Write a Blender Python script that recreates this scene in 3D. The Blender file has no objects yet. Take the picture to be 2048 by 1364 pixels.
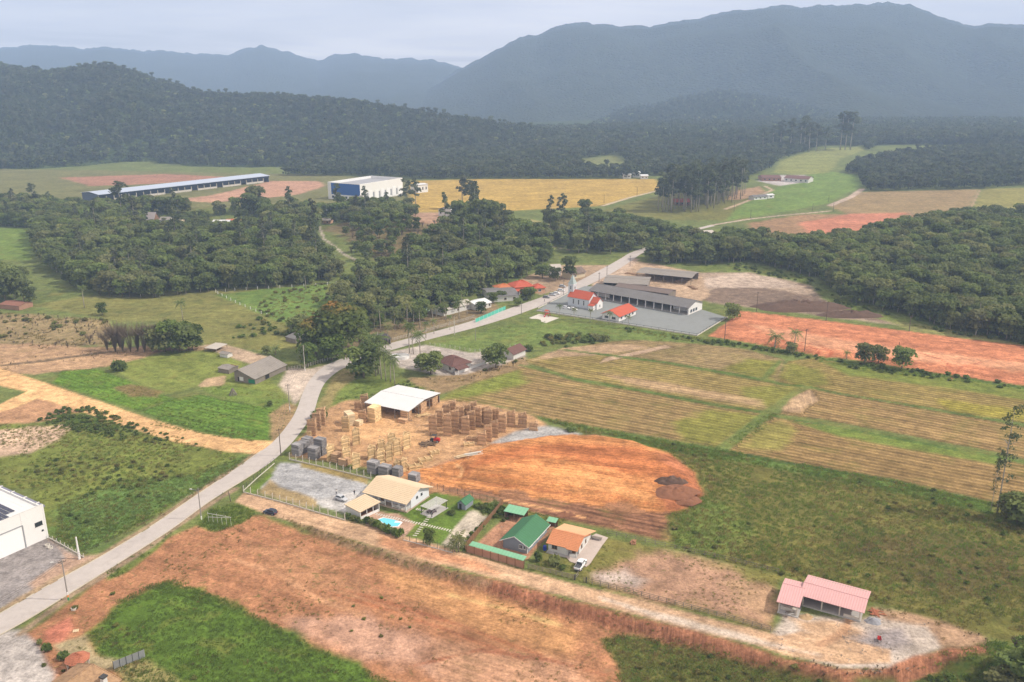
import bpy, bmesh, math, random
import numpy as np
from mathutils import Vector, Matrix
scene = bpy.context.scene
COL = scene.collection
R = math.radians
# ------------------------------------------------------------------ camera
CAM_H = 117.0
FPX = 1720.0                       # focal length in photo pixels (2048 wide)
PITCH = math.atan((682 - 160) / FPX)
cam_d = bpy.data.cameras.new('camera')
cam_d.lens = FPX / 2048 * 36.0
cam_d.sensor_width = 36.0
cam_d.clip_start = 1.0
cam_d.clip_end = 20000.0
cam = bpy.data.objects.new('camera', cam_d)
COL.objects.link(cam)
cam.location = (0, 0, CAM_H)
cam.rotation_euler = (math.pi / 2 - PITCH, 0, 0)
scene.camera = cam
# ------------------------------------------------------------------ sun, sky, exposure
SUN_EL, SUN_AZ = R(46), R(93)      # azimuth clockwise from +Y (north): sun stands to the east
sun_dir = Vector((math.cos(SUN_EL) * math.sin(SUN_AZ), math.cos(SUN_EL) * math.cos(SUN_AZ), math.sin(SUN_EL)))
sl = bpy.data.lights.new('sun', 'SUN')
sl.energy = 4.9
sl.angle = R(1.2)
sl.color = (1.0, 0.925, 0.81)
so = bpy.data.objects.new('sun', sl)
COL.objects.link(so)
so.rotation_euler = sun_dir.to_track_quat('Z', 'Y').to_euler()
so.location = (300, 0, 400)
world = bpy.data.worlds.new('World')
scene.world = world
world.use_nodes = True
wt = world.node_tree
wt.nodes.clear()
def wn(kind, **kw):
  n = wt.nodes.new(kind)
  for k, v in kw.items():
    setattr(n, k, v)
  return n
sky = wn('ShaderNodeTexSky', sky_type='NISHITA')
sky.sun_disc = False
sky.sun_elevation = SUN_EL
sky.sun_rotation = SUN_AZ
sky.altitude = 50
sky.air_density = 1.0
sky.dust_density = 2.0
sky.ozone_density = 1.5
bg = wn('ShaderNodeBackground')
bg.inputs['Strength'].default_value = 0.1
wout = wn('ShaderNodeOutputWorld')
# a layered cloud cover over the sky: projected on a cloud deck, so that it flattens towards the horizon
tc = wn('ShaderNodeTexCoord')
sep = wn('ShaderNodeSeparateXYZ')
wt.links.new(tc.outputs['Generated'], sep.inputs[0])
zc = wn('ShaderNodeMath', operation='MAXIMUM')
wt.links.new(sep.outputs['Z'], zc.inputs[0]); zc.inputs[1].default_value = 0.0
za = wn('ShaderNodeMath', operation='ADD')
wt.links.new(zc.outputs[0], za.inputs[0]); za.inputs[1].default_value = 0.035
dx = wn('ShaderNodeMath', operation='DIVIDE'); dy = wn('ShaderNodeMath', operation='DIVIDE')
wt.links.new(sep.outputs['X'], dx.inputs[0]); wt.links.new(za.outputs[0], dx.inputs[1])
wt.links.new(sep.outputs['Y'], dy.inputs[0]); wt.links.new(za.outputs[0], dy.inputs[1])
cmb = wn('ShaderNodeCombineXYZ')
wt.links.new(dx.outputs[0], cmb.inputs[0]); wt.links.new(dy.outputs[0], cmb.inputs[1])
cn = wn('ShaderNodeTexNoise')
cn.inputs['Scale'].default_value = 0.13
cn.inputs['Detail'].default_value = 7
cn.inputs['Roughness'].default_value = 0.55
cn.inputs['Distortion'].default_value = 0.4
wt.links.new(cmb.outputs[0], cn.inputs['Vector'])
cr = wn('ShaderNodeValToRGB')
cr.color_ramp.elements[0].position = 0.36
cr.color_ramp.elements[0].color = (9.2, 8.4, 8.0, 1)
cr.color_ramp.elements[1].position = 0.60
cr.color_ramp.elements[1].color = (16.2, 14.4, 13.2, 1)
wt.links.new(cn.outputs['Fac'], cr.inputs[0])
mixw = wn('ShaderNodeMixRGB')
mixw.inputs[0].default_value = 0.92
wt.links.new(sky.outputs[0], mixw.inputs[1])
wt.links.new(cr.outputs[0], mixw.inputs[2])
wt.links.new(mixw.outputs[0], bg.inputs['Color'])
wt.links.new(bg.outputs[0], wout.inputs[0])
vs = scene.view_settings
vs.view_transform = 'Standard'
vs.look = 'None'
vs.exposure = -0.08
vs.gamma = 1.0
vs.use_curve_mapping = False
scene.cycles.use_denoising = True
scene.cycles.max_bounces = 5
scene.cycles.diffuse_bounces = 2
scene.cycles.glossy_bounces = 2
scene.cycles.transmission_bounces = 2
scene.cycles.transparent_max_bounces = 4
scene.cycles.volume_bounces = 2
scene.cycles.caustics_reflective = False
scene.cycles.caustics_refractive = False
# ------------------------------------------------------------------ numbers: noise, pixels to ground, terrain height
rng = np.random.default_rng(7)
random.seed(7)
_perm = rng.random((512, 512))
def vnoise(x, y, seed=0):
  x = np.asarray(x, float) + seed * 37.13
  y = np.asarray(y, float) + seed * 91.7
  xi = np.floor(x).astype(int); yi = np.floor(y).astype(int)
  fx = x - xi; fy = y - yi
  fx = fx * fx * (3 - 2 * fx); fy = fy * fy * (3 - 2 * fy)
  g = lambda a, b: _perm[a % 512, b % 512]
  return (g(xi, yi) * (1 - fx) + g(xi + 1, yi) * fx) * (1 - fy) + (g(xi, yi + 1) * (1 - fx) + g(xi + 1, yi + 1) * fx) * fy
def fbm(x, y, octaves=4, seed=0):
  s = 0; a = 0.5; t = 0
  for o in range(octaves):
    s = s + a * vnoise(x * 2 ** o, y * 2 ** o, seed + o); t += a; a *= 0.5
  return s / t
def sstep(a, b, x):
  t = np.clip((x - a) / (b - a), 0, 1)
  return t * t * (3 - 2 * t)
cp, sp_ = math.cos(PITCH), math.sin(PITCH)
def ray(x, y):
  u = (x - 1024) / FPX; v = (y - 682) / FPX
  return u, cp - v * sp_, -sp_ - v * cp
def flat(x, y, z=0.0):
  u, Y, Z = ray(x, y)
  t = (z - CAM_H) / Z
  return np.array((u * t, Y * t))
def project(X, Y, Z):
  d = Y * cp - (Z - CAM_H) * sp_
  v = -(Y * sp_ + (Z - CAM_H) * cp)
  return 1024 + FPX * X / d, 682 + FPX * v / d
def poly_flat(pts):
  return np.array([flat(x, y) for x, y in pts])
def sd_poly(X, Y, poly):
  """signed distance to a closed polygon (negative inside)"""
  d = np.full(X.shape, 1e18); ins = np.zeros(X.shape, bool)
  n = len(poly)
  for i in range(n):
    ax, ay = poly[i]; bx, by = poly[(i + 1) % n]
    ex, ey = bx - ax, by - ay
    px, py = X - ax, Y - ay
    t = np.clip((px * ex + py * ey) / (ex * ex + ey * ey + 1e-12), 0, 1)
    d = np.minimum(d, (px - ex * t) ** 2 + (py - ey * t) ** 2)
    c = ((ay > Y) != (by > Y)) & (X < (bx - ax) * (Y - ay) / (by - ay + 1e-12) + ax)
    ins ^= c
  d = np.sqrt(d)
  return np.where(ins, -d, d)
def sd_line(X, Y, pts):
  d = np.full(X.shape, 1e18)
  for i in range(len(pts) - 1):
    ax, ay = pts[i]; bx, by = pts[i + 1]
    ex, ey = bx - ax, by - ay
    px, py = X - ax, Y - ay
    t = np.clip((px * ex + py * ey) / (ex * ex + ey * ey + 1e-12), 0, 1)
    d = np.minimum(d, (px - ex * t) ** 2 + (py - ey * t) ** 2)
  return np.sqrt(d)
# lane (unpaved, along the plots): its lower edge is the top of a cut bank
LANE_LOW = [(470, 1005), (540, 1035), (640, 1065), (750, 1098), (880, 1133), (1000, 1163), (1100, 1190), (1200, 1216),
      (1300, 1242), (1400, 1268), (1500, 1292), (1570, 1318), (1680, 1338), (1780, 1338), (1850, 1305)]
LANE_UP = [(488, 985), (560, 1003), (640, 1025), (700, 1042), (760, 1058), (880, 1092), (940, 1108), (1045, 1140), (1150, 1168), (1300, 1205), (1450, 1243), (1560, 1272)]
_lane_low = poly_flat(LANE_LOW)
_lowfield = poly_flat([(520, 1030)] + LANE_LOW[2:] + [(1960, 1310), (2200, 1364), (1500, 1800), (600, 1800), (400, 1300), (430, 1080)])
_mound = poly_flat([(905, 945), (940, 905), (1010, 886), (1100, 872), (1190, 872), (1270, 882), (1340, 912), (1385, 950), (1400, 985), (1375, 1010), (1330, 1020), (1240, 1008), (1100, 985), (1000, 968)])
_redstrip = poly_flat([(1425, 668), (1478, 632), (1640, 645), (1830, 668), (2048, 695), (2300, 720), (2300, 800), (2048, 765), (1900, 745), (1740, 722), (1620, 708), (1500, 685)])
def bump(X, Y, px, py, rx, ry, hgt):
  c = flat(px, py)
  return hgt * np.exp(-(((X - c[0]) / rx) ** 2 + ((Y - c[1]) / ry) ** 2))
def hgt(X, Y):
  X = np.asarray(X, float); Y = np.asarray(Y, float)
  z = np.zeros(np.broadcast(X, Y).shape)
  z = z + bump(X, Y, 860, 480, 70, 75, 13)
  z = z + bump(X, Y, 640, 430, 90, 80, 6)
  z = z + bump(X, Y, 330, 490, 120, 70, 5)
  z = z + bump(X, Y, 400, 436, 70, 28, 8)
  z = z + bump(X, Y, 1045, 470, 45, 60, 6)
  z = z + bump(X, Y, 1850, 500, 150, 90, 8)
  z = z + 14 * sstep(950, 1750, Y) * sstep(-200, 300, X)
  near = (Y < 480)
  if near.any():
    Xn = np.broadcast_to(X, z.shape)[near]; Yn = np.broadcast_to(Y, z.shape)[near]
    zz = np.zeros(Xn.shape)
    d = sd_poly(Xn, Yn, _lowfield)
    ramp = sstep(-72, 5, Xn)
    bw = 1.0 + 1.7 * ramp
    zz -= (0.25 + 2.7 * ramp) * sstep(0.2, bw + 0.2, -d)
    d = sd_poly(Xn, Yn, _mound)
    zz += 1.3 * sstep(-1.0, 3.5, -d)
    d = sd_poly(Xn, Yn, _redstrip)
    zz += 1.2 * sstep(0, 3.0, -d)
    z[near] += zz
  return z
def hs(x, y):
  return float(hgt(np.array([x]), np.array([y]))[0])
_ts = np.concatenate([np.linspace(95, 420, 260), np.linspace(423, 1600, 320)])
def P(x, y):
  """the point of the terrain seen at photo pixel x, y"""
  u, Yd, Zd = ray(x, y)
  t0 = -CAM_H / Zd
  lo, hi = t0 * 0.80, t0 * 1.06
  ts = np.linspace(lo, hi, 120)
  f = CAM_H + Zd * ts - hgt(u * ts, Yd * ts)
  k = np.argmax(f < 0)
  if k == 0:
    k = 1 if f[0] < 0 else len(ts) - 1
  a = f[k - 1] / (f[k - 1] - f[k] + 1e-9)
  t = ts[k - 1] + (ts[k] - ts[k - 1]) * a
  return Vector((u * t, Yd * t, hs(u * t, Yd * t)))
def polyP(pts):
  return np.array([tuple(P(x, y))[:2] for x, y in pts])
# ------------------------------------------------------------------ shader helpers
_mats = {}
class NT:
  def __init__(self, name):
    self.m = bpy.data.materials.new(name)
    self.m.use_nodes = True
    self.t = self.m.node_tree
    self.b = self.t.nodes['Principled BSDF']
    self.b.inputs['Roughness'].default_value = 0.9
    self.b.inputs['Specular IOR Level'].default_value = 0.25
  def n(self, kind, **kw):
    nd = self.t.nodes.new(kind)
    for k, v in kw.items():
      setattr(nd, k, v)
    return nd
  def link(self, a, b):
    self.t.links.new(a, b)
  def val(self, v, sock):
    if hasattr(v, 'is_output'):
      self.link(v, sock)
    else:
      sock.default_value = v
  def math(self, op, a, b=0.0, clamp=False):
    nd = self.n('ShaderNodeMath', operation=op, use_clamp=clamp)
    self.val(a, nd.inputs[0]); self.val(b, nd.inputs[1])
    return nd.outputs[0]
  def mix(self, fac, a, b, mode='MIX'):
    nd = self.n('ShaderNodeMixRGB', blend_type=mode)
    self.val(fac, nd.inputs[0]); self.val(a, nd.inputs[1]); self.val(b, nd.inputs[2])
    return nd.outputs[0]
  def attr(self, name):
    return self.n('ShaderNodeAttribute', attribute_name=name)
  def coords(self, kind='Object'):
    return self.n('ShaderNodeTexCoord').outputs[kind]
  def pos(self):
    return self.n('ShaderNodeNewGeometry').outputs['Position']
  def noise(self, vec, scale, detail=4, rough=0.6, dist=0.0):
    nd = self.n('ShaderNodeTexNoise')
    nd.inputs['Scale'].default_value = scale
    nd.inputs['Detail'].default_value = detail
    nd.inputs['Roughness'].default_value = rough
    nd.inputs['Distortion'].default_value = dist
    self.link(vec, nd.inputs['Vector'])
    return nd.outputs['Fac']
  def mapping(self, vec, scale=(1, 1, 1), rot=(0, 0, 0)):
    nd = self.n('ShaderNodeMapping')
    nd.inputs['Scale'].default_value = scale
    nd.inputs['Rotation'].default_value = rot
    self.link(vec, nd.inputs['Vector'])
    return nd.outputs[0]
  def remap(self, v, a, b, c, d):
    nd = self.n('ShaderNodeMapRange')
    self.val(v, nd.inputs[0])
    for i, q in enumerate((a, b, c, d)):
      self.val(q, nd.inputs[i + 1])
    return nd.outputs[0]
  def bump(self, h, strength=0.5, dist=0.1):
    nd = self.n('ShaderNodeBump')
    nd.inputs['Strength'].default_value = strength
    nd.inputs['Distance'].default_value = dist
    self.link(h, nd.inputs['Height'])
    self.link(nd.outputs[0], self.b.inputs['Normal'])
  def color(self, c):
    self.val(c if hasattr(c, 'is_output') else (*c, 1), self.b.inputs['Base Color'])
    return self
def mat(name, col, rough=0.85, var=0.12, scale=1.5, spec=0.25, metal=0.0, bump=0.0, stain=0.0, bscale=None):
  """a procedural surface: base colour with two scales of mottling, optional stains and fine relief"""
  key = name
  if key in _mats:
    return _mats[key]
  mm = sum(col) / 3; col = tuple(.92 * mm * (c / mm) ** 1.12 for c in col)
  t = NT(name)
  p = t.pos()
  n1 = t.noise(p, scale, 5, 0.65)
  n2 = t.noise(p, scale * 0.13, 3, 0.6)
  f = t.math('ADD', t.math('MULTIPLY', n1, 0.6), t.math('MULTIPLY', n2, 0.4))
  k = t.remap(f, 0.25, 0.75, 1 - var, 1 + var)
  c = t.mix(1.0, (*col, 1), t.n('ShaderNodeCombineColor').outputs[0], 'MULTIPLY')
  comb = [nd for nd in t.t.nodes if nd.bl_idname == 'ShaderNodeCombineColor'][-1]
  for i in range(3):
    t.link(k, comb.inputs[i])
  if stain > 0:
    n3 = t.noise(p, scale * 0.4, 6, 0.75, 0.8)
    s = t.remap(n3, 0.5, 0.68, 0, stain)
    c = t.mix(s, c, (col[0] * 0.42, col[1] * 0.38, col[2] * 0.34, 1))
  t.color(c)
  t.b.inputs['Roughness'].default_value = rough
  t.b.inputs['Specular IOR Level'].default_value = spec
  t.b.inputs['Metallic'].default_value = metal
  if bump > 0:
    t.bump(t.noise(p, bscale or scale * 4, 4, 0.6), bump, 0.05)
  _mats[key] = t.m
  return t.m
# ------------------------------------------------------------------ object helpers
def link(o):
  COL.objects.link(o)
  return o
def tag(o, label=None, cat=None, group=None, kind=None):
  if label: o['label'] = label
  if cat: o['category'] = cat
  if group: o['group'] = group
  if kind: o['kind'] = kind
  return o
def empty(name, loc=(0, 0, 0), rz=0.0, label=None, cat=None, group=None):
  o = bpy.data.objects.new(name, None)
  o.empty_display_size = 0.5
  link(o)
  o.location = loc
  o.rotation_euler = (0, 0, rz)
  return tag(o, label, cat, group)
def mesh_obj(name, verts, faces, mats, parent=None, mi=None, smooth=False):
  me = bpy.data.meshes.new(name)
  me.from_pydata([tuple(v) for v in verts], [], [tuple(f) for f in faces])
  for m in (mats if isinstance(mats, (list, tuple)) else [mats]):
    me.materials.append(m)
  if mi is not None:
    me.polygons.foreach_set('material_index', np.asarray(mi, dtype=np.int32))
  if smooth:
    me.polygons.foreach_set('use_smooth', np.ones(len(me.polygons), bool))
  me.update()
  o = bpy.data.objects.new(name, me)
  link(o)
  if parent is not None:
    o.parent = parent
  return o
def copy_tree(o, parent=None):
  c = o.copy()
  link(c)
  if parent is not None:
    c.parent = parent
  for ch in [q for q in o.children]:
    copy_tree(ch, c)
  return c
class MB:
  """collects boxes, prisms, tubes and sheets; build() links them as ONE mesh"""
  def __init__(self):
    self.v = []; self.f = []; self.m = []
  def add(self, verts, faces, mi=0):
    o = len(self.v)
    self.v += [tuple(v) for v in verts]
    self.f += [tuple(i + o for i in f) for f in faces]
    self.m += [mi] * len(faces)
    return self
  def box(self, x0, x1, y0, y1, z0, z1, mi=0, rz=0.0, about=None):
    vs_ = [(x0, y0, z0), (x1, y0, z0), (x1, y1, z0), (x0, y1, z0), (x0, y0, z1), (x1, y0, z1), (x1, y1, z1), (x0, y1, z1)]
    if rz:
      ax, ay = about or ((x0 + x1) / 2, (y0 + y1) / 2)
      c, s = math.cos(rz), math.sin(rz)
      vs_ = [(ax + (x - ax) * c - (y - ay) * s, ay + (x - ax) * s + (y - ay) * c, z) for x, y, z in vs_]
    return self.add(vs_, [(0, 3, 2, 1), (4, 5, 6, 7), (0, 1, 5, 4), (1, 2, 6, 5), (2, 3, 7, 6), (3, 0, 4, 7)], mi)
  def bar(self, p, q, w, h=None, mi=0):
    """square bar from p to q"""
    p, q = Vector(p), Vector(q)
    d = (q - p).normalized()
    up = Vector((0, 0, 1)) if abs(d.z) < 0.95 else Vector((0, 1, 0))
    s = d.cross(up).normalized() * w / 2
    u = s.cross(d).normalized() * (h or w) / 2
    vs_ = [p - s - u, p + s - u, p + s + u, p - s + u, q - s - u, q + s - u, q + s + u, q - s + u]
    return self.add(vs_, [(0, 1, 2, 3), (7, 6, 5, 4), (0, 4, 5, 1), (1, 5, 6, 2), (2, 6, 7, 3), (3, 7, 4, 0)], mi)
  def tube(self, pts, rad, n=8, mi=0, cap=True):
    pts = [Vector(p) for p in pts]
    rr = rad if isinstance(rad, (list, tuple)) else [rad] * len(pts)
    o = len(self.v); fs = []
    vs_ = []
    for i, p in enumerate(pts):
      d = (pts[min(i + 1, len(pts) - 1)] - pts[max(i - 1, 0)]).normalized()
      up = Vector((0, 0, 1)) if abs(d.z) < 0.9 else Vector((1, 0, 0))
      s = d.cross(up).normalized(); u = s.cross(d).normalized()
      for k in range(n):
        a = 2 * math.pi * k / n
        vs_.append(p + (s * math.cos(a) + u * math.sin(a)) * rr[i])
    for i in range(len(pts) - 1):
      for k in range(n):
        a, b = i * n + k, i * n + (k + 1) % n
        fs.append((a, a + n, b + n, b))
    if cap:
      fs.append(tuple(range(n))); fs.append(tuple(range(len(vs_) - 1, len(vs_) - 1 - n, -1)))
    return self.add(vs_, fs, mi)
  def prism(self, outline, y0, y1, mi=0):
    """outline in x,z (counter-clockwise seen from -y) extruded along y"""
    n = len(outline)
    vs_ = [(x, y0, z) for x, z in outline] + [(x, y1, z) for x, z in outline]
    fs = [tuple(range(n)), tuple(range(2 * n - 1, n - 1, -1))]
    for i in range(n):
      j = (i + 1) % n
      fs.append((i, i + n, j + n, j))
    return self.add(vs_, fs, mi)
  def slab(self, a, b, c, d, th, mi=0):
    """a four-cornered sheet of thickness th hanging below its top corners a b c d (seen from above counter-clockwise)"""
    a, b, c, d = [Vector(q) for q in (a, b, c, d)]
    nrm = (b - a).cross(d - a).normalized() * th
    vs_ = [a, b, c, d, a - nrm, b - nrm, c - nrm, d - nrm]
    return self.add(vs_, [(0, 1, 2, 3), (7, 6, 5, 4), (0, 4, 5, 1), (1, 5, 6, 2), (2, 6, 7, 3), (3, 7, 4, 0)], mi)
  def build(self, name, mats, parent=None, smooth=False, label=None, kind=None):
    o = mesh_obj(name, self.v, self.f, mats, parent, self.m, smooth)
    if label: o['label'] = label
    if kind: o['kind'] = kind
    return o
# ------------------------------------------------------------------ the ground: one sheet, cut along the edges of what lies in it
G_OLIVE = (0.165, 0.160, 0.055); G_BRIGHT = (0.150, 0.205, 0.045); G_LAWN = (0.095, 0.150, 0.030); G_DARK = (0.070, 0.100, 0.028)
G_DRY = (0.270, 0.220, 0.095); G_MID = (0.125, 0.150, 0.045); G_PALE = (0.200, 0.215, 0.085)
RED = (0.400, 0.200, 0.110); ORANGE = (0.540, 0.270, 0.120); SAND = (0.660, 0.440, 0.240); TAN = (0.500, 0.345, 0.215)
PINK = (0.520, 0.350, 0.255); DSOIL = (0.200, 0.115, 0.075); GRAV = (0.360, 0.355, 0.360); CONC = (0.500, 0.455, 0.410)
RICE = (0.262, 0.192, 0.094); RICEG = (0.255, 0.235, 0.070); BRICK = (0.470, 0.190, 0.095); WASTE = (0.330, 0.270, 0.220)
PALE = (0.560, 0.490, 0.420); BROWN = (0.270, 0.170, 0.110)
ROW = ((1150, 760), (1535, 825))
MND = ((930, 935), (1330, 985)); MND2 = ((960, 990), (1330, 1068)); LAN = ((750, 1075), (1450, 1250)); RS = ((1480, 660), (2000, 735))
FG = ((520, 1150), (1150, 1330))
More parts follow.
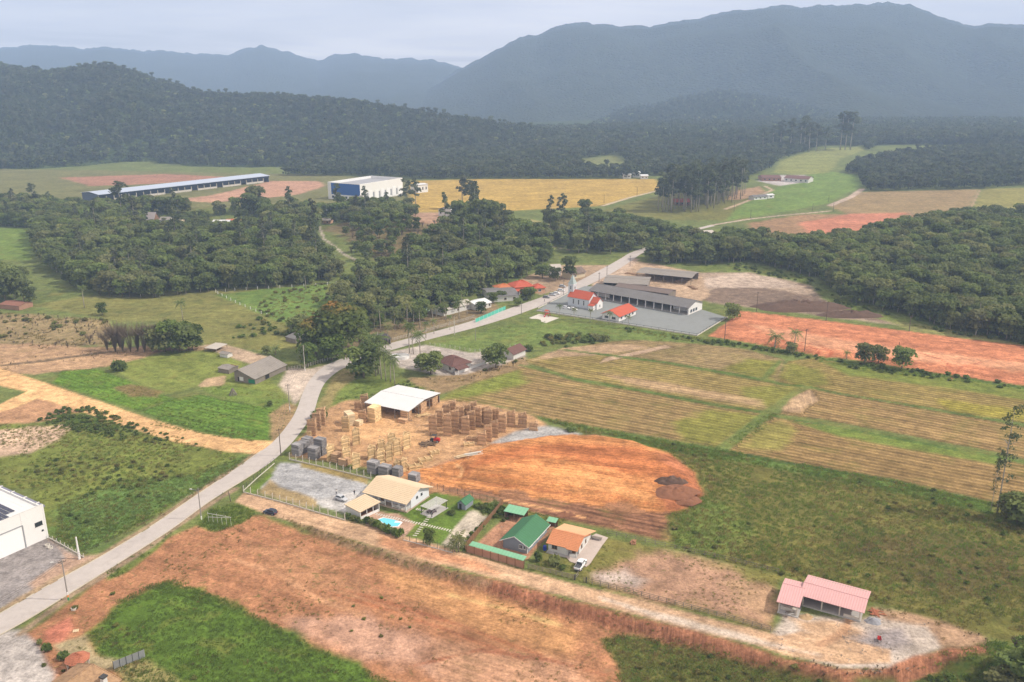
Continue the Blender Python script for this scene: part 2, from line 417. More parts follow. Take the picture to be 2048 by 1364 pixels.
# name, outline in photo pixels, albedo, edge softness (m), edge raggedness (m), rows, streaks, grass, weeds, direction
REG = [
(None, [(-2500, 236), (4500, 236), (4500, 293), (1760, 290), (1500, 292), (1000, 300), (-2500, 300)], (.055, .072, .030), 20, 30, 0, 0, .3, 0, None),
(None, [(1150, 340), (1165, 318), (1235, 310), (1262, 332), (1240, 345)], (0.18, 0.19, 0.08), 5, 5, 0, .3, .8, 0, None),
# far valley floor
(None, [(-500, 330), (160, 340), (420, 345), (650, 350), (830, 360), (840, 420), (400, 420), (-500, 400)], (0.17, 0.165, 0.075), 6, 10, 0, .3, .7, .1, ((0, 380), (600, 360))),
(None, [(120, 355), (330, 348), (480, 355), (300, 368), (180, 372)], (0.33, 0.19, 0.13), 4, 5, 0, .3, .0, .3, None),
(None, [(330, 400), (420, 392), (540, 362), (640, 362), (650, 372), (600, 388), (520, 398), (430, 405)], (0.43, 0.27, 0.19), 4, 5, 0, .5, .0, .1, ((400, 395), (640, 370))),
('grain_field', [(820, 362), (960, 358), (1310, 358), (1325, 378), (1200, 412), (1100, 418), (950, 424), (820, 424)], (0.42, 0.30, 0.10), 4, 3, .15, .9, .3, 0, ((900, 400), (1300, 380))),
(None, [(1205, 420), (1330, 388), (1500, 375), (1500, 440), (1300, 440)], G_OLIVE, 3, 4, 0, .3, .8, .2, None),
('green_field', [(1455, 440), (1480, 410), (1560, 372), (1640, 340), (1715, 350), (1725, 372), (1650, 408), (1560, 425)], (0.155, 0.215, 0.060), 3, 3, .0, .5, .8, 0, ((1480, 430), (1700, 365))),
('hay_meadow', [(1545, 345), (1560, 322), (1635, 298), (1725, 293), (1730, 300), (1680, 318), (1660, 345), (1600, 350)], (0.235, 0.245, 0.090), 3, 4, 0, .5, .8, .1, None),
('ploughed_field', [(1655, 412), (1720, 384), (1960, 378), (1935, 425), (1820, 440), (1700, 430)], (0.285, 0.215, 0.120), 3, 3, .3, .6, .1, .1, ((1680, 410), (1940, 400))),
('pasture', [(1965, 378), (2200, 370), (2200, 420), (1940, 425)], (0.245, 0.225, 0.080), 3, 3, .2, .4, .5, .1, None),
(None, [(1490, 448), (1600, 428), (1820, 428), (1840, 440), (1720, 470), (1600, 470), (1500, 465)], (0.30, 0.20, 0.12), 4, 5, 0, .4, .3, .3, None),
(None, [(1600, 445), (1700, 428), (1815, 425), (1790, 436), (1740, 455), (1690, 470), (1620, 470)], (0.45, 0.215, 0.140), 4, 5, 0, .4, 0, .1, None),
(None, [(1450, 400), (1470, 382), (1520, 372), (1530, 385), (1480, 400)], (0.36, 0.25, 0.16), 3, 3, 0, .3, 0, .2, None),
('farmyard', [(1515, 362), (1540, 350), (1610, 350), (1625, 362), (1560, 372)], (0.46, 0.42, 0.40), 3, 2, 0, .2, 0, 0, None),
(None, [(800, 425), (900, 425), (900, 470), (830, 475), (790, 450)], (0.40, 0.27, 0.19), 4, 4, 0, .3, .0, .3, None),
(None, [(1000, 440), (1060, 438), (1110, 455), (1090, 475), (1030, 472)], (0.29, 0.26, 0.12), 3, 3, 0, .5, .4, .1, None),
(None, [(640, 460), (760, 520), (860, 540), (900, 490), (860, 450), (700, 440)], (0.175, 0.140, 0.080), 4, 6, 0, .2, .5, .8, None),
# left middle pastures
('pasture', [(-300, 455), (60, 455), (75, 480), (60, 520), (-300, 510)], (0.145, 0.195, 0.055), 3, 3, 0, .2, .9, 0, None),
('pasture', [(60, 610), (200, 590), (420, 580), (650, 566), (700, 590), (690, 650), (620, 695), (520, 700), (400, 690), (380, 650), (220, 640)], (0.190, 0.185, 0.070), 2, 3, 0, .5, .9, .3, ((100, 640), (640, 620))),
('pasture', [(435, 590), (520, 578), (650, 568), (668, 600), (655, 645), (590, 655), (530, 632)], (0.145, 0.205, 0.060), 2, 3, 0, .2, .9, .0, None),
(None, [(-300, 625), (80, 630), (215, 640), (240, 690), (60, 700), (-300, 705)], (0.29, 0.225, 0.130), 3, 6, 0, .3, .2, .9, None),
(None, [(-300, 690), (60, 688), (240, 695), (390, 692), (430, 700), (350, 712), (190, 738), (70, 750), (-300, 745)], (0.40, 0.275, 0.175), 1.5, 3, .5, .9, .0, .2, ((0, 735), (300, 705))),
(None, [(210, 735), (330, 702), (440, 700), (560, 770), (590, 800), (470, 790), (400, 770), (330, 790)], (0.19, 0.215, 0.065), 1.5, 2, 0, .5, .9, .2, ((380, 720), (560, 790))),
(None, [(398, 692), (440, 686), (545, 716), (500, 728)], (0.44, 0.34, 0.25), 1, 1, 0, .3, 0, .1, None),
(None, [(398, 770), (415, 757), (450, 752), (448, 770), (405, 778)], (0.43, 0.32, 0.21), .8, 1, 0, .2, 0, .4, None),
('barnyard', [(556, 770), (575, 735), (620, 738), (655, 730), (625, 765), (600, 800), (588, 810), (575, 790)], (0.52, 0.44, 0.37), 1.2, 1.2, 0, .3, 0, .1, None),
('mown_plot', [(104, 766), (122, 742), (195, 737), (345, 797), (278, 822)], (0.125, 0.200, 0.036), .7, .6, .35, .5, .8, .0, ((130, 745), (330, 800))),
(None, [(230, 775), (262, 768), (330, 783), (318, 796), (262, 792)], (0.18, 0.14, 0.065), 1, 1.5, .2, .4, .3, .3, ((130, 745), (330, 800))),
('mown_plot', [(282, 823), (345, 797), (400, 790), (450, 800), (540, 815), (580, 845), (540, 882), (500, 882), (410, 865), (330, 842)], (0.118, 0.190, 0.038), .8, .8, .45, .6, .8, .0, ((300, 820), (560, 880))),
(None, [(400, 775), (470, 770), (570, 790), (590, 815), (575, 850), (540, 815), (450, 800)], (0.155, 0.200, 0.055), 1, 1.5, 0, .3, .9, .1, None),
(None, [(540, 830), (575, 805), (592, 812), (585, 845), (545, 885)], (0.31, 0.225, 0.13), 1, 1.5, 0, .3, .4, .4, None),
# meadow left of the road
('meadow', [(-400, 830), (60, 850), (200, 850), (350, 880), (500, 915), (400, 985), (290, 1050), (160, 1110), (100, 1080), (60, 980), (-400, 940)], (0.168, 0.190, 0.055), 1, 1.5, 0, .4, .9, .35, ((0, 950), (400, 900))),
(None, [(120, 1010), (240, 960), (380, 950), (480, 915), (490, 925), (390, 985), (280, 1048), (170, 1108), (110, 1080)], (0.125, 0.185, 0.058), 3, 5, 0, .2, 1, 0, None),
(None, [(-100, 870), (60, 855), (150, 848), (120, 880), (60, 905), (-100, 925)], (0.52, 0.39, 0.29), 1.5, 2, 0, .9, 0, .2, ((0, 905), (120, 860))),
(None, [(-200, 800), (30, 818), (75, 795), (170, 800), (300, 850), (240, 855), (130, 840), (-200, 860)], (0.45, 0.28, 0.17), 1.5, 2.5, 0, .7, 0, .6, ((60, 800), (200, 850))),
(None, [(100, 830), (180, 822), (250, 848), (230, 870), (150, 850)], G_DARK, 1.5, 2, 0, 0, 1, .0, None),
('sand_road', [(-300, 690), (0, 735), (100, 768), (200, 803), (300, 838), (400, 866), (470, 878), (548, 883), (525, 908), (450, 903), (350, 884), (250, 853), (150, 818), (75, 797), (40, 812), (-80, 850), (-300, 890), (-300, 830), (0, 808), (55, 783), (0, 772), (-300, 740)], SAND, .5, .5, .12, .5, 0, 0, ((0, 752), (530, 893))),
# yard of the white warehouse and verge
('concrete_yard', [(-200, 1120), (100, 1075), (160, 1112), (150, 1140), (90, 1172), (-200, 1320)], (0.285, 0.260, 0.250), .5, .5, 0, .3, 0, .1, None),
(None, [(100, 1078), (150, 1112), (200, 1112), (120, 1160), (70, 1185), (60, 1165), (130, 1115)], (0.40, 0.285, 0.215), 1, 1.2, 0, .3, 0, .4, None),
# lumber yard
('timber_yard', [(578, 912), (610, 862), (640, 825), (690, 800), (745, 800), (870, 800), (940, 800), (1070, 832), (1095, 855), (1010, 880), (930, 925), (870, 960), (820, 965), (740, 935), (660, 925)], (0.460, 0.300, 0.175), 1, 1.5, 0, .7, 0, .15, ((640, 850), (900, 900))),
(None, [(690, 830), (760, 818), (850, 860), (840, 890), (700, 880)], (0.54, 0.350, 0.195), 3, 4, 0, .4, 0, 0.1, None),
('gravel_patch', [(985, 885), (1030, 862), (1090, 852), (1165, 868), (1110, 885), (1000, 896)], (0.385, 0.375, 0.365), 1.2, 1.5, 0, .3, 0, 0, None),
('gravel_patch', [(850, 940), (930, 910), (990, 898), (1000, 905), (930, 930), (880, 950)], (0.44, 0.36, 0.29), 2, 2, 0, .4, 0, 0, None),
(None, [(822, 955), (880, 925), (1000, 886), (1190, 868), (1280, 880), (1345, 908), (1395, 948), (1410, 990), (1385, 1020), (1335, 1034), (1352, 1060), (1340, 1084), (1180, 1050), (1060, 1022), (980, 1008), (860, 985)], (.34, .190, .110), 1.2, .8, .1, 1.2, 0, .2, MND),
('earth_mound', [(830, 950), (880, 930), (930, 912), (1000, 888), (1100, 872), (1190, 870), (1270, 880), (1345, 910), (1390, 948), (1408, 990), (1385, 1018), (1325, 1028), (1230, 1018), (1080, 1000), (960, 985), (860, 980)], ORANGE, .7, 8.0, .08, 1.5, 0, .1, MND),
(None, [(930, 945), (960, 912), (1040, 890), (1130, 885), (1300, 900), (1380, 960), (1330, 965), (1200, 930), (1080, 905)], (0.42, 0.180, 0.080), 2.5, 2.5, .1, 1.5, 0, 0, MND),
(None, [(1080, 945), (1200, 950), (1320, 990), (1300, 1010), (1150, 985)], (0.62, 0.330, 0.150), 3, 2.5, .1, 1.4, 0, 0, MND),
('graded_soil', [(880, 972), (970, 985), (1080, 1000), (1230, 1018), (1330, 1028), (1352, 1058), (1342, 1082), (1290, 1078), (1180, 1050), (1060, 1020), (980, 1005), (900, 990)], (0.235, 0.130, 0.080), .8, 5.0, 1.0, 1.3, 0, .15, MND2),
(None, [(1310, 905), (1345, 910), (1393, 948), (1406, 990), (1385, 1016), (1335, 1024), (1318, 1000), (1352, 962)], (.36, .160, .085), 2, 4, .1, 1.4, 0, .1, MND),
(None, [(840, 960), (900, 985), (1000, 1010), (1090, 1030), (1020, 1020), (940, 1010), (860, 990)], (0.42, 0.26, 0.15), 1.2, 1.5, .4, .8, 0, .2, MND2),
# white house plot
('gravel_court', [(520, 975), (560, 925), (600, 926), (735, 962), (728, 990), (690, 1025), (640, 1012), (560, 995)], (0.400, 0.395, 0.395), .8, .8, 0, .3, 0, 0, None),
(None, [(520, 985), (540, 958), (560, 975), (600, 985), (640, 1000), (636, 1018), (560, 1000)], (0.36, 0.28, 0.16), .8, 1.0, 0, .2, .2, .3, None),
(None, [(490, 985), (540, 945), (548, 950), (520, 975), (508, 988)], G_BRIGHT, .6, .6, 0, 0, .9, 0, None),
(None, [(600, 922), (735, 955), (735, 968), (600, 935)], (0.28, 0.22, 0.10), .6, .8, 0, .2, .5, .2, None),
(None, [(630, 1000), (700, 985), (735, 990), (700, 1030), (640, 1015)], (0.52, 0.50, 0.48), .6, .6, 0, .2, 0, 0, None),
('lawn', [(745, 1035), (870, 985), (960, 1000), (985, 1022), (975, 1030), (905, 1090), (812, 1076), (720, 1052)], (0.125, 0.180, 0.040), .5, .4, 0, .2, .9, .0, None),
('pool_terrace', [(742, 1022), (800, 1028), (832, 1048), (808, 1076), (745, 1058), (728, 1046)], (0.48, 0.335, 0.255), .25, .15, 0, .1, 0, 0, None),
('sand_patch', [(885, 1088), (938, 1022), (955, 1020), (985, 1032), (955, 1065), (915, 1096)], (0.52, 0.46, 0.38), .5, .5, 0, .4, 0, .1, None),
(None, [(945, 1015), (990, 1000), (1040, 1015), (1010, 1045), (965, 1030)], (0.13, 0.155, 0.045), .8, 1, 0, 0, .9, .1, None),
# green roofed house plot
('bare_yard', [(938, 1100), (1020, 1025), (1080, 1030), (1120, 1040), (1055, 1120)], (0.400, 0.235, 0.155), .5, .5, 0, .3, 0, .2, None),
(None, [(995, 1010), (1130, 1040), (1120, 1050), (1010, 1025)], (0.16, 0.16, 0.05), .8, 1, 0, 0, .8, .2, None),
# orange roofed house plot
('front_garden', [(1055, 1138), (1100, 1092), (1160, 1110), (1185, 1140), (1160, 1165)], (0.17, 0.165, 0.060), .5, .6, 0, .2, .9, .2, None),
('grass_plot', [(1170, 1142), (1205, 1072), (1300, 1092), (1330, 1100), (1560, 1152), (1545, 1262), (1160, 1166)], (0.190, 0.175, 0.062), .8, 1.2, 0, .3, .8, .35, None),
(None, [(1200, 1150), (1270, 1100), (1400, 1110), (1540, 1180), (1540, 1255), (1300, 1200), (1190, 1162)], (0.41, 0.265, 0.185), 3, 5, 0, .4, .1, .7, ((1200, 1150), (1500, 1230))),
(None, [(1185, 1150), (1250, 1138), (1300, 1160), (1270, 1172), (1200, 1165)], (0.47, 0.39, 0.34), 2, 2, 0, .4, 0, .0, None),
(None, [(1440, 1160), (1520, 1165), (1555, 1180), (1545, 1240), (1480, 1220)], (0.40, 0.27, 0.175), 2, 3, 0, .3, .1, .5, None),
# building site at the lane's end
('building_yard', [(1545, 1270), (1565, 1225), (1720, 1240), (1780, 1222), (1870, 1250), (1895, 1290), (1850, 1312), (1780, 1338), (1680, 1336), (1560, 1300)], (0.505, 0.435, 0.375), 1, 1.2, 0, .4, 0, .05, None),
(None, [(1570, 1232), (1700, 1248), (1740, 1275), (1690, 1290), (1600, 1262)], (0.52, 0.365, 0.245), 1.5, 2, 0, .5, 0, .1, None),
(None, [(1690, 1290), (1740, 1268), (1800, 1262), (1810, 1285), (1760, 1305)], (0.34, 0.30, 0.29), 2, 2.5, 0, .2, 0, 0, None),
(None, [(1730, 1215), (1850, 1225), (1960, 1262), (1990, 1295), (1900, 1300), (1860, 1250), (1780, 1240)], (0.40, 0.275, 0.185), 1.2, 2, 0, .5, .1, .5, ((1750, 1220), (1960, 1280))),
# foreground
('red_soil_lot', [(395, 1052), (440, 1030), (525, 1032), (600, 1058), (700, 1090), (800, 1118), (1000, 1168), (1180, 1216), (1300, 1250), (1420, 1280), (1560, 1330), (1700, 1345), (1800, 1420), (800, 1500), (-100, 1500), (-100, 1330), (60, 1262), (150, 1195), (290, 1095)], (0.352, 0.190, 0.110), 1, 1.5, .0, .6, .05, .72, FG),
(None, [(500, 1085), (650, 1110), (760, 1190), (700, 1230), (520, 1150)], (0.36, 0.205, 0.120), 3, 5, 0, .3, .1, .75, None),
(None, [(700, 1220), (840, 1270), (900, 1364), (700, 1300), (560, 1240)], (0.43, 0.275, 0.200), 4, 6, 0, .4, 0, .35, None),
(None, [(760, 1130), (980, 1190), (1180, 1260), (1150, 1330), (960, 1270), (800, 1190)], (0.465, 0.270, 0.140), 3, 4, .15, .7, 0, .5, FG),
(None, [(880, 1290), (1150, 1320), (1230, 1400), (880, 1420)], (0.475, 0.290, 0.190), 3, 3, .25, .8, 0, .3, FG),
('grass_lot', [(178, 1268), (240, 1208), (310, 1168), (345, 1162), (470, 1208), (560, 1256), (620, 1292), (700, 1325), (790, 1364), (860, 1420), (300, 1500), (250, 1340), (200, 1315)], (0.098, 0.150, 0.030), 1.4, 3.5, 0, .3, 1, .0, ((250, 1240), (600, 1340))),
(None, [(230, 1330), (300, 1318), (360, 1364), (360, 1420), (250, 1420)], (0.27, 0.24, 0.11), 1, 1.5, 0, .2, .6, .4, None),
(None, [(395, 1050), (420, 1020), (470, 1005), (512, 1025), (490, 1045), (430, 1066)], (0.15, 0.185, 0.050), .8, 1, 0, 0, 1, .1, None),
(None, [(290, 1098), (350, 1062), (310, 1100), (250, 1145), (215, 1160), (210, 1145)], (0.150, 0.180, 0.055), .8, 1, 0, 0, .9, .2, None),
(None, [(90, 1262), (140, 1235), (150, 1255), (120, 1285), (95, 1280)], (0.50, 0.22, 0.15), 1, 1.2, 0, .2, 0, .1, None),
('forecourt', [(-200, 1272), (40, 1258), (72, 1285), (88, 1312), (110, 1345), (90, 1420), (-200, 1500)], (0.47, 0.43, 0.40), .8, .8, 0, .2, 0, 0, None),
(None, [(110, 1290), (170, 1272), (190, 1310), (250, 1325), (240, 1340), (150, 1330)], (0.36, 0.30, 0.19), 1, 1, 0, .2, .3, .5, None),
('brush', [(1198, 1278), (1260, 1270), (1350, 1278), (1450, 1298), (1560, 1325), (1680, 1364), (1750, 1450), (1240, 1500), (1235, 1330)], (0.110, 0.115, 0.040), 1, 1.5, 0, .3, 1, .3, None),
(None, [(1860, 1320), (1960, 1290), (2200, 1200), (2200, 1500), (1800, 1500), (1820, 1364)], (0.080, 0.110, 0.032), 1.5, 2, 0, .3, 1, .1, None),
# lane and its banks
('unpaved_lane', LANE_UP + [(1600, 1262), (1700, 1280), (1780, 1300), (1780, 1325), (1680, 1328), (1570, 1310), (1500, 1286), (1400, 1263), (1300, 1237), (1200, 1211), (1100, 1185), (1000, 1158), (880, 1128), (750, 1093), (640, 1060), (540, 1032), (470, 1003)], (0.525, 0.365, 0.245), .5, .5, .2, .6, 0, .0, LAN),
(None, [(760, 1068), (950, 1120), (1000, 1148), (880, 1122), (760, 1090)], (0.475, 0.265, 0.160), 1.5, 1.2, .3, .7, 0, .0, LAN),
(None, [(1200, 1195), (1450, 1258), (1560, 1292), (1640, 1310), (1500, 1284), (1300, 1232)], (0.550, 0.465, 0.390), 1, 1, .1, .3, 0, .0, LAN),
('earth_bank', [(760, 1106), (900, 1142), (1000, 1166), (1100, 1190), (1200, 1216), (1300, 1242), (1400, 1268), (1500, 1292), (1570, 1318), (1680, 1338), (1780, 1338), (1850, 1308), (1960, 1290), (1990, 1302), (1880, 1340), (1800, 1364), (1690, 1360), (1560, 1336), (1420, 1296), (1300, 1272), (1180, 1246), (1000, 1188), (900, 1155)], (0.330, 0.168, 0.105), .7, 1.4, .0, 1.3, 0, .35, ((1000, 1166), (985, 1195))),
(None, [(560, 1032), (640, 1060), (760, 1100), (900, 1140), (980, 1165), (960, 1172), (860, 1146), (700, 1098), (600, 1058)], (0.295, 0.205, 0.130), .8, 1.2, 0, .5, .3, .9, None),
# wild grass, right
('wild_grass', [(1130, 845), (1290, 882), (1460, 905), (1600, 935), (1780, 962), (1990, 1010), (2400, 1090), (2400, 1300), (1990, 1280), (1900, 1245), (1760, 1210), (1560, 1148), (1340, 1095), (1345, 1060), (1330, 1030), (1390, 1015), (1410, 990), (1392, 945), (1340, 905), (1270, 878), (1165, 866)], (0.150, 0.142, 0.048), 1, 1.5, 0, .4, 1, .4, ((1300, 900), (1990, 1030))),
(None, [(1330, 1090), (1345, 1050), (1390, 1010), (1450, 1010), (1480, 1060), (1450, 1110), (1400, 1110)], (0.165, 0.200, 0.060), 3, 4, 0, .2, 1, .0, None),
(None, [(1150, 852), (1290, 880), (1460, 903), (1780, 960), (1990, 1008), (1980, 1030), (1700, 965), (1480, 925), (1330, 900), (1200, 870)], (0.130, 0.190, 0.055), 1.5, 2, 0, .3, 1, .0, None),
(None, [(1650, 1080), (1800, 1060), (2050, 1100), (2050, 1200), (1850, 1190)], (0.125, 0.105, 0.045), 5, 5, 0, .4, .9, .5, None),
# rice stubble fields
('stubble_field', [(880, 800), (960, 755), (1040, 728), (1150, 762), (1290, 785), (1440, 815), (1530, 828), (1490, 860), (1435, 893), (1300, 872), (1120, 842), (1075, 832), (1000, 812)], RICE, .8, 1.2, 1.0, .7, .1, .0, ROW),
(None, [(880, 800), (940, 765), (1035, 742), (1060, 765), (960, 790)], (0.205, 0.225, 0.060), 3, 3, .4, .4, .6, .0, ROW),
(None, [(1350, 850), (1420, 820), (1520, 832), (1480, 865), (1430, 890), (1370, 880)], (0.200, 0.192, 0.056), 3, 4, .6, .5, .3, .1, ROW),
('stubble_field', [(1045, 722), (1120, 702), (1215, 712), (1330, 728), (1520, 762), (1600, 772), (1570, 795), (1535, 822), (1440, 808), (1290, 780), (1150, 755)], (0.252, 0.198, 0.084), .8, 1.2, .9, .8, .1, .0, ROW),
(None, [(1480, 775), (1560, 772), (1590, 778), (1540, 818), (1500, 810)], (0.200, 0.192, 0.056), 2, 3, .6, .5, .3, .0, ROW),
(None, [(1200, 745), (1330, 765), (1520, 800), (1530, 815), (1400, 795), (1250, 768)], (0.38, 0.275, 0.165), 2, 1.5, .5, .8, 0, .0, ROW),
('stubble_field', [(1130, 698), (1200, 686), (1290, 676), (1420, 690), (1500, 700), (1570, 720), (1555, 762), (1480, 748), (1330, 722), (1215, 708)], (0.255, 0.195, 0.105), .8, 1.2, .7, .9, .1, .0, ROW),
(None, [(1440, 738), (1500, 718), (1560, 722), (1545, 760), (1500, 752)], (0.205, 0.195, 0.056), 2, 2, .5, .3, .5, .0, None),
('stubble_field', [(1555, 762), (1575, 722), (1640, 715), (1760, 738), (1880, 758), (2060, 785), (2300, 820), (2300, 900), (2060, 848), (2000, 838), (1860, 815), (1700, 790), (1610, 775)], (0.250, 0.195, 0.080), .8, 1.2, .9, .7, .1, .0, ((1620, 775), (2000, 838))),
(None, [(1560, 755), (1580, 725), (1640, 740), (1660, 770), (1600, 772)], (0.200, 0.192, 0.056), 2, 2, .5, .3, .4, .0, None),
(None, [(1640, 722), (1760, 728), (1880, 752), (2060, 780), (2060, 800), (1850, 770), (1700, 752)], (0.175, 0.200, 0.055), 2, 2.5, .2, .4, .8, .0, RS),
(None, [(1880, 800), (2060, 820), (2060, 845), (1900, 822)], (0.270, 0.235, 0.060), 2, 3, .7, .5, .2, .0, ROW),
('stubble_field', [(1560, 828), (1580, 800), (1615, 778), (1700, 792), (1860, 820), (2000, 845), (2300, 900), (2300, 980), (2000, 905), (1800, 868), (1660, 840)], (0.265, 0.188, 0.092), .8, 1.2, 1.0, .8, .05, .0, ((1620, 800), (2000, 870))),
('stubble_field', [(1455, 905), (1500, 862), (1545, 835), (1600, 842), (1800, 880), (2000, 918), (2300, 990), (2300, 1080), (1990, 1005), (1780, 958), (1600, 928)], (0.250, 0.176, 0.084), .8, 1.2, 1.0, .8, .05, .0, ((1560, 850), (1990, 930))),
(None, [(1480, 895), (1520, 850), (1560, 842), (1600, 862), (1560, 905)], (0.245, 0.220, 0.075), 2.5, 3, .5, .4, .4, .1, None),
(None, [(1580, 842), (1700, 858), (1850, 885), (2000, 912), (2000, 930), (1850, 905), (1680, 872)], (0.165, 0.205, 0.055), 1.5, 1.2, .2, .4, .8, .0, ROW),
(None, [(1565, 820), (1590, 790), (1620, 782), (1630, 800), (1600, 825)], (0.40, 0.29, 0.19), 1.5, 1.5, .2, .8, 0, .0, ((1590, 790), (1600, 825))),
(None, [(1210, 716), (1330, 690), (1345, 694), (1260, 712), (1200, 726)], (0.44, 0.33, 0.24), .8, .8, 0, .8, 0, .0, ((1210, 720), (1330, 692))),
(None, [(1060, 722), (1130, 695), (1260, 688), (1300, 695), (1200, 710), (1130, 712)], (0.36, 0.265, 0.175), 1.5, 2, .2, .8, 0, .1, ROW),
# church meadow, red strip, waste land
('church_meadow', [(855, 692), (900, 682), (1040, 645), (1090, 640), (1250, 655), (1400, 676), (1430, 690), (1310, 682), (1210, 678), (1110, 690), (1030, 702), (940, 706)], (0.150, 0.190, 0.062), 1, 1.2, 0, .3, .95, .0, None),
('red_earth_strip', [(1420, 672), (1468, 634), (1482, 622), (1640, 640), (1830, 664), (2060, 692), (2400, 730), (2400, 830), (2060, 772), (1900, 750), (1740, 724), (1640, 712), (1500, 686)], (0.465, 0.215, 0.125), .8, 1.5, .15, 1.1, 0, .1, RS),
(None, [(1500, 650), (1640, 672), (1900, 710), (2060, 730), (2060, 745), (1850, 722), (1600, 690)], (0.55, 0.305, 0.190), 3, 4, .1, 1.1, 0, .0, RS),
('waste_ground', [(1370, 560), (1395, 545), (1480, 540), (1560, 550), (1640, 570), (1660, 600), (1800, 632), (1830, 655), (1640, 632), (1500, 614), (1420, 605), (1400, 590)], (0.360, 0.285, 0.220), 2, 3, 0, .6, .05, .3, ((1400, 570), (1700, 620))),
(None, [(1390, 560), (1480, 545), (1560, 556), (1600, 575), (1480, 578), (1400, 575)], (0.48, 0.39, 0.32), 2.5, 3, 0, .6, .0, .1, None),
(None, [(1400, 600), (1430, 575), (1520, 575), (1620, 590), (1760, 630), (1780, 645), (1650, 632), (1500, 612)], (0.205, 0.155, 0.120), 2, 3, 0, .6, 0, .2, None),
(None, [(1400, 530), (1500, 525), (1640, 560), (1680, 595), (1840, 630), (2060, 690), (1900, 668), (1800, 650), (1660, 610), (1620, 570), (1500, 545), (1400, 545)], (0.155, 0.185, 0.060), 2, 2.5, 0, .2, .9, .2, None),
(None, [(1770, 640), (1900, 655), (2060, 692), (1990, 685), (1830, 664)], (0.24, 0.235, 0.10), 1.5, 2, 0, .3, .7, .3, None),
('sawmill_yard', [(1230, 560), (1265, 520), (1400, 545), (1420, 590), (1400, 605), (1300, 590)], (0.42, 0.315, 0.225), 1.5, 1.5, 0, .4, 0, .2, None),
(None, [(1195, 545), (1250, 512), (1280, 518), (1240, 560), (1180, 575)], (0.45, 0.35, 0.27), 1, 1, 0, .3, 0, .2, None),
# strip left of the village road
(None, [(690, 715), (770, 690), (950, 640), (1000, 620), (990, 600), (850, 620), (760, 650), (690, 690)], (0.23, 0.18, 0.11), 1.5, 2, 0, .3, .3, .4, None),
(None, [(770, 705), (850, 690), (940, 705), (1050, 700), (1050, 720), (960, 745), (900, 755), (800, 735)], (0.45, 0.40, 0.36), 1, 1, 0, .2, 0, .1, None),
(None, [(820, 755), (930, 750), (1050, 715), (1060, 728), (960, 762), (880, 790), (820, 780)], (0.30, 0.22, 0.13), 1.5, 2, 0, .3, .4, .6, None),
(None, [(640, 820), (660, 770), (700, 742), (820, 765), (880, 790), (760, 790), (690, 800)], (0.155, 0.190, 0.055), 1.5, 2, 0, .2, .9, .2, None),
(None, [(632, 825), (660, 765), (690, 735), (720, 745), (670, 790), (650, 825)], (0.26, 0.22, 0.105), 1, 1.5, 0, .2, .5, .4, None),
(None, [(1040, 560), (1110, 530), (1220, 530), (1240, 540), (1140, 575), (1080, 590)], (0.36, 0.27, 0.19), 1.5, 2, 0, .2, .1, .4, None),
]
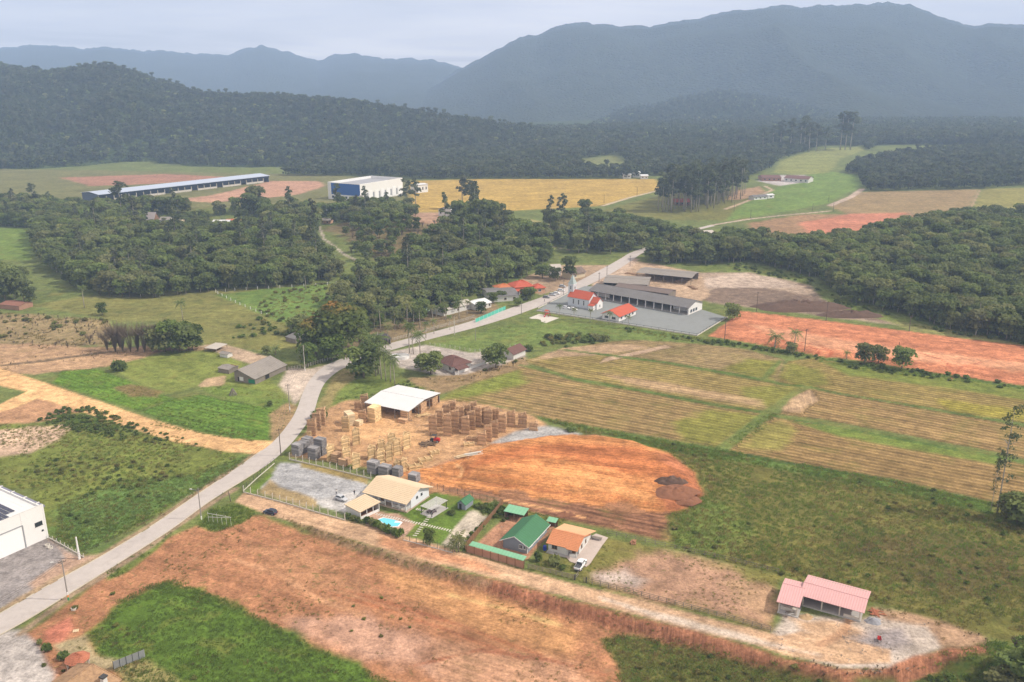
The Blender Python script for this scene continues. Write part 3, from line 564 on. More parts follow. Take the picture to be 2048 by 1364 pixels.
# narrow bands: field banks, tracks, verges
LIN = [
([(1040, 918), (1090, 914), (1180, 925), (1260, 945), (1330, 975)], .5, (.40, .165, .07), .5),
([(1030, 925), (1080, 922), (1160, 934), (1240, 955), (1310, 988)], .4, (.42, .18, .075), .5),
([(1050, 905), (1130, 900), (1230, 905), (1330, 930), (1380, 965)], .4, (.40, .17, .075), .5),
([(925, 925), (940, 940), (935, 955), (905, 962), (870, 958)], .35, (.36, .17, .08), .4),
([(912, 928), (925, 942), (920, 954), (895, 958)], .3, (.62, .38, .20), .4),
([(900, 930), (910, 944), (905, 952), (880, 955)], .3, (.38, .19, .09), .4),
([(960, 950), (1060, 958), (1160, 975), (1260, 1000), (1320, 1012)], .35, (.44, .19, .08), .5),
([(950, 965), (1050, 975), (1140, 990), (1230, 1006)], .45, (.38, .17, .08), .5),
([(1010, 1000), (1050, 1008), (1120, 1022), (1170, 1036)], .5, (.60, .36, .19), .4),
([(1000, 1005), (1060, 1018), (1150, 1040), (1250, 1062)], .4, (.13, .07, .05), .4),
([(1540, 685), (1620, 692), (1640, 705), (1610, 712)], .4, (.36, .13, .07), .4),
([(1560, 680), (1640, 690), (1665, 705), (1650, 716)], .35, (.36, .13, .07), .4),
([(1840, 705), (1890, 722), (1905, 745), (1900, 760)], .5, (.36, .14, .08), .5),
([(1960, 725), (1920, 735), (1905, 755)], .4, (.36, .14, .08), .5),
([(1500, 662), (1640, 680), (1850, 706), (2060, 730)], .5, (.64, .36, .22), .8),
([(640, 1180), (760, 1215), (900, 1262), (1050, 1320)], .4, (.34, .16, .09), .5),
([(660, 1172), (780, 1206), (920, 1250), (1080, 1310)], .4, (.34, .16, .09), .5),
([(900, 1190), (1000, 1215), (1120, 1250)], .5, (.50, .36, .18), .8),
([(830, 1330), (960, 1300), (1100, 1320), (1210, 1350)], .4, (.32, .15, .09), .5),
([(470, 1120), (560, 1150), (640, 1200), (720, 1230)], .5, (.50, .30, .18), 1.0),
([(1150, 758), (1290, 783), (1440, 812), (1535, 826)], 1.0, (0.085, 0.125, 0.035), .5),
([(1040, 730), (1150, 758)], .8, (0.11, 0.15, 0.045), .5),
([(1130, 700), (1215, 710), (1330, 725), (1480, 750), (1560, 768), (1620, 774)], 1.1, (0.085, 0.130, 0.035), .5),
([(1620, 774), (1700, 791), (1860, 817), (2000, 842), (2200, 880)], 1.0, (0.105, 0.140, 0.045), .6),
([(1535, 826), (1490, 862), (1440, 900)], 2.0, (0.150, 0.180, 0.060), .8),
([(1535, 824), (1575, 795), (1612, 774)], 1.5, (0.165, 0.185, 0.065), .8),
([(1525, 760), (1560, 722)], 1.2, (0.160, 0.190, 0.060), .6),
([(1540, 830), (1700, 860), (1850, 888), (2000, 915), (2200, 960)], .8, (0.10, 0.15, 0.045), .5),
([(1440, 900), (1600, 930), (1780, 962), (1990, 1010), (2200, 1060)], 1.1, (0.060, 0.090, 0.026), .6),
([(1080, 836), (1120, 845), (1290, 876), (1440, 900)], .9, (0.120, 0.170, 0.050), .6),
([(1250, 655), (1400, 680), (1500, 690), (1640, 716), (1760, 738), (1900, 752), (2060, 778)], 1.6, (0.085, 0.125, 0.035), .8),
([(638, 452), (648, 478), (690, 510), (765, 543)], 1.0, (0.42, 0.37, 0.30), .5),
([(1042, 475), (1100, 492), (1140, 500)], .8, (0.45, 0.36, 0.28), .5),
([(1205, 412), (1260, 395), (1330, 378)], 2.0, (0.50, 0.42, 0.32), .6),
([(1452, 418), (1500, 400), (1545, 380), (1530, 372)], 2.0, (0.46, 0.36, 0.26), .6),
([(1660, 411), (1700, 395), (1725, 378)], 3.2, (0.47, 0.38, 0.31), .6),
([(1420, 451), (1492, 439), (1562, 431), (1660, 422)], 1.9, (.47, .38, .31), .6),
([(1935, 430), (1960, 380)], 1.0, (0.36, 0.27, 0.18), .6),
([(0, 1222), (100, 1165), (200, 1113), (300, 1050), (380, 995), (450, 950), (510, 910)], 1.0, (0.33, 0.25, 0.165), .7),
([(40, 1268), (140, 1192), (210, 1149), (290, 1098), (350, 1055), (400, 1020), (470, 978)], 1.0, (0.31, 0.235, 0.165), .7),
([(550, 905), (575, 870), (600, 830), (612, 790), (650, 735)], .9, (0.42, 0.315, 0.215), .6),
([(1700, 1235), (1690, 1262), (1640, 1290)], 1.0, (0.48, 0.31, 0.20), .6),
([(300, 690), (150, 712), (20, 728)], .8, (0.19, 0.14, 0.10), .7),
([(250, 700), (90, 722), (-40, 735)], .9, (0.13, 0.10, 0.06), .7),
]
def ground_grid():
  nx, ny = 620, 700
  yy = np.exp(np.linspace(math.log(90), math.log(2400), ny))
  ss = np.linspace(-1.22, 1.22, nx)
  Y = np.repeat(yy[:, None], nx, 1)
  X = ss[None, :] * (0.565 * Y + 48)
  return X, Y
GX, GY = ground_grid()
gny, gnx = GX.shape
GZ = hgt(GX, GY)
col = np.empty(GX.shape + (4,)); amp = np.zeros(GX.shape + (3,)); uvr = np.zeros(GX.shape + (3,))
col[..., 0], col[..., 1], col[..., 2], col[..., 3] = (*G_MID, .2)
amp[..., 2] = .9
own = np.full(GX.shape, -1)
names = []
EN = [fbm(GX * .22, GY * .22, 4, 3) - .5, fbm(GX * .06, GY * .06, 4, 9) - .5]
Wd = rng.random(1)
for ri, (nm, px, c, soft, rag, rows, strk, grs, weed, dr) in enumerate(REG):
  poly = polyP([p for p in px]) if max(p[1] for p in px) < 1900 else poly_flat(px)
  lo = poly.min(0) - 12; hi = poly.max(0) + 12
  m = (GX > lo[0]) & (GX < hi[0]) & (GY > lo[1]) & (GY < hi[1])
  if not m.any():
    continue
  x, y = GX[m], GY[m]
  d = sd_poly(x, y, poly) + (EN[0][m] * 1.3 + EN[1][m] * 1.5) * rag
  w = 1 - sstep(-soft, soft, d)
  if nm is None: rag *= 2.0; soft *= 1.2
  if dr is None and rows > 0: dr = ROW
  if dr is None: strk *= .2
  mm = sum(c) / 3; c = tuple(.84 * mm * (q / mm) ** 1.2 for q in c)
  k = w[:, None]
  col[m] = col[m] * (1 - k) + np.array((*c, weed)) * k
  amp[m] = amp[m] * (1 - k) + np.array((rows, strk, grs)) * k
  if dr is not None:
    a, b = flat(*dr[0]), flat(*dr[1])
    t = (b - a) / np.linalg.norm(b - a)
    wob = 2.2 * fbm(x * .02, y * .02, 3, int(dr[0][0] + dr[0][1]) % 50)
    ac = x * -t[1] + y * t[0] + wob; al = x * t[0] + y * t[1]
    s = d < soft * .5
    tmp = uvr[m]; tmp[s] = np.stack([ac, al, 0 * ac], -1)[s]; uvr[m] = tmp
  else:
    s = d < 0
    tmp = uvr[m]; tmp[s] = np.stack([x, y, 0 * x], -1)[s]; uvr[m] = tmp
  o = own[m]; ins = d < 0
  if nm is not None:
    names.append(nm); o[ins] = len(names) - 1
  own[m] = o
for px, wd, c, soft in LIN:
  pts = polyP(px)
  lo = pts.min(0) - 8; hi = pts.max(0) + 8
  m = (GX > lo[0]) & (GX < hi[0]) & (GY > lo[1]) & (GY < hi[1])
  d = sd_line(GX[m], GY[m], pts) - wd + EN[0][m] * 1.2
  mm = sum(c) / 3; c = tuple(.84 * mm * (q / mm) ** 1.2 for q in c)
  k = (1 - sstep(-soft, soft, d))[:, None]
  col[m] = col[m] * (1 - k) + np.array((*c, .2)) * k
  g = 1.0 if c[1] > c[0] else 0.0
  amp[m] = amp[m] * (1 - k) + np.array((0, .2, g)) * k
BANKN = sd_poly(GX[GY < 345], GY[GY < 345], polyP([p for p in REG[[r[0] for r in REG].index('earth_bank')][1]]))
_b = np.zeros(GX.shape); _b[GY < 345] = 1 - sstep(-1.0, .3, BANKN)
GZ = GZ + _b * (fbm(GX * .35, GY * .35, 4, 21) - .5) * 1.3
_hard = np.ones(GX.shape)
for _px, _w in (([(0, 1240), (120, 1180), (215, 1125), (318, 1060), (400, 1002), (470, 957), (520, 922), (562, 888), (592, 852), (610, 824), (622, 790), (636, 762), (661, 739), (687, 727), (715, 716), (752, 702), (800, 688), (860, 672), (932, 653), (1004, 631), (1065, 610), (1115, 591), (1164, 568), (1214, 542), (1253, 519), (1274, 506), (1380, 463), (1430, 451)], 9.0),):
  _m = GY < 900
  _hard[_m] = np.minimum(_hard[_m], sstep(_w * .6, _w, sd_line(GX[_m], GY[_m], polyP(_px))))
_m = GY < 700
_hard[_m] *= sstep(.5, 3, sd_poly(GX[_m], GY[_m], polyP([(1072, 622), (1230, 645), (1394, 671), (1454, 635), (1405, 620), (1255, 578), (1150, 580)])))
GZ = GZ + _hard * np.clip(amp[..., 2], 0, 1) * (fbm(GX * .12, GY * .12, 3, 5) - .5) * .25 * (GY < 560)
def ground_material():
  t = NT('ground_surface')
  p = t.pos()
  ca = t.attr('Col'); am = t.attr('amp'); uv = t.attr('uvr')
  sx = t.n('ShaderNodeSeparateXYZ'); t.link(am.outputs['Vector'], sx.inputs[0])
  rows, strk, grs = sx.outputs
  su = t.n('ShaderNodeSeparateXYZ'); t.link(uv.outputs['Vector'], su.inputs[0])
  weed = ca.outputs['Alpha']
  # broad and fine mottling
  nb = t.noise(p, .035, 4, .6); nm_ = t.noise(p, .25, 5, .65, .3); nf = t.noise(p, 1.3, 7, .78)
  vb = t.remap(nb, .3, .7, .80, 1.20); vm = t.remap(nm_, .34, .66, .70, 1.30); vf = t.remap(nf, .34, .66, .62, 1.38)
  k = t.math('MULTIPLY', t.math('MULTIPLY', vb, vm), vf)
  comb = t.n('ShaderNodeCombineColor')
  for i in range(3): t.link(k, comb.inputs[i])
  c = t.mix(1.0, ca.outputs['Color'], comb.outputs[0], 'MULTIPLY')
  # grass: yellowing patches and lush patches
  ny = t.noise(p, .11, 5, .7, .6)
  c = t.mix(t.math('MULTIPLY', t.remap(ny, .52, .72, 0, .55), grs), c, (.225, .190, .055, 1))
  c = t.mix(t.math('MULTIPLY', t.remap(ny, .48, .28, 0, .5), grs), c, (.058, .095, .019, 1))
  # weeds and litter on bare soil, bare spots in grass
  nw = t.noise(p, .55, 6, .75, .5)
  thr = t.math('SUBTRACT', .74, t.math('MULTIPLY', weed, .26))
  wf = t.math('MULTIPLY', t.math('SUBTRACT', nw, thr), 9.0, True)
  c = t.mix(t.math('MULTIPLY', wf, .75), c, (.125, .120, .038, 1))
  nw2 = t.noise(p, .19, 5, .7, .4)
  thr2 = t.math('SUBTRACT', .76, t.math('MULTIPLY', weed, .22))
  c = t.mix(t.math('MULTIPLY', t.math('MULTIPLY', t.math('SUBTRACT', nw2, thr2), 8.0, True), .6), c, (.30, .19, .105, 1))
  # furrows and wheel marks along the working direction
  ph = t.math('ADD', t.math('MULTIPLY', su.outputs[0], 2 * math.pi / 2.5), t.math('MULTIPLY', nm_, 1.6))
  s = t.math('SINE', ph)
  ph2 = t.math('SINE', t.math('ADD', t.math('MULTIPLY', su.outputs[0], 2 * math.pi / 7.3), 1.0))
  mp = t.n('ShaderNodeCombineXYZ')
  t.link(t.math('MULTIPLY', su.outputs[0], 1.0), mp.inputs[0]); t.link(t.math('MULTIPLY', su.outputs[1], .045), mp.inputs[1])
  ns = t.noise(mp.outputs[0], 1.5, 6, .72)
  ns2 = t.noise(mp.outputs[0], .22, 3, .6)
  rr = t.math('MULTIPLY', t.math('ADD', t.math('MULTIPLY', s, .22), t.math('MULTIPLY', ph2, .10)), rows)
  st = t.math('MULTIPLY', t.math('ADD', t.remap(ns, .3, .7, -.26, .26), t.remap(ns2, .3, .7, -.20, .20)), strk)
  kk = t.math('MAXIMUM', t.math('ADD', t.math('ADD', 1.0, rr), st), .25)
  comb2 = t.n('ShaderNodeCombineColor')
  for i in range(3): t.link(kk, comb2.inputs[i])
  c = t.mix(1.0, c, comb2.outputs[0], 'MULTIPLY')
  # green regrowth between furrows
  ng = t.noise(p, .06, 4, .65, .5)
  c = t.mix(t.math('MULTIPLY', t.math('MULTIPLY', t.remap(ng, .50, .66, 0, .45), rows), t.remap(s, -1, 1, 1.0, .3)), c, (.150, .165, .030, 1))
  t.color(c)
  h = t.math('ADD', t.math('ADD', t.math('MULTIPLY', nf, .35), t.math('MULTIPLY', nm_, .6)), t.math('ADD', t.math('MULTIPLY', rr, .8), t.math('MULTIPLY', st, .5)))
  t.bump(h, .75, .45)
  t.b.inputs['Roughness'].default_value = 1.0
  t.b.inputs['Specular IOR Level'].default_value = 0.05
  return t.m
M_GROUND = ground_material()
def grid_part(name, sel):
  """the faces of the ground sheet picked by sel, as one mesh"""
  fi = np.nonzero(sel.ravel())[0]
  r, q = fi // (gnx - 1), fi % (gnx - 1)
  a = r * gnx + q
  quads = np.stack([a, a + 1, a + 1 + gnx, a + gnx], 1)
  used, inv = np.unique(quads, return_inverse=True)
  inv = inv.reshape(quads.shape)
  me = bpy.data.meshes.new(name)
  me.vertices.add(len(used)); me.loops.add(inv.size); me.polygons.add(len(fi))
  co = np.stack([GX.ravel()[used], GY.ravel()[used], GZ.ravel()[used]], 1)
  me.vertices.foreach_set('co', co.ravel().astype(np.float32))
  me.loops.foreach_set('vertex_index', inv.ravel().astype(np.int32))
  me.polygons.foreach_set('loop_start', np.arange(0, inv.size, 4, dtype=np.int32))
  me.polygons.foreach_set('use_smooth', np.ones(len(fi), bool))
  me.update(calc_edges=True)
  for nm, arr, ty in (('Col', col, 'FLOAT_COLOR'), ('amp', amp, 'FLOAT_VECTOR'), ('uvr', uvr, 'FLOAT_VECTOR')):
    at = me.attributes.new(nm, ty, 'POINT')
    d = arr.reshape(-1, arr.shape[-1])[used].astype(np.float32).ravel()
    at.data.foreach_set('color' if ty == 'FLOAT_COLOR' else 'vector', d)
  me.materials.append(M_GROUND)
  o = bpy.data.objects.new(name, me); link(o)
  o['kind'] = 'structure'
  return o
_fo = own[:-1, :-1]
grid_part('ground', _fo < 0)
for i, nm in enumerate(names):
  if (_fo == i).any():
    grid_part(nm, _fo == i)
# ------------------------------------------------------------------ hills and mountains
def skyline(pts):
  a = []; e = []
  for x, y in pts:
    u, Yd, Zd = ray(x, y)
    a.append(u / Yd); e.append(Zd / Yd)
  return np.array(a), np.array(e)
def hill(name, pts, ridge, base, material, amin, amax, na=240, nd=70, rough=.1, treeh=0, seed=0, back=1.5, z0=0.0, ridge_noise=0.0):
  a, e = skyline(pts)
  A = np.linspace(amin, amax, na)
  E = np.interp(A, a, e)
  rp = skyline([(x, 200) for x, _ in ridge])[0]
  YR = np.interp(A, rp, [q for _, q in ridge]); YB = np.interp(A, skyline([(x, 300) for x, _ in base])[0], [q for _, q in base])
  s = np.linspace(0, back, nd)[:, None]
  Y = YB + (YR - YB) * s
  X = A * Y
  ZR = np.maximum(CAM_H + YR * E - treeh, z0 - 4)
  prof = np.where(s <= 1, .5 - .5 * np.cos(np.clip(s, 0, 1) * math.pi * .92) , 0)
  pmax = .5 - .5 * math.cos(math.pi * .92)
  prof = np.where(s <= 1, (prof / pmax), 1 - .35 * ((s - 1) / (back - 1)) ** 1.5)
  ZR = ZR + (fbm(A * YR / 45, A * 0 + 3, 4, seed + 9) - .5) * ridge_noise * sstep(.88, 1.0, s)
  L = np.mean(YR - YB)
  nz = fbm(X / L * 3.2, Y / L * 3.2, 5, seed) - .5
  rid = 1 - np.abs(2 * fbm(X / L * 2.1 + 5, Y / L * 1.2, 4, seed + 50) - 1)
  env = np.clip(s, 0, 1) * np.clip(1 - s, 0, 1) * 4
  Z = z0 - 3 + (ZR - z0 + 3) * (prof + env * (nz * .55 + (rid - .75) * .8) * .62)
  Z = np.where(np.abs(s - 1) < 1e-6, ZR, Z)
  Z = np.where(s > 1, np.minimum(Z, ZR - (s - 1) * 20), Z)
  # nothing on the near slope may rise above the line of sight to the ridge
  lim = CAM_H + Y * E - treeh - 1.5 - ridge_noise * .5
  Z = np.where(s < 1, np.minimum(Z, lim), Z)
  Z = np.maximum(Z, -6.0)
  vs_ = np.stack([X, Y, Z], -1).reshape(-1, 3)
  i = np.arange((nd - 1) * (na - 1)); r, q = i // (na - 1), i % (na - 1)
  k = r * na + q
  fs = np.stack([k, k + 1, k + 1 + na, k + na], 1)
  o = mesh_obj(name, vs_.tolist(), fs.tolist(), material, smooth=True)
  o['kind'] = 'structure'
  return o, X, Y, Z, s
def wooded(name, c1, c2, scale, bump):
  t = NT(name)
  p = t.pos()
  vo = t.n('ShaderNodeTexVoronoi'); vo.inputs['Scale'].default_value = 1 / scale; vo.inputs['Randomness'].default_value = 1.0
  t.link(p, vo.inputs['Vector'])
  n = t.noise(p, .012, 5, .65)
  n2 = t.noise(p, .003, 4, .6)
  f = t.math('ADD', t.math('MULTIPLY', n, .55), t.math('MULTIPLY', n2, .45))
  c = t.mix(t.remap(f, .35, .65, 0, 1), (*c1, 1), (*c2, 1))
  hs_ = t.n('ShaderNodeSeparateColor'); t.link(vo.outputs['Color'], hs_.inputs[0])
  c = t.mix(t.remap(hs_.outputs[0], 0, 1, 0, .8), c, (c2[0] * 1.25, c2[1] * 1.2, c2[2], 1))
  t.color(c)
  d = t.math('SUBTRACT', 1.0, vo.outputs['Distance'])
  t.bump(t.math('ADD', d, t.math('MULTIPLY', t.noise(p, 2.5 / scale, 3, .6), .5)), 1.0, bump)
  t.b.inputs['Specular IOR Level'].default_value = 0.05
  t.b.inputs['Roughness'].default_value = 1.0
  return t.m
M_WOOD = wooded('woodland_cover', (.030, .048, .018), (.055, .078, .026), 7.0, 6.0)
M_WOODFAR = wooded('woodland_far', (.020, .030, .020), (.046, .058, .034), 11.0, 12.0)
SK_LEFT = [(-700, 150), (-300, 110), (0, 94), (60, 87), (120, 89), (160, 96), (210, 93), (260, 97), (290, 102), (320, 98), (380, 105), (460, 107), (490, 96), (525, 89), (560, 98), (600, 109), (635, 119), (670, 108), (710, 105), (745, 113), (800, 116), (860, 117), (900, 126), (930, 133), (1000, 150), (1200, 170), (1500, 200)]
hill('mountain_ridge', SK_LEFT, [(-700, 6200), (1500, 5800)], [(-700, 3100), (1500, 3100)], M_WOODFAR, -.95, .30, 900, 60, treeh=2, seed=11, back=1.1, ridge_noise=26)
SK_RIGHT = [(500, 330), (700, 260), (860, 170), (925, 133), (960, 116), (1000, 93), (1040, 73), (1075, 68), (1100, 56), (1130, 46), (1180, 43), (1240, 50), (1300, 50), (1340, 43), (1400, 36), (1440, 23), (1500, 15), (1560, 8), (1600, 11), (1700, 5), (1770, 3), (1820, 5), (1850, 18), (1900, 38), (1950, 50), (1980, 45), (2048, 48), (2300, 60), (2900, 120)]
hill('mountain', SK_RIGHT, [(500, 4700), (2900, 3900)], [(500, 2600), (1300, 2250), (2900, 1950)], M_WOODFAR, -.3, 1.0, 900, 80, treeh=2, seed=23, back=1.25, ridge_noise=24)
SK_MID = [(1060, 300), (1150, 266), (1200, 238), (1250, 214), (1300, 211), (1350, 197), (1440, 180), (1520, 192), (1600, 202), (1680, 217), (1750, 236), (1900, 262), (2100, 280)]
MIDH = hill('foothill', SK_MID, [(1060, 2700), (2100, 2700)], [(1060, 1950), (2100, 1900)], M_WOOD, .0, .68, 200, 50, treeh=9, seed=31, z0=10)
SK_NEAR = [(-900, 190), (-500, 150), (-200, 122), (0, 130), (60, 137), (100, 141), (180, 131), (215, 129), (260, 141), (330, 162), (400, 184), (470, 188), (540, 188), (640, 196), (720, 201), (760, 209), (850, 223), (930, 236), (1000, 244), (1060, 252), (1130, 264), (1250, 290), (1350, 310), (1500, 330)]
NEARH = hill('wooded_hill', SK_NEAR, [(-900, 2050), (0, 1900), (700, 1720), (1500, 1600)], [(-900, 1180), (0, 1160), (700, 1190), (1100, 1260), (1500, 1350)], M_WOOD, -.95, .35, 240, 60, treeh=9, seed=41)
o_ = mesh_obj('valley_floor', [(-8500, -800, -5), (8500, -800, -5), (8500, 6650, -5), (-8500, 6650, -5)], [(0, 1, 2, 3)], M_WOOD); o_['kind'] = 'structure'
# ------------------------------------------------------------------ haze
def haze_box():
  b = MB().box(-9000, 9000, -900, 6750, -9, 640)
  o = b.build('haze', [], kind='stuff')
  m = bpy.data.materials.new('haze_air'); m.use_nodes = True
  m.node_tree.nodes.clear()
  v = m.node_tree.nodes.new('ShaderNodeVolumePrincipled')
  v.inputs['Color'].default_value = (.50, .68, 1.0, 1)
  v.inputs['Density'].default_value = HAZE
  v.inputs['Anisotropy'].default_value = 0.0
  out = m.node_tree.nodes.new('ShaderNodeOutputMaterial')
  m.node_tree.links.new(v.outputs[0], out.inputs['Volume'])
  o.data.materials.clear(); o.data.materials.append(m)
  return o
HAZE = 0.00020
haze_box()
# ------------------------------------------------------------------ vegetation: meshes
def foliage_mat(name, c1, c2, c3=None, top=None, soft=0.22):
  t = NT(name)
  oi = t.n('ShaderNodeObjectInfo')
  tint = t.attr('tint').outputs['Fac']
  p = t.pos()
  n = t.noise(p, .35, 3, .6)
  n0 = t.noise(p, .010, 4, .65)
  f = t.math('ADD', t.math('MULTIPLY', tint, .40), t.math('ADD', t.math('MULTIPLY', n, .25), t.math('MULTIPLY', n0, .35)))
  c = t.mix(t.remap(f, .25, .75, 0, 1), (*c1, 1), (*c2, 1))
  if c3 is not None:
    c = t.mix(t.remap(oi.outputs['Random'], .55, 1.0, 0, .8), c, (*c3, 1))
  k = t.remap(t.math('FRACT', t.math('MULTIPLY', oi.outputs['Random'], 7.31)), 0, 1, .72, 1.25)
  comb = t.n('ShaderNodeCombineColor')
  for i in range(3): t.link(k, comb.inputs[i])
  c = t.mix(1.0, c, comb.outputs[0], 'MULTIPLY')
  if top is not None:
    tp = t.attr('top').outputs['Fac']
    c = t.mix(t.math('MULTIPLY', tp, t.remap(n, .4, .6, .35, 1)), c, (*top, 1))
  t.color(c)
  t.b.inputs['Roughness'].default_value = .75
  t.b.inputs['Specular IOR Level'].default_value = .18
  if soft > 0:
    geo = t.n('ShaderNodeNewGeometry')
    vm = t.n('ShaderNodeVectorMath', operation='SCALE'); t.link(geo.outputs['Normal'], vm.inputs[0]); vm.inputs['Scale'].default_value = 1 - soft
    va = t.n('ShaderNodeVectorMath', operation='ADD'); t.link(vm.outputs[0], va.inputs[0]); va.inputs[1].default_value = (0, 0, soft)
    nz = t.n('ShaderNodeVectorMath', operation='NORMALIZE'); t.link(va.outputs[0], nz.inputs[0])
    t.link(nz.outputs[0], t.b.inputs['Normal'])
  tr = t.n('ShaderNodeBsdfTranslucent')
  t.link(t.mix(1.0, c, (1.3, 1.35, .8, 1), 'MULTIPLY'), tr.inputs['Color'])
  ms = t.n('ShaderNodeMixShader'); ms.inputs[0].default_value = .5 if soft > .55 else .30
  t.link(t.b.outputs[0], ms.inputs[1]); t.link(tr.outputs[0], ms.inputs[2])
  t.link(ms.outputs[0], t.t.nodes['Material Output'].inputs['Surface'])
  return t.m
M_LEAF = foliage_mat('leaves_broad', (.076, .114, .030), (.185, .225, .062), (.195, .185, .075))
M_LEAFW = foliage_mat('leaves_wood', (.066, .094, .032), (.170, .200, .062), (.185, .180, .080))
M_LEAFSHADE = foliage_mat('leaves_hill_cloud_shade', (.034, .050, .022), (.082, .104, .040), (.095, .100, .052), None, .3)  # far and hill leaves darkened: cloud shade on the hill put into their colour
M_LEAFB = foliage_mat('leaves_bright', (.060, .095, .018), (.130, .175, .036), (.11, .13, .04))
M_EUC = foliage_mat('leaves_eucalyptus', (.062, .082, .040), (.115, .135, .066), (.105, .11, .066))
M_PALM = foliage_mat('leaves_palm', (.080, .120, .030), (.170, .205, .070), (.18, .17, .07))
M_RUST = foliage_mat('leaves_flowering', (.060, .090, .020), (.110, .130, .030), None, (.30, .15, .035))
M_DRY = foliage_mat('twigs_dry', (.230, .170, .125), (.38, .30, .225), None, None, .6)
M_GRASS = foliage_mat('grass_blades', (.145, .164, .042), (.228, .234, .066), (.24, .19, .07), None, .75)
M_GRASSG = foliage_mat('grass_green', (.108, .165, .032), (.175, .245, .056), (.165, .205, .05), None, .8)
M_GRASSD = foliage_mat('grass_dry', (.195, .155, .064), (.295, .232, .100), (.22, .155, .075), None, .75)
M_BARK = mat('bark', (.20, .165, .13), .95, .25, 2.0)
M_BARKP = mat('bark_pale', (.38, .34, .29), .95, .25, 2.0)
def cards(blobs, n, size, seed, inner=.72, droop=.0, aspect=1.4):
  """n leaf clumps spread through the outer part of the blobs; returns verts, quads, tint, height fraction"""
  g = np.random.default_rng(seed)
  bl = np.array(blobs, float)                       # cx cy cz rx ry rz
  wgt = (bl[:, 3] * bl[:, 4] + bl[:, 4] * bl[:, 5] + bl[:, 3] * bl[:, 5]); wgt /= wgt.sum()
  k = g.choice(len(bl), n, p=wgt)
  d = g.normal(size=(n, 3)); d /= np.linalg.norm(d, axis=1)[:, None]
  low = d[:, 2] < -.45; d[low, 2] *= -1
  r = inner + (1.06 - inner) * g.random(n) ** .6
  ctr = bl[k, :3] + d * bl[k, 3:] * r[:, None]
  nrm = d * .75 + g.normal(size=(n, 3)) * .55 + np.array((0, 0, .35))
  nrm /= np.linalg.norm(nrm, axis=1)[:, None]
  a = np.cross(nrm, g.normal(size=(n, 3))); a /= np.linalg.norm(a, axis=1)[:, None]
  b = np.cross(nrm, a)
  s = size * (.65 + .8 * g.random(n))[:, None] * .5
  asp = aspect
  q = np.stack([ctr - a * s * asp, ctr - b * s - nrm * s * .25, ctr + a * s * asp, ctr + b * s - nrm * s * .25], 1)
  zz = ctr[:, 2]; top = np.clip((zz - zz.min()) / (zz.max() - zz.min() + 1e-6), 0, 1)
  tint = np.repeat(np.clip(.35 * g.random(n) + .65 * g.random(len(bl))[k], 0, 1), 4)
  return q.reshape(-1, 3), np.arange(4 * n).reshape(-1, 4), tint, np.repeat(sstep(.72, 1.0, top), 4)
def np_mesh(name, verts, quads, mats, mi=None, attrs=None, smooth=False):
  me = bpy.data.meshes.new(name)
  nf = len(quads); k = quads.shape[1]
  me.vertices.add(len(verts)); me.loops.add(nf * k); me.polygons.add(nf)
  me.vertices.foreach_set('co', np.asarray(verts, np.float32).ravel())
  me.loops.foreach_set('vertex_index', quads.astype(np.int32).ravel())
  me.polygons.foreach_set('loop_start', np.arange(0, nf * k, k, dtype=np.int32))
  for m in mats: me.materials.append(m)
  if mi is not None: me.polygons.foreach_set('material_index', np.asarray(mi, np.int32))
  if smooth: me.polygons.foreach_set('use_smooth', np.ones(nf, bool))
  me.update(calc_edges=True)
  for nm, d in (attrs or {}).items():
    a = me.attributes.new(nm, 'FLOAT', 'POINT'); a.data.foreach_set('value', np.asarray(d, np.float32))
  return me
def crown_mesh(name, blobs, n, size, m, seed, **kw):
  v, f, t, tp = cards(blobs, n, size, seed, **kw)
  return np_mesh(name, v, f, [m], attrs={'tint': t, 'top': tp})
def mb_mesh(mb, name, mats, smooth=True):
  me = bpy.data.meshes.new(name)
  me.from_pydata(mb.v, [], mb.f)
  for m in mats: me.materials.append(m)
  me.polygons.foreach_set('material_index', np.asarray(mb.m, np.int32))
  if smooth: me.polygons.foreach_set('use_smooth', np.ones(len(me.polygons), bool))
  me.update()
  return me
def broad_blobs(g, h, r, lobes=9, flat=.75):
  bl = []
  for i in range(lobes):
    a = 2.399 * i + g.random() * .8
    q = r * (.25 + .48 * math.sqrt((i + .5) / lobes))
    z = h - r * flat * .8 + (1 - q / r) * r * flat * .75 + (g.random() - .5) * r * .35
    rr = r * (.34 + .18 * g.random())
    bl.append((q * math.cos(a), q * math.sin(a), z, rr, rr, rr * (.7 + .2 * g.random())))
  bl.append((0, 0, h - r * flat, r * .62, r * .62, r * flat * .6))
  return bl
def trunk_mb(g, h, r, top, nb=4, lean=.06):
  mb = MB()
  lx, ly = (g.random() - .5) * lean * h, (g.random() - .5) * lean * h
  mb.tube([(0, 0, -.5), (lx * .2, ly * .2, h * .3), (lx * .6, ly * .6, h * .65), (lx, ly, h)], [r * 1.3, r, r * .75, r * .35], 6)
  for i in range(nb):
    a = 2 * math.pi * i / max(nb, 1) + g.random()
    z = h * (.5 + .35 * g.random())
    f = z / h
    e = top * (.5 + .3 * g.random())
    mb.tube([(lx * f, ly * f, z), (lx * f + e * .5 * math.cos(a), ly * f + e * .5 * math.sin(a), z + e * .45),
        (lx * f + e * math.cos(a), ly * f + e * math.sin(a), z + e * .7)], [r * .45, r * .3, r * .12], 5)
  return mb
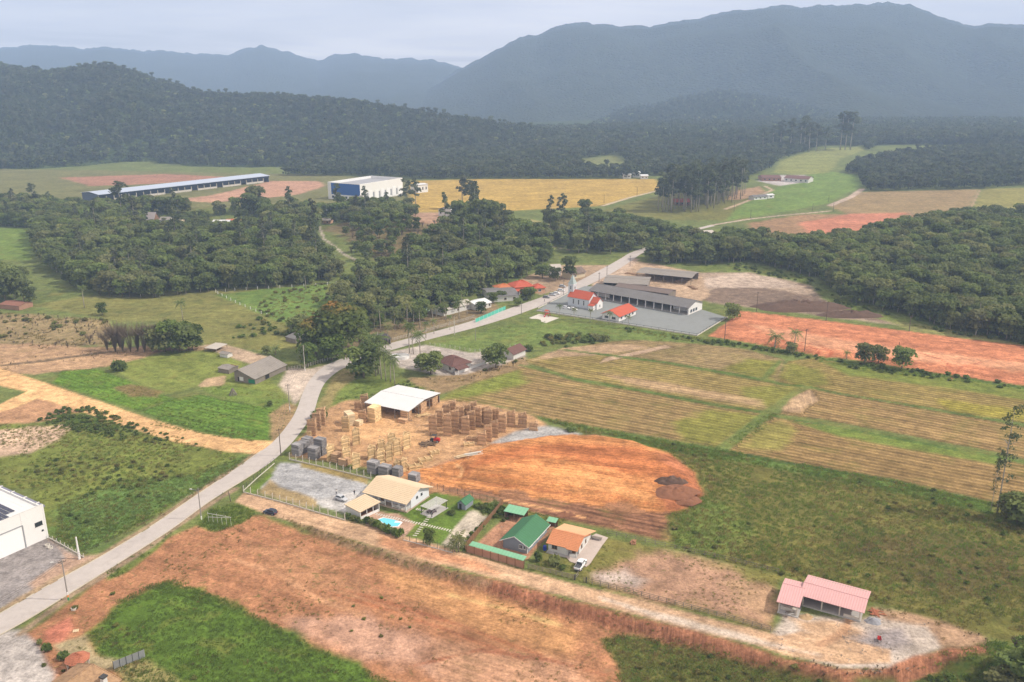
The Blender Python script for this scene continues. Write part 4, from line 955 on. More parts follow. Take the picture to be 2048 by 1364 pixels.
# broadleaf kinds: (trunk mesh, crown mesh)
BROAD = []
for i in range(6):
  g = np.random.default_rng(100 + i)
  h = 10.5 + 2.5 * g.random(); r = 3.9 + 1.1 * g.random()
  bl = broad_blobs(g, h, r, 8 + i % 3, .85 + .25 * g.random())
  for q in range(4):
    a = q * 1.57 + g.random(); bl.append((r * .5 * math.cos(a), r * .5 * math.sin(a), h * (.34 + .12 * g.random()), r * .42, r * .42, h * .2))
  BROAD.append((mb_mesh(trunk_mb(g, h - r * .8, .22, r), 'trunk', [M_BARK if i % 2 else M_BARKP]),
         crown_mesh('crown', bl, 760, .95, M_LEAFW if i < 4 else M_LEAF, 200 + i), h))
# a closer kind with smaller leaf clumps
FINE = []
for i in range(4):
  g = np.random.default_rng(150 + i)
  h = 5.2 + 1.2 * g.random(); r = 2.3 + .6 * g.random()
  bl = broad_blobs(g, h, r, 10, .95)
  for q in range(5):
    a = q * 1.26 + g.random(); bl.append((r * .5 * math.cos(a), r * .5 * math.sin(a), h * (.30 + .14 * g.random()), r * .46, r * .46, h * .2))
  FINE.append((mb_mesh(trunk_mb(g, h - r * .8, .13, r), 'trunk', [M_BARK]),
        crown_mesh('crown', bl, 1100, .42, (M_LEAF, M_LEAFB, M_LEAF, M_LEAFB)[i], 250 + i), h))
FLOWER = []
for i in range(2):
  g = np.random.default_rng(170 + i)
  h = 11; r = 6.2
  bl = broad_blobs(g, h, r, 14, .8)
  for q in range(6):
    a = q * 1.05 + g.random(); bl.append((r * .6 * math.cos(a), r * .6 * math.sin(a), h * (.32 + .12 * g.random()), r * .4, r * .4, h * .2))
  FLOWER.append((mb_mesh(trunk_mb(g, h - r * .8, .3, r), 'trunk', [M_BARK]), crown_mesh('crown', bl, 1500, .8, M_RUST, 270 + i), h))
EUC = []
for i in range(4):
  g = np.random.default_rng(300 + i)
  h = 22 + 4 * g.random()
  bl = []
  for k in range(9):
    z = h * (.45 + .55 * (k + .5) / 9); q = 1.9 * (1.15 - (z / h - .45) / .75)
    a = g.random() * 6.28; rr = 1.0 + .9 * g.random()
    bl.append((q * math.cos(a), q * math.sin(a), z, rr * 1.15, rr * 1.15, rr))
  EUC.append((mb_mesh(trunk_mb(g, h * .97, .22, 1.8, 6, .05), 'trunk', [M_BARKP]), crown_mesh('crown', bl, 420, .85, M_EUC, 320 + i, inner=.4), h))
def frond(v, f, base, az, length, lift, droop, width, g, seg=6):
  """one feathered palm frond: two rows of leaflets hanging from a curved rib"""
  c, s = math.cos(az), math.sin(az)
  pts = []
  for k in range(seg + 1):
    u = k / seg
    rr = length * (u - .10 * u * u)
    pts.append(Vector((base[0] + c * rr, base[1] + s * rr, base[2] + lift * length * u - droop * length * u * u)))
  side = Vector((-s, c, 0))
  for k in range(seg):
    u = (k + .5) / seg
    w = width * (math.sin(math.pi * (u * .86 + .10))) * (.85 + .3 * g.random())
    for sg in (-1, 1):
      a, b = pts[k], pts[k + 1]
      d = (b - a)
      o = len(v)
      v += [a, a + d * .62, a + d * 1.25 + side * sg * w + Vector((0, 0, -w * .55)), a + d * .75 + side * sg * w * .9 + Vector((0, 0, -w * .62))]
      f.append((o, o + 1, o + 2, o + 3))
def palm_mesh(seed, h, nfr, length, width=.55):
  g = np.random.default_rng(seed)
  lx, ly = (g.random() - .5) * .12 * h, (g.random() - .5) * .12 * h
  tr = MB().tube([(0, 0, -.4), (lx * .25, ly * .25, h * .35), (lx * .6, ly * .6, h * .7), (lx, ly, h)], [.19, .15, .13, .12], 6)
  v = []; f = []
  for k in range(nfr):
    u = k / nfr
    frond(v, f, (lx, ly, h), 2.399 * k, length * (.85 + .3 * g.random()), .95 - 1.05 * u + .1 * g.random(), .55 + .45 * u, width, g)
  tint = np.repeat(g.random(len(f)), 4)
  return mb_mesh(tr, 'trunk', [M_BARKP]), np_mesh('crown', np.array([tuple(q) for q in v]), np.array(f), [M_PALM], attrs={'tint': tint}), h
PALM = [palm_mesh(400 + i, 6.5 + 1.3 * i, 15 + i, 2.5 + .25 * (i % 2)) for i in range(4)]
YPALM = [palm_mesh(450 + i, 2.6 + .5 * i, 12, 2.2) for i in range(2)]
def shrub_mesh(seed, h, r, n, size, m, dry=0):
  g = np.random.default_rng(seed)
  bl = []
  for i in range(7):
    a = 2.4 * i + g.random(); q = r * .6 * math.sqrt(i / 7)
    rr = r * (.4 + .2 * g.random())
    bl.append((q * math.cos(a), q * math.sin(a), h * (.35 + .3 * g.random()), rr, rr, h * .42))
  return crown_mesh('shrub', bl, n, size, m, seed, inner=.35)
def bare_mesh(seed, h, n=26):
  """leafless shrub or tree: forked twigs"""
  g = np.random.default_rng(seed)
  mb = MB()
  for i in range(n):
    a = g.random() * 6.28; e = .25 + .6 * g.random()
    z0 = h * (.05 + .3 * g.random())
    x, y = e * h * .42 * math.cos(a), e * h * .42 * math.sin(a)
    mb.tube([(0, 0, z0 * .2), (x * .35, y * .35, z0 + h * .3), (x, y, h * (.7 + .3 * g.random()))], [.06, .04, .012], 3, cap=False)
    for k in range(3):
      b = a + (g.random() - .5) * 1.6
      mb.tube([(x * .6, y * .6, h * .55), (x * .6 + .3 * h * math.cos(b) * .6, y * .6 + .3 * h * math.sin(b) * .6, h * (.65 + .3 * g.random()))], [.03, .010], 3, cap=False)
  return mb_mesh(mb, 'twigs', [M_DRY], False)
def tuft_mesh(seed, h, r, n, m, lean=.5, w=.07):
  g = np.random.default_rng(seed)
  v = []; f = []
  for i in range(n):
    a = g.random() * 6.283; q = r * math.sqrt(g.random())
    x, y = q * math.cos(a), q * math.sin(a)
    b = g.random() * 6.283; l = h * (.55 + .6 * g.random())
    dx, dy = lean * l * math.cos(b), lean * l * math.sin(b)
    px, py = -math.sin(b) * w, math.cos(b) * w
    o = len(v)
    v += [(x - px, y - py, -.05), (x + px, y + py, -.05), (x + dx * .45 + px * .8, y + dy * .45 + py * .8, l * .7), (x + dx, y + dy, l)]
    f.append((o, o + 1, o + 2, o + 3))
  return np_mesh('tuft', np.array(v), np.array(f), [m], attrs={'tint': np.repeat(g.random(len(f)), 4)})
# ------------------------------------------------------------------ scatter of uncountable plants (geometry nodes on bare points)
def proto_collection(name, meshes):
  c = bpy.data.collections.new(name)
  for i, me in enumerate(meshes):
    o = bpy.data.objects.new('%s_kind.%03d' % (name, i), me)
    c.objects.link(o)
  return c
def scatter(name, pts, scl, kinds, meshes, label=None):
  """one stuff object whose points carry instances of the given meshes"""
  n = len(pts)
  g = np.random.default_rng(n)
  me = bpy.data.meshes.new(name)
  me.vertices.add(n)
  me.vertices.foreach_set('co', np.asarray(pts, np.float32).ravel())
  for nm, d, ty in (('scl', scl, 'FLOAT'), ('rot', g.random(n) * 6.283, 'FLOAT'), ('kind_no', kinds, 'INT')):
    a = me.attributes.new(nm, ty, 'POINT')
    a.data.foreach_set('value', np.asarray(d, np.int32 if ty == 'INT' else np.float32))
  me.update()
  o = bpy.data.objects.new(name, me); link(o)
  ng = bpy.data.node_groups.new(name + '_nodes', 'GeometryNodeTree')
  ng.interface.new_socket('Geometry', in_out='INPUT', socket_type='NodeSocketGeometry')
  ng.interface.new_socket('Geometry', in_out='OUTPUT', socket_type='NodeSocketGeometry')
  gi = ng.nodes.new('NodeGroupInput'); go = ng.nodes.new('NodeGroupOutput')
  ip = ng.nodes.new('GeometryNodeInstanceOnPoints')
  ci = ng.nodes.new('GeometryNodeCollectionInfo')
  ci.inputs['Collection'].default_value = proto_collection(name, meshes)
  ci.inputs['Separate Children'].default_value = True
  ci.inputs['Reset Children'].default_value = True
  def named(nm, ty):
    a = ng.nodes.new('GeometryNodeInputNamedAttribute'); a.data_type = ty
    a.inputs['Name'].default_value = nm
    return a.outputs['Attribute']
  cx = ng.nodes.new('ShaderNodeCombineXYZ')
  ng.links.new(named('rot', 'FLOAT'), cx.inputs['Z'])
  e2r = ng.nodes.new('FunctionNodeEulerToRotation')
  ng.links.new(cx.outputs[0], e2r.inputs[0])
  L = ng.links.new
  L(gi.outputs[0], ip.inputs['Points']); L(ci.outputs[0], ip.inputs['Instance'])
  ip.inputs['Pick Instance'].default_value = True
  L(named('kind_no', 'INT'), ip.inputs['Instance Index'])
  L(e2r.outputs[0], ip.inputs['Rotation'])
  L(named('scl', 'FLOAT'), ip.inputs['Scale'])
  L(ip.outputs[0], go.inputs[0])
  md = o.modifiers.new('scatter', 'NODES'); md.node_group = ng
  o['kind'] = 'stuff'
  if label: o['label'] = label
  return o
def sample(px, spacing, jit=.45, seed=0, avoid=(), pad=0.0, world=None):
  """jittered points of the terrain inside an outline given in photo pixels, clear of the outlines in avoid"""
  poly = polyP(px) if world is None else np.array(world)
  g = np.random.default_rng(seed + len(px) * 17)
  lo, hi = poly.min(0), poly.max(0)
  xs = np.arange(lo[0], hi[0], spacing); ys = np.arange(lo[1], hi[1], spacing * .87)
  X, Y = np.meshgrid(xs, ys); X = X + (np.arange(len(ys)) % 2)[:, None] * spacing * .5
  X = (X + (g.random(X.shape) - .5) * 2 * jit * spacing).ravel(); Y = (Y + (g.random(Y.shape) - .5) * 2 * jit * spacing).ravel()
  k = sd_poly(X, Y, poly) < -pad
  X, Y = X[k], Y[k]
  for av in avoid:
    if len(X):
      k = sd_poly(X, Y, av) > 0
      X, Y = X[k], Y[k]
  return X, Y
def keep(X, Y, test):
  return X[test], Y[test]
# clumped density from noise
def thin(X, Y, sc, lo, hi, seed, soft=.12):
  n = fbm(X * sc, Y * sc, 4, seed)
  g = np.random.default_rng(seed)
  k = g.random(X.shape) < sstep(lo, hi, n)
  return X[k], Y[k]
TUFTS = [tuft_mesh(500 + i, .32, .6, 22, (M_GRASS, M_GRASSG, M_GRASSD)[i % 3], .9, .05) for i in range(3)]
TALL = [tuft_mesh(520 + i, .52, .85, 24, (M_GRASS, M_GRASSG, M_GRASSD)[i % 3], .8, .06) for i in range(3)]
SHR = [shrub_mesh(540 + i, 1.0, 1.0, 170, .36, (M_LEAFB, M_GRASS, M_LEAFB)[i % 3]) for i in range(3)]
DRYS = [bare_mesh(560, .7, 10), bare_mesh(561, .9, 10)]
def ground_scatter(name, specs, meshes, label=None):
  """specs: (outline, spacing, noise scale, lo, hi, kinds to pick from, smin, smax)"""
  P_, S_, K_ = [], [], []
  for j, (px, sp, nsc, lo, hi, kinds, s0, s1) in enumerate(specs):
    X, Y = sample(px, sp * 1.35, seed=j + len(name))
    X, Y = thin(X, Y, nsc, lo, hi, 70 + j)
    g = np.random.default_rng(900 + j)
    P_.append(np.stack([X, Y, hgt(X, Y) - .02], 1)); S_.append(s0 + (s1 - s0) * g.random(len(X)))
    nk = fbm(X * .04, Y * .04, 3, 33 + j) * .75 + .25 * g.random(len(X))
    K_.append(np.array(kinds)[np.clip(((nk - .3) / .4 * len(kinds)).astype(int), 0, len(kinds) - 1)])
  return scatter(name, np.concatenate(P_), np.concatenate(S_), np.concatenate(K_), meshes, label)
def reg(nm, k=0):
  return [r for r in REG if r[0] == nm][k][1]
GM = TUFTS + TALL + SHR + DRYS            # 0-2 low tufts, 3-5 tall, 6-8 leafy shrubs, 9-10 twigs
ground_scatter('wild_grasses', [
  (reg('wild_grass'), 1.05, .05, .18, .40, [3, 4, 0, 5, 3, 4, 1], .7, 1.35),
  (reg('wild_grass'), 4.2, .05, .44, .62, [7, 6, 7, 7], .4, .9),
  ([(1150, 852), (1290, 880), (1460, 903), (1780, 960), (1990, 1008), (1980, 1030), (1700, 965), (1480, 925), (1330, 900), (1200, 870)], .9, .05, .2, .4, [4, 1, 4], .8, 1.4),
  (reg('brush'), .85, .06, .15, .35, [3, 4, 5, 3], .6, 1.2),
  (reg('brush'), 2.6, .06, .44, .60, [7, 6, 9, 7], .45, .9),
  ([(1860, 1320), (1960, 1290), (2100, 1260), (2100, 1440), (1820, 1440)], 1.2, .06, .2, .4, [4, 3, 8, 4], .7, 1.4)], GM)
ground_scatter('meadow_grasses', [
  (reg('meadow'), 1.15, .07, .30, .55, [3, 0, 5, 4, 1, 3], .5, 1.05),
  ([(120, 1010), (240, 960), (380, 950), (480, 915), (490, 925), (390, 985), (280, 1048), (170, 1108), (110, 1080)], .85, .08, .15, .35, [4, 1, 4, 3], .55, 1.0),
  ([(110, 1000), (200, 985), (300, 985), (330, 1000), (250, 1030), (150, 1050)], 2.6, .08, .45, .58, [6, 8, 6], .5, 1.0),
  ([(40, 940), (150, 910), (330, 930), (380, 950), (260, 985), (60, 990)], 2.8, .06, .50, .62, [7, 8, 7], .5, 1.0),
  ([(120, 850), (260, 845), (380, 880), (480, 908), (470, 920), (360, 895), (240, 880)], 1.6, .07, .35, .5, [6, 8, 3, 7], .45, .95),
  ([(75, 842), (130, 815), (200, 818), (250, 845), (220, 868), (140, 862)], 1.5, .08, .2, .4, [8, 6, 4, 7], .6, 1.2),
  ([(395, 1050), (420, 1020), (470, 1005), (512, 1025), (490, 1045), (430, 1066)], .7, .1, .1, .3, [4, 1, 1], .7, 1.2),
  ([(290, 1098), (350, 1062), (310, 1100), (250, 1145), (215, 1160), (210, 1145)], .9, .1, .2, .4, [1, 4, 0], .7, 1.2),
  (reg('grass_lot'), .8, .06, .12, .35, [1, 1, 4, 1], .5, 1.05),
  ([(230, 1205), (310, 1165), (345, 1160), (470, 1206), (560, 1254), (620, 1290), (600, 1296), (470, 1230), (340, 1185), (260, 1215)], .8, .08, .25, .45, [4, 1], .6, 1.0),
  ([(230, 1330), (300, 1318), (360, 1364), (360, 1420), (250, 1420)], .9, .08, .3, .5, [0, 2, 1], .6, 1.1),
  (reg('red_soil_lot'), 1.5, .10, .52, .66, [2, 0, 5, 2, 0], .4, .95),
  (reg('red_soil_lot'), 4.5, .05, .56, .64, [9, 7, 0], .4, .8),
  ([(560, 1032), (640, 1060), (760, 1100), (900, 1140), (980, 1165), (960, 1172), (860, 1146), (700, 1098), (600, 1058)], 1.0, .1, .25, .45, [2, 5, 9, 0, 3], .5, 1.1),
  (reg('earth_bank'), 1.3, .12, .45, .62, [2, 5, 9, 2, 0], .5, 1.1),
  ([(1560, 1310), (1690, 1335), (1800, 1335), (1880, 1320), (1860, 1345), (1760, 1364), (1640, 1355)], .9, .1, .3, .5, [9, 10, 2, 9, 10], .5, 1.0),
  (reg('grass_plot'), 1.3, .08, .40, .60, [0, 2, 1, 0], .4, .8),
  (reg('front_garden'), 1.0, .1, .3, .5, [0, 1, 4], .4, .9),
  ([(1730, 1215), (1850, 1225), (1960, 1262), (1990, 1295), (1900, 1300), (1860, 1250), (1780, 1240)], 1.4, .08, .40, .60, [2, 5, 9], .5, 1.0),
  ([(995, 1010), (1130, 1040), (1120, 1050), (1010, 1025)], .9, .1, .2, .4, [4, 3, 8], .5, 1.0),
  ([(945, 1015), (990, 1000), (1040, 1015), (1010, 1045), (965, 1030)], 1.0, .1, .3, .5, [4, 6, 3], .5, 1.0)], GM)
ground_scatter('pasture_grasses', [
  (reg('mown_plot', 0), 1.5, .06, .2, .5, [1, 1, 0], .5, .8),
  (reg('mown_plot', 1), 1.5, .06, .2, .5, [1, 1, 4], .5, .9),
  ([(300, 850), (400, 868), (520, 885), (545, 880), (500, 860), (400, 840), (320, 825)], 1.3, .1, .35, .55, [4, 1, 3], .5, 1.0),
  (reg('pasture', 3), 3.0, .05, .40, .58, [3, 0, 7, 5], .7, 1.5),
  ([(420, 660), (520, 620), (600, 650), (640, 690), (560, 690), (470, 680)], 3.0, .05, .38, .52, [7, 8, 3, 6], .8, 1.8),
  ([(-50, 625), (80, 630), (215, 640), (240, 690), (60, 700), (-50, 705)], 2.4, .06, .36, .55, [5, 9, 10, 7, 3], .8, 1.8),
  ([(0, 720), (100, 712), (240, 700), (330, 700), (250, 712), (90, 728), (0, 742)], 1.8, .1, .45, .58, [10, 9, 5], .5, 1.1),
  ([(400, 775), (470, 770), (570, 790), (590, 815), (575, 850), (540, 815), (450, 800)], 1.8, .08, .4, .6, [1, 0, 3], .5, .9),
  ([(640, 820), (660, 770), (700, 742), (820, 765), (880, 790), (760, 790), (690, 800)], 1.7, .06, .35, .55, [4, 1, 3, 6], .6, 1.2),
  ([(860, 760), (930, 755), (1050, 715), (1060, 722), (960, 755), (890, 785)], 1.8, .08, .3, .5, [9, 5, 10, 7], .6, 1.2),
  ([(1250, 655), (1400, 676), (1500, 690), (1640, 714), (1640, 722), (1500, 698), (1400, 686), (1250, 664)], 1.6, .08, .3, .5, [4, 6, 8, 3], .6, 1.4),
  ([(1640, 714), (1760, 732), (1900, 750), (2060, 775), (2060, 785), (1900, 762), (1760, 746), (1640, 724)], 1.6, .08, .3, .5, [4, 6, 3], .6, 1.5),
  ([(1080, 836), (1120, 842), (1290, 874), (1440, 897), (1440, 905), (1290, 884), (1120, 850)], 1.1, .1, .2, .4, [4, 3, 4], .7, 1.4),
  ([(1430, 900), (1485, 860), (1535, 826), (1560, 828), (1520, 862), (1460, 905)], 1.4, .08, .3, .5, [4, 3], .5, 1.1),
  ([(1400, 532), (1500, 528), (1640, 562), (1680, 597), (1840, 632), (2060, 690), (1900, 668), (1800, 650), (1660, 610), (1620, 570), (1500, 545)], 2.6, .06, .35, .55, [4, 6, 3], .8, 1.8),
  (reg('church_meadow'), 3.0, .06, .45, .62, [1, 0, 3], .5, 1.0),
  ([(1060, 690), (1130, 668), (1220, 668), (1210, 684), (1130, 696)], 2.4, .06, .40, .55, [7, 6, 3], .8, 1.6)], GM)
print('veg1')
# ------------------------------------------------------------------ woods
def far_tree(seed, m=M_LEAFSHADE, h=11, r=4.4, n=70, size=2.0):
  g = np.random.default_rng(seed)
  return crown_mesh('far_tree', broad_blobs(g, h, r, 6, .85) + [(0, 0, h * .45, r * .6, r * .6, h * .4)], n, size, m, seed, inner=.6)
def joined(trunk, crown, name):
  """trunk and crown of a tree as one mesh, for trees that stand in a mass"""
  bm = bmesh.new()
  bm.from_mesh(trunk); nt = len(bm.faces)
  bm.from_mesh(crown)
  bm.faces.ensure_lookup_table()
  for i, f in enumerate(bm.faces): f.material_index = 0 if i < nt else 1
  me = bpy.data.meshes.new(name); bm.to_mesh(me); bm.free()
  me.materials.append(trunk.materials[0]); me.materials.append(crown.materials[0])
  return me
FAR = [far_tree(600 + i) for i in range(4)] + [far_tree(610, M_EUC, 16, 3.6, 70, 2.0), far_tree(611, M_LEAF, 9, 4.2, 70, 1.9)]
def hill_scatter(name, H, amin, spacing, label, smax=1.0, hidden=True):
  o, X, Y, Z, s = H
  P_ = []
  g = np.random.default_rng(5)
  # sample along each azimuth and depth strip, by area
  nd, na = X.shape
  sm = np.broadcast_to(s, X.shape)
  dx = np.abs(np.diff(X[:, :], axis=1))[:-1]; dy = np.abs(np.diff(Y, axis=0))[:, :-1]
  area = dx * dy
  vis = (sm[:-1, :-1] < 1.06) & (Z[:-1, :-1] > -1.0) & (np.abs(X[:-1, :-1] / Y[:-1, :-1]) < amin)
  cnt = g.poisson(area / spacing ** 2) * vis
  r, q = np.nonzero(cnt)
  rep = cnt[r, q]
  r = np.repeat(r, rep); q = np.repeat(q, rep)
  u, v = g.random(len(r)), g.random(len(r))
  x = (X[r, q] * (1 - u) + X[r, q + 1] * u) * (1 - v) + (X[r + 1, q] * (1 - u) + X[r + 1, q + 1] * u) * v
  y = (Y[r, q] * (1 - u) + Y[r, q + 1] * u) * (1 - v) + (Y[r + 1, q] * (1 - u) + Y[r + 1, q + 1] * u) * v
  z = (Z[r, q] * (1 - u) + Z[r, q + 1] * u) * (1 - v) + (Z[r + 1, q] * (1 - u) + Z[r + 1, q + 1] * u) * v
  z = np.maximum(z, hgt(x, y) * (y < 1750)) - .8
  nk = g.random(len(x))
  n = fbm(x * .01, y * .01, 3, 77)
  k = np.where(nk < .85, g.integers(0, 4, len(x)), np.where(n > .52, 4, 5))
  return scatter(name, np.stack([x, y, z], 1), .5 + .8 * g.random(len(x)) ** 1.6, k, FAR, label)
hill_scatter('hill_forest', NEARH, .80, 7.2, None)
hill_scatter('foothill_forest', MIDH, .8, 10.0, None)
def wood(name, outlines, spacing, kinds, s0=.7, s1=1.2, avoid=(), seed=0, meshes=FAR):
  P_ = []; S_ = []
  for j, px in enumerate(outlines):
    X, Y = sample(px, spacing, .5, seed + j, avoid)
    P_.append(np.stack([X, Y, hgt(X, Y) - .4], 1))
  Q = np.concatenate(P_)
  g = np.random.default_rng(seed + 3)
  k = np.array(kinds)[g.integers(0, len(kinds), len(Q))]
  return scatter(name, Q, s0 + (s1 - s0) * g.random(len(Q)), k, meshes)
FARFIELDS = [polyP([(1150, 342), (1165, 318), (1235, 310), (1262, 332), (1240, 345)])] + [polyP(r[1]) for r in REG[:15] if r[0] in ('grain_field', 'green_field', 'hay_meadow', 'ploughed_field', 'pasture', 'farmyard')]
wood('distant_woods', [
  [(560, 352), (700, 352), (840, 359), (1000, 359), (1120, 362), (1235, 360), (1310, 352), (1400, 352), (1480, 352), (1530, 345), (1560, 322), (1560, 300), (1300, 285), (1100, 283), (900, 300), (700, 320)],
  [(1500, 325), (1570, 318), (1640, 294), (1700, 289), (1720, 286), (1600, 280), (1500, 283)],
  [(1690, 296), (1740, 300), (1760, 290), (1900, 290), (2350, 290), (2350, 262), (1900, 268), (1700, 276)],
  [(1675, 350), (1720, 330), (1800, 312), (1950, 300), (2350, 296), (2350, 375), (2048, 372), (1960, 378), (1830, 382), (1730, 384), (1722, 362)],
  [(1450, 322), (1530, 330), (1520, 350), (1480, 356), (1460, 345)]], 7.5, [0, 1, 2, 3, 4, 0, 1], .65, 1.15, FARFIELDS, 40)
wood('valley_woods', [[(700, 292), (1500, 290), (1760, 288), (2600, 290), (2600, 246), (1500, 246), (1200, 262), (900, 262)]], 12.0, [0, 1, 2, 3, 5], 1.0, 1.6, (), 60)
print('veg2')
MIDT = [joined(t, c, 'wood_tree') for t, c, h in BROAD] + [joined(t, c, 'wood_tree') for t, c, h in (EUC[0], PALM[2], PALM[3])]
W1 = [(195, 594), (300, 597), (430, 583), (560, 576), (655, 568), (692, 556), (655, 525), (632, 480), (640, 430), (560, 424), (400, 428), (200, 424), (-60, 404), (-60, 448), (75, 458), (66, 500), (105, 545), (150, 575)]
W2 = [(1290, 522), (1330, 532), (1400, 530), (1500, 524), (1560, 537), (1640, 562), (1670, 595), (1760, 620), (1840, 642), (1920, 664), (2060, 694), (2300, 740), (2400, 450), (2060, 436), (1900, 448), (1800, 468), (1700, 492), (1560, 500), (1480, 488), (1420, 494), (1330, 502)]
W3 = [(662, 640), (700, 655), (760, 640), (860, 622), (930, 602), (1000, 575), (1040, 558), (1100, 522), (1110, 480), (1060, 472), (1000, 440), (940, 430), (900, 440), (870, 480), (820, 530), (760, 556), (720, 560), (690, 590)]
W4 = [(640, 450), (680, 450), (780, 455), (830, 470), (800, 440), (840, 432), (800, 422), (640, 424)]
W5 = [(1000, 455), (1060, 446), (1200, 444), (1300, 460), (1420, 482), (1400, 490), (1330, 492), (1290, 500), (1230, 512), (1140, 508), (1110, 480), (1070, 455)]
CLEAR = [polyP(q) for q in (
  [(272, 476), (296, 432), (380, 430), (522, 432), (525, 468), (470, 478), (400, 480)],
  [(635, 450), (660, 440), (660, 480), (700, 512), (780, 545), (740, 552), (690, 530), (640, 490)],
  [(1000, 440), (1060, 440), (1100, 455), (1085, 472), (1030, 470)],
  [(1225, 520), (1285, 498), (1380, 462), (1400, 462), (1310, 505), (1260, 530)],
  [(1375, 490), (1375, 470), (1440, 470), (1440, 490)],
  [(870, 440), (935, 440), (930, 458), (870, 456)])]
def split_wood(px, spacing, n_own, seed, avoid=CLEAR):
  X, Y = sample(px, spacing, .48, seed, avoid)
  g = np.random.default_rng(seed)
  d = Y + 0.15 * np.abs(X)
  o = np.argsort(d)
  a, b = o[:n_own], o[n_own:]
  return np.stack([X[a], Y[a]], 1), np.stack([X[b], Y[b]], 1)
own1, rest1 = split_wood(W1, 6.4, 76, 1)
own2, rest2 = split_wood(W2, 6.0, 86, 2)
own3, rest3 = split_wood(W3, 6.6, 34, 3)
rest = np.concatenate([rest1, rest2, rest3])
X4, Y4 = sample(W4, 9.5, .5, 4, CLEAR); X5, Y5 = sample(W5, 8.0, .5, 5, CLEAR)
rest = np.concatenate([rest, np.stack([X4, Y4], 1), np.stack([X5, Y5], 1)])
g = np.random.default_rng(8)
HOUSES_LW = [polyP(q) for q in ([(276, 446), (340, 448), (340, 434), (276, 434)], [(338, 450), (366, 450), (366, 440), (338, 440)], [(420, 450), (506, 450), (506, 432), (420, 432)])]
X6, Y6 = sample([(272, 476), (296, 432), (380, 430), (522, 432), (525, 468), (470, 478), (400, 480)], 5.0, .45, 6, HOUSES_LW)
scatter('low_growth', np.stack([X6, Y6, hgt(X6, Y6) - .4], 1), .30 + .18 * g.random(len(X6)), g.integers(0, 6, len(X6)), [joined(t_, c_, 'low_tree') for t_, c_, h_ in BROAD])
scatter('woods', np.stack([rest[:, 0], rest[:, 1], hgt(rest[:, 0], rest[:, 1]) - .5], 1), .58 + .62 * g.random(len(rest)), np.where((g.random(len(rest)) < .93) | (rest[:, 0] > 90), g.integers(0, 6, len(rest)), g.integers(6, 9, len(rest))), MIDT)
def make_tree(name, kind, label, cat, loc, scale, rz=0.0, group=None, squash=1.0):
  tr, cr_, h = kind
  e = empty(name, loc, rz, label, cat, group)
  e.scale = (scale * squash, scale * squash, scale)
  for nm, me in (('trunk', tr), ('crown', cr_)):
    o = bpy.data.objects.new(nm, me); link(o); o.parent = e
  return e
def px_height(loc, ytop):
  """height above loc at which the photo shows row ytop"""
  lo, hi = 0.2, 60.0
  for _ in range(30):
    m = (lo + hi) / 2
    if project(loc[0], loc[1], loc[2] + m)[1] > ytop: lo = m
    else: hi = m
  return lo
gg = random.Random(3)
for arr, lab, grp in ((own1, 'dark green broadleaf tree in the dense wood behind the fenced pasture', 'trees of the wood behind the pasture'),
           (own2, 'dense green broadleaf tree at the edge of the wood above the red earth strip', 'trees of the wood above the red earth strip'),
           (own3, 'green broadleaf tree on the wooded knoll beside the village road', 'trees of the knoll by the village road')):
  for i, (x, y) in enumerate(arr):
    k = gg.randrange(6)
    rank = i < len(arr) * .45
    make_tree('broadleaf_tree', BROAD[k], lab if rank else lab.replace('tree', 'tree standing farther back', 1).replace(' at the edge of', ' in').replace(' the fenced', '').replace('dense wood behind pasture', 'wood behind the pasture'), 'tree', (x, y, hs(x, y) - .3), .58 + .62 * gg.random(), gg.random() * 6.28, grp if rank else grp.replace('trees', 'farther trees', 1))
# ------------------------------------------------------------------ roads and hard surfaces laid on the ground
M_ROAD = mat('road_paving', (.470, .425, .395), .9, .14, .5, .2, stain=.22)
M_KERB = mat('kerb_concrete', (.52, .47, .38), .9, .2, 2, stain=.3)
M_CONCR = mat('concrete', (.44, .42, .40), .9, .12, .6, stain=.2)
M_YARD = mat('yard_paving', (.235, .245, .240), .9, .10, .4, stain=.15)
M_WHITE = mat('white_paint', (.80, .79, .77), .7, .05, .8, stain=.06)
M_WHITE2 = mat('weathered_white', (.66, .65, .62), .8, .10, 1.0, stain=.18)
M_PALEP = mat('precast_concrete', (.58, .54, .48), .9, .12, 2, stain=.2)
M_DARKM = mat('dark_metal', (.06, .06, .058), .6, .1, 1)
M_GREYM = mat('grey_metal', (.33, .34, .35), .45, .08, 1, .5)
M_WOODG = mat('weathered_wood', (.235, .205, .175), .9, .25, 2.5, stain=.3)
M_WOODB = mat('brown_wood', (.23, .135, .075), .85, .22, 2.5, stain=.3)
M_BLACK = mat('dark_interior', (.03, .028, .026), .9, .1, 1)
M_GLASS = mat('window_glass', (.035, .045, .055), .15, .1, 1, .6)
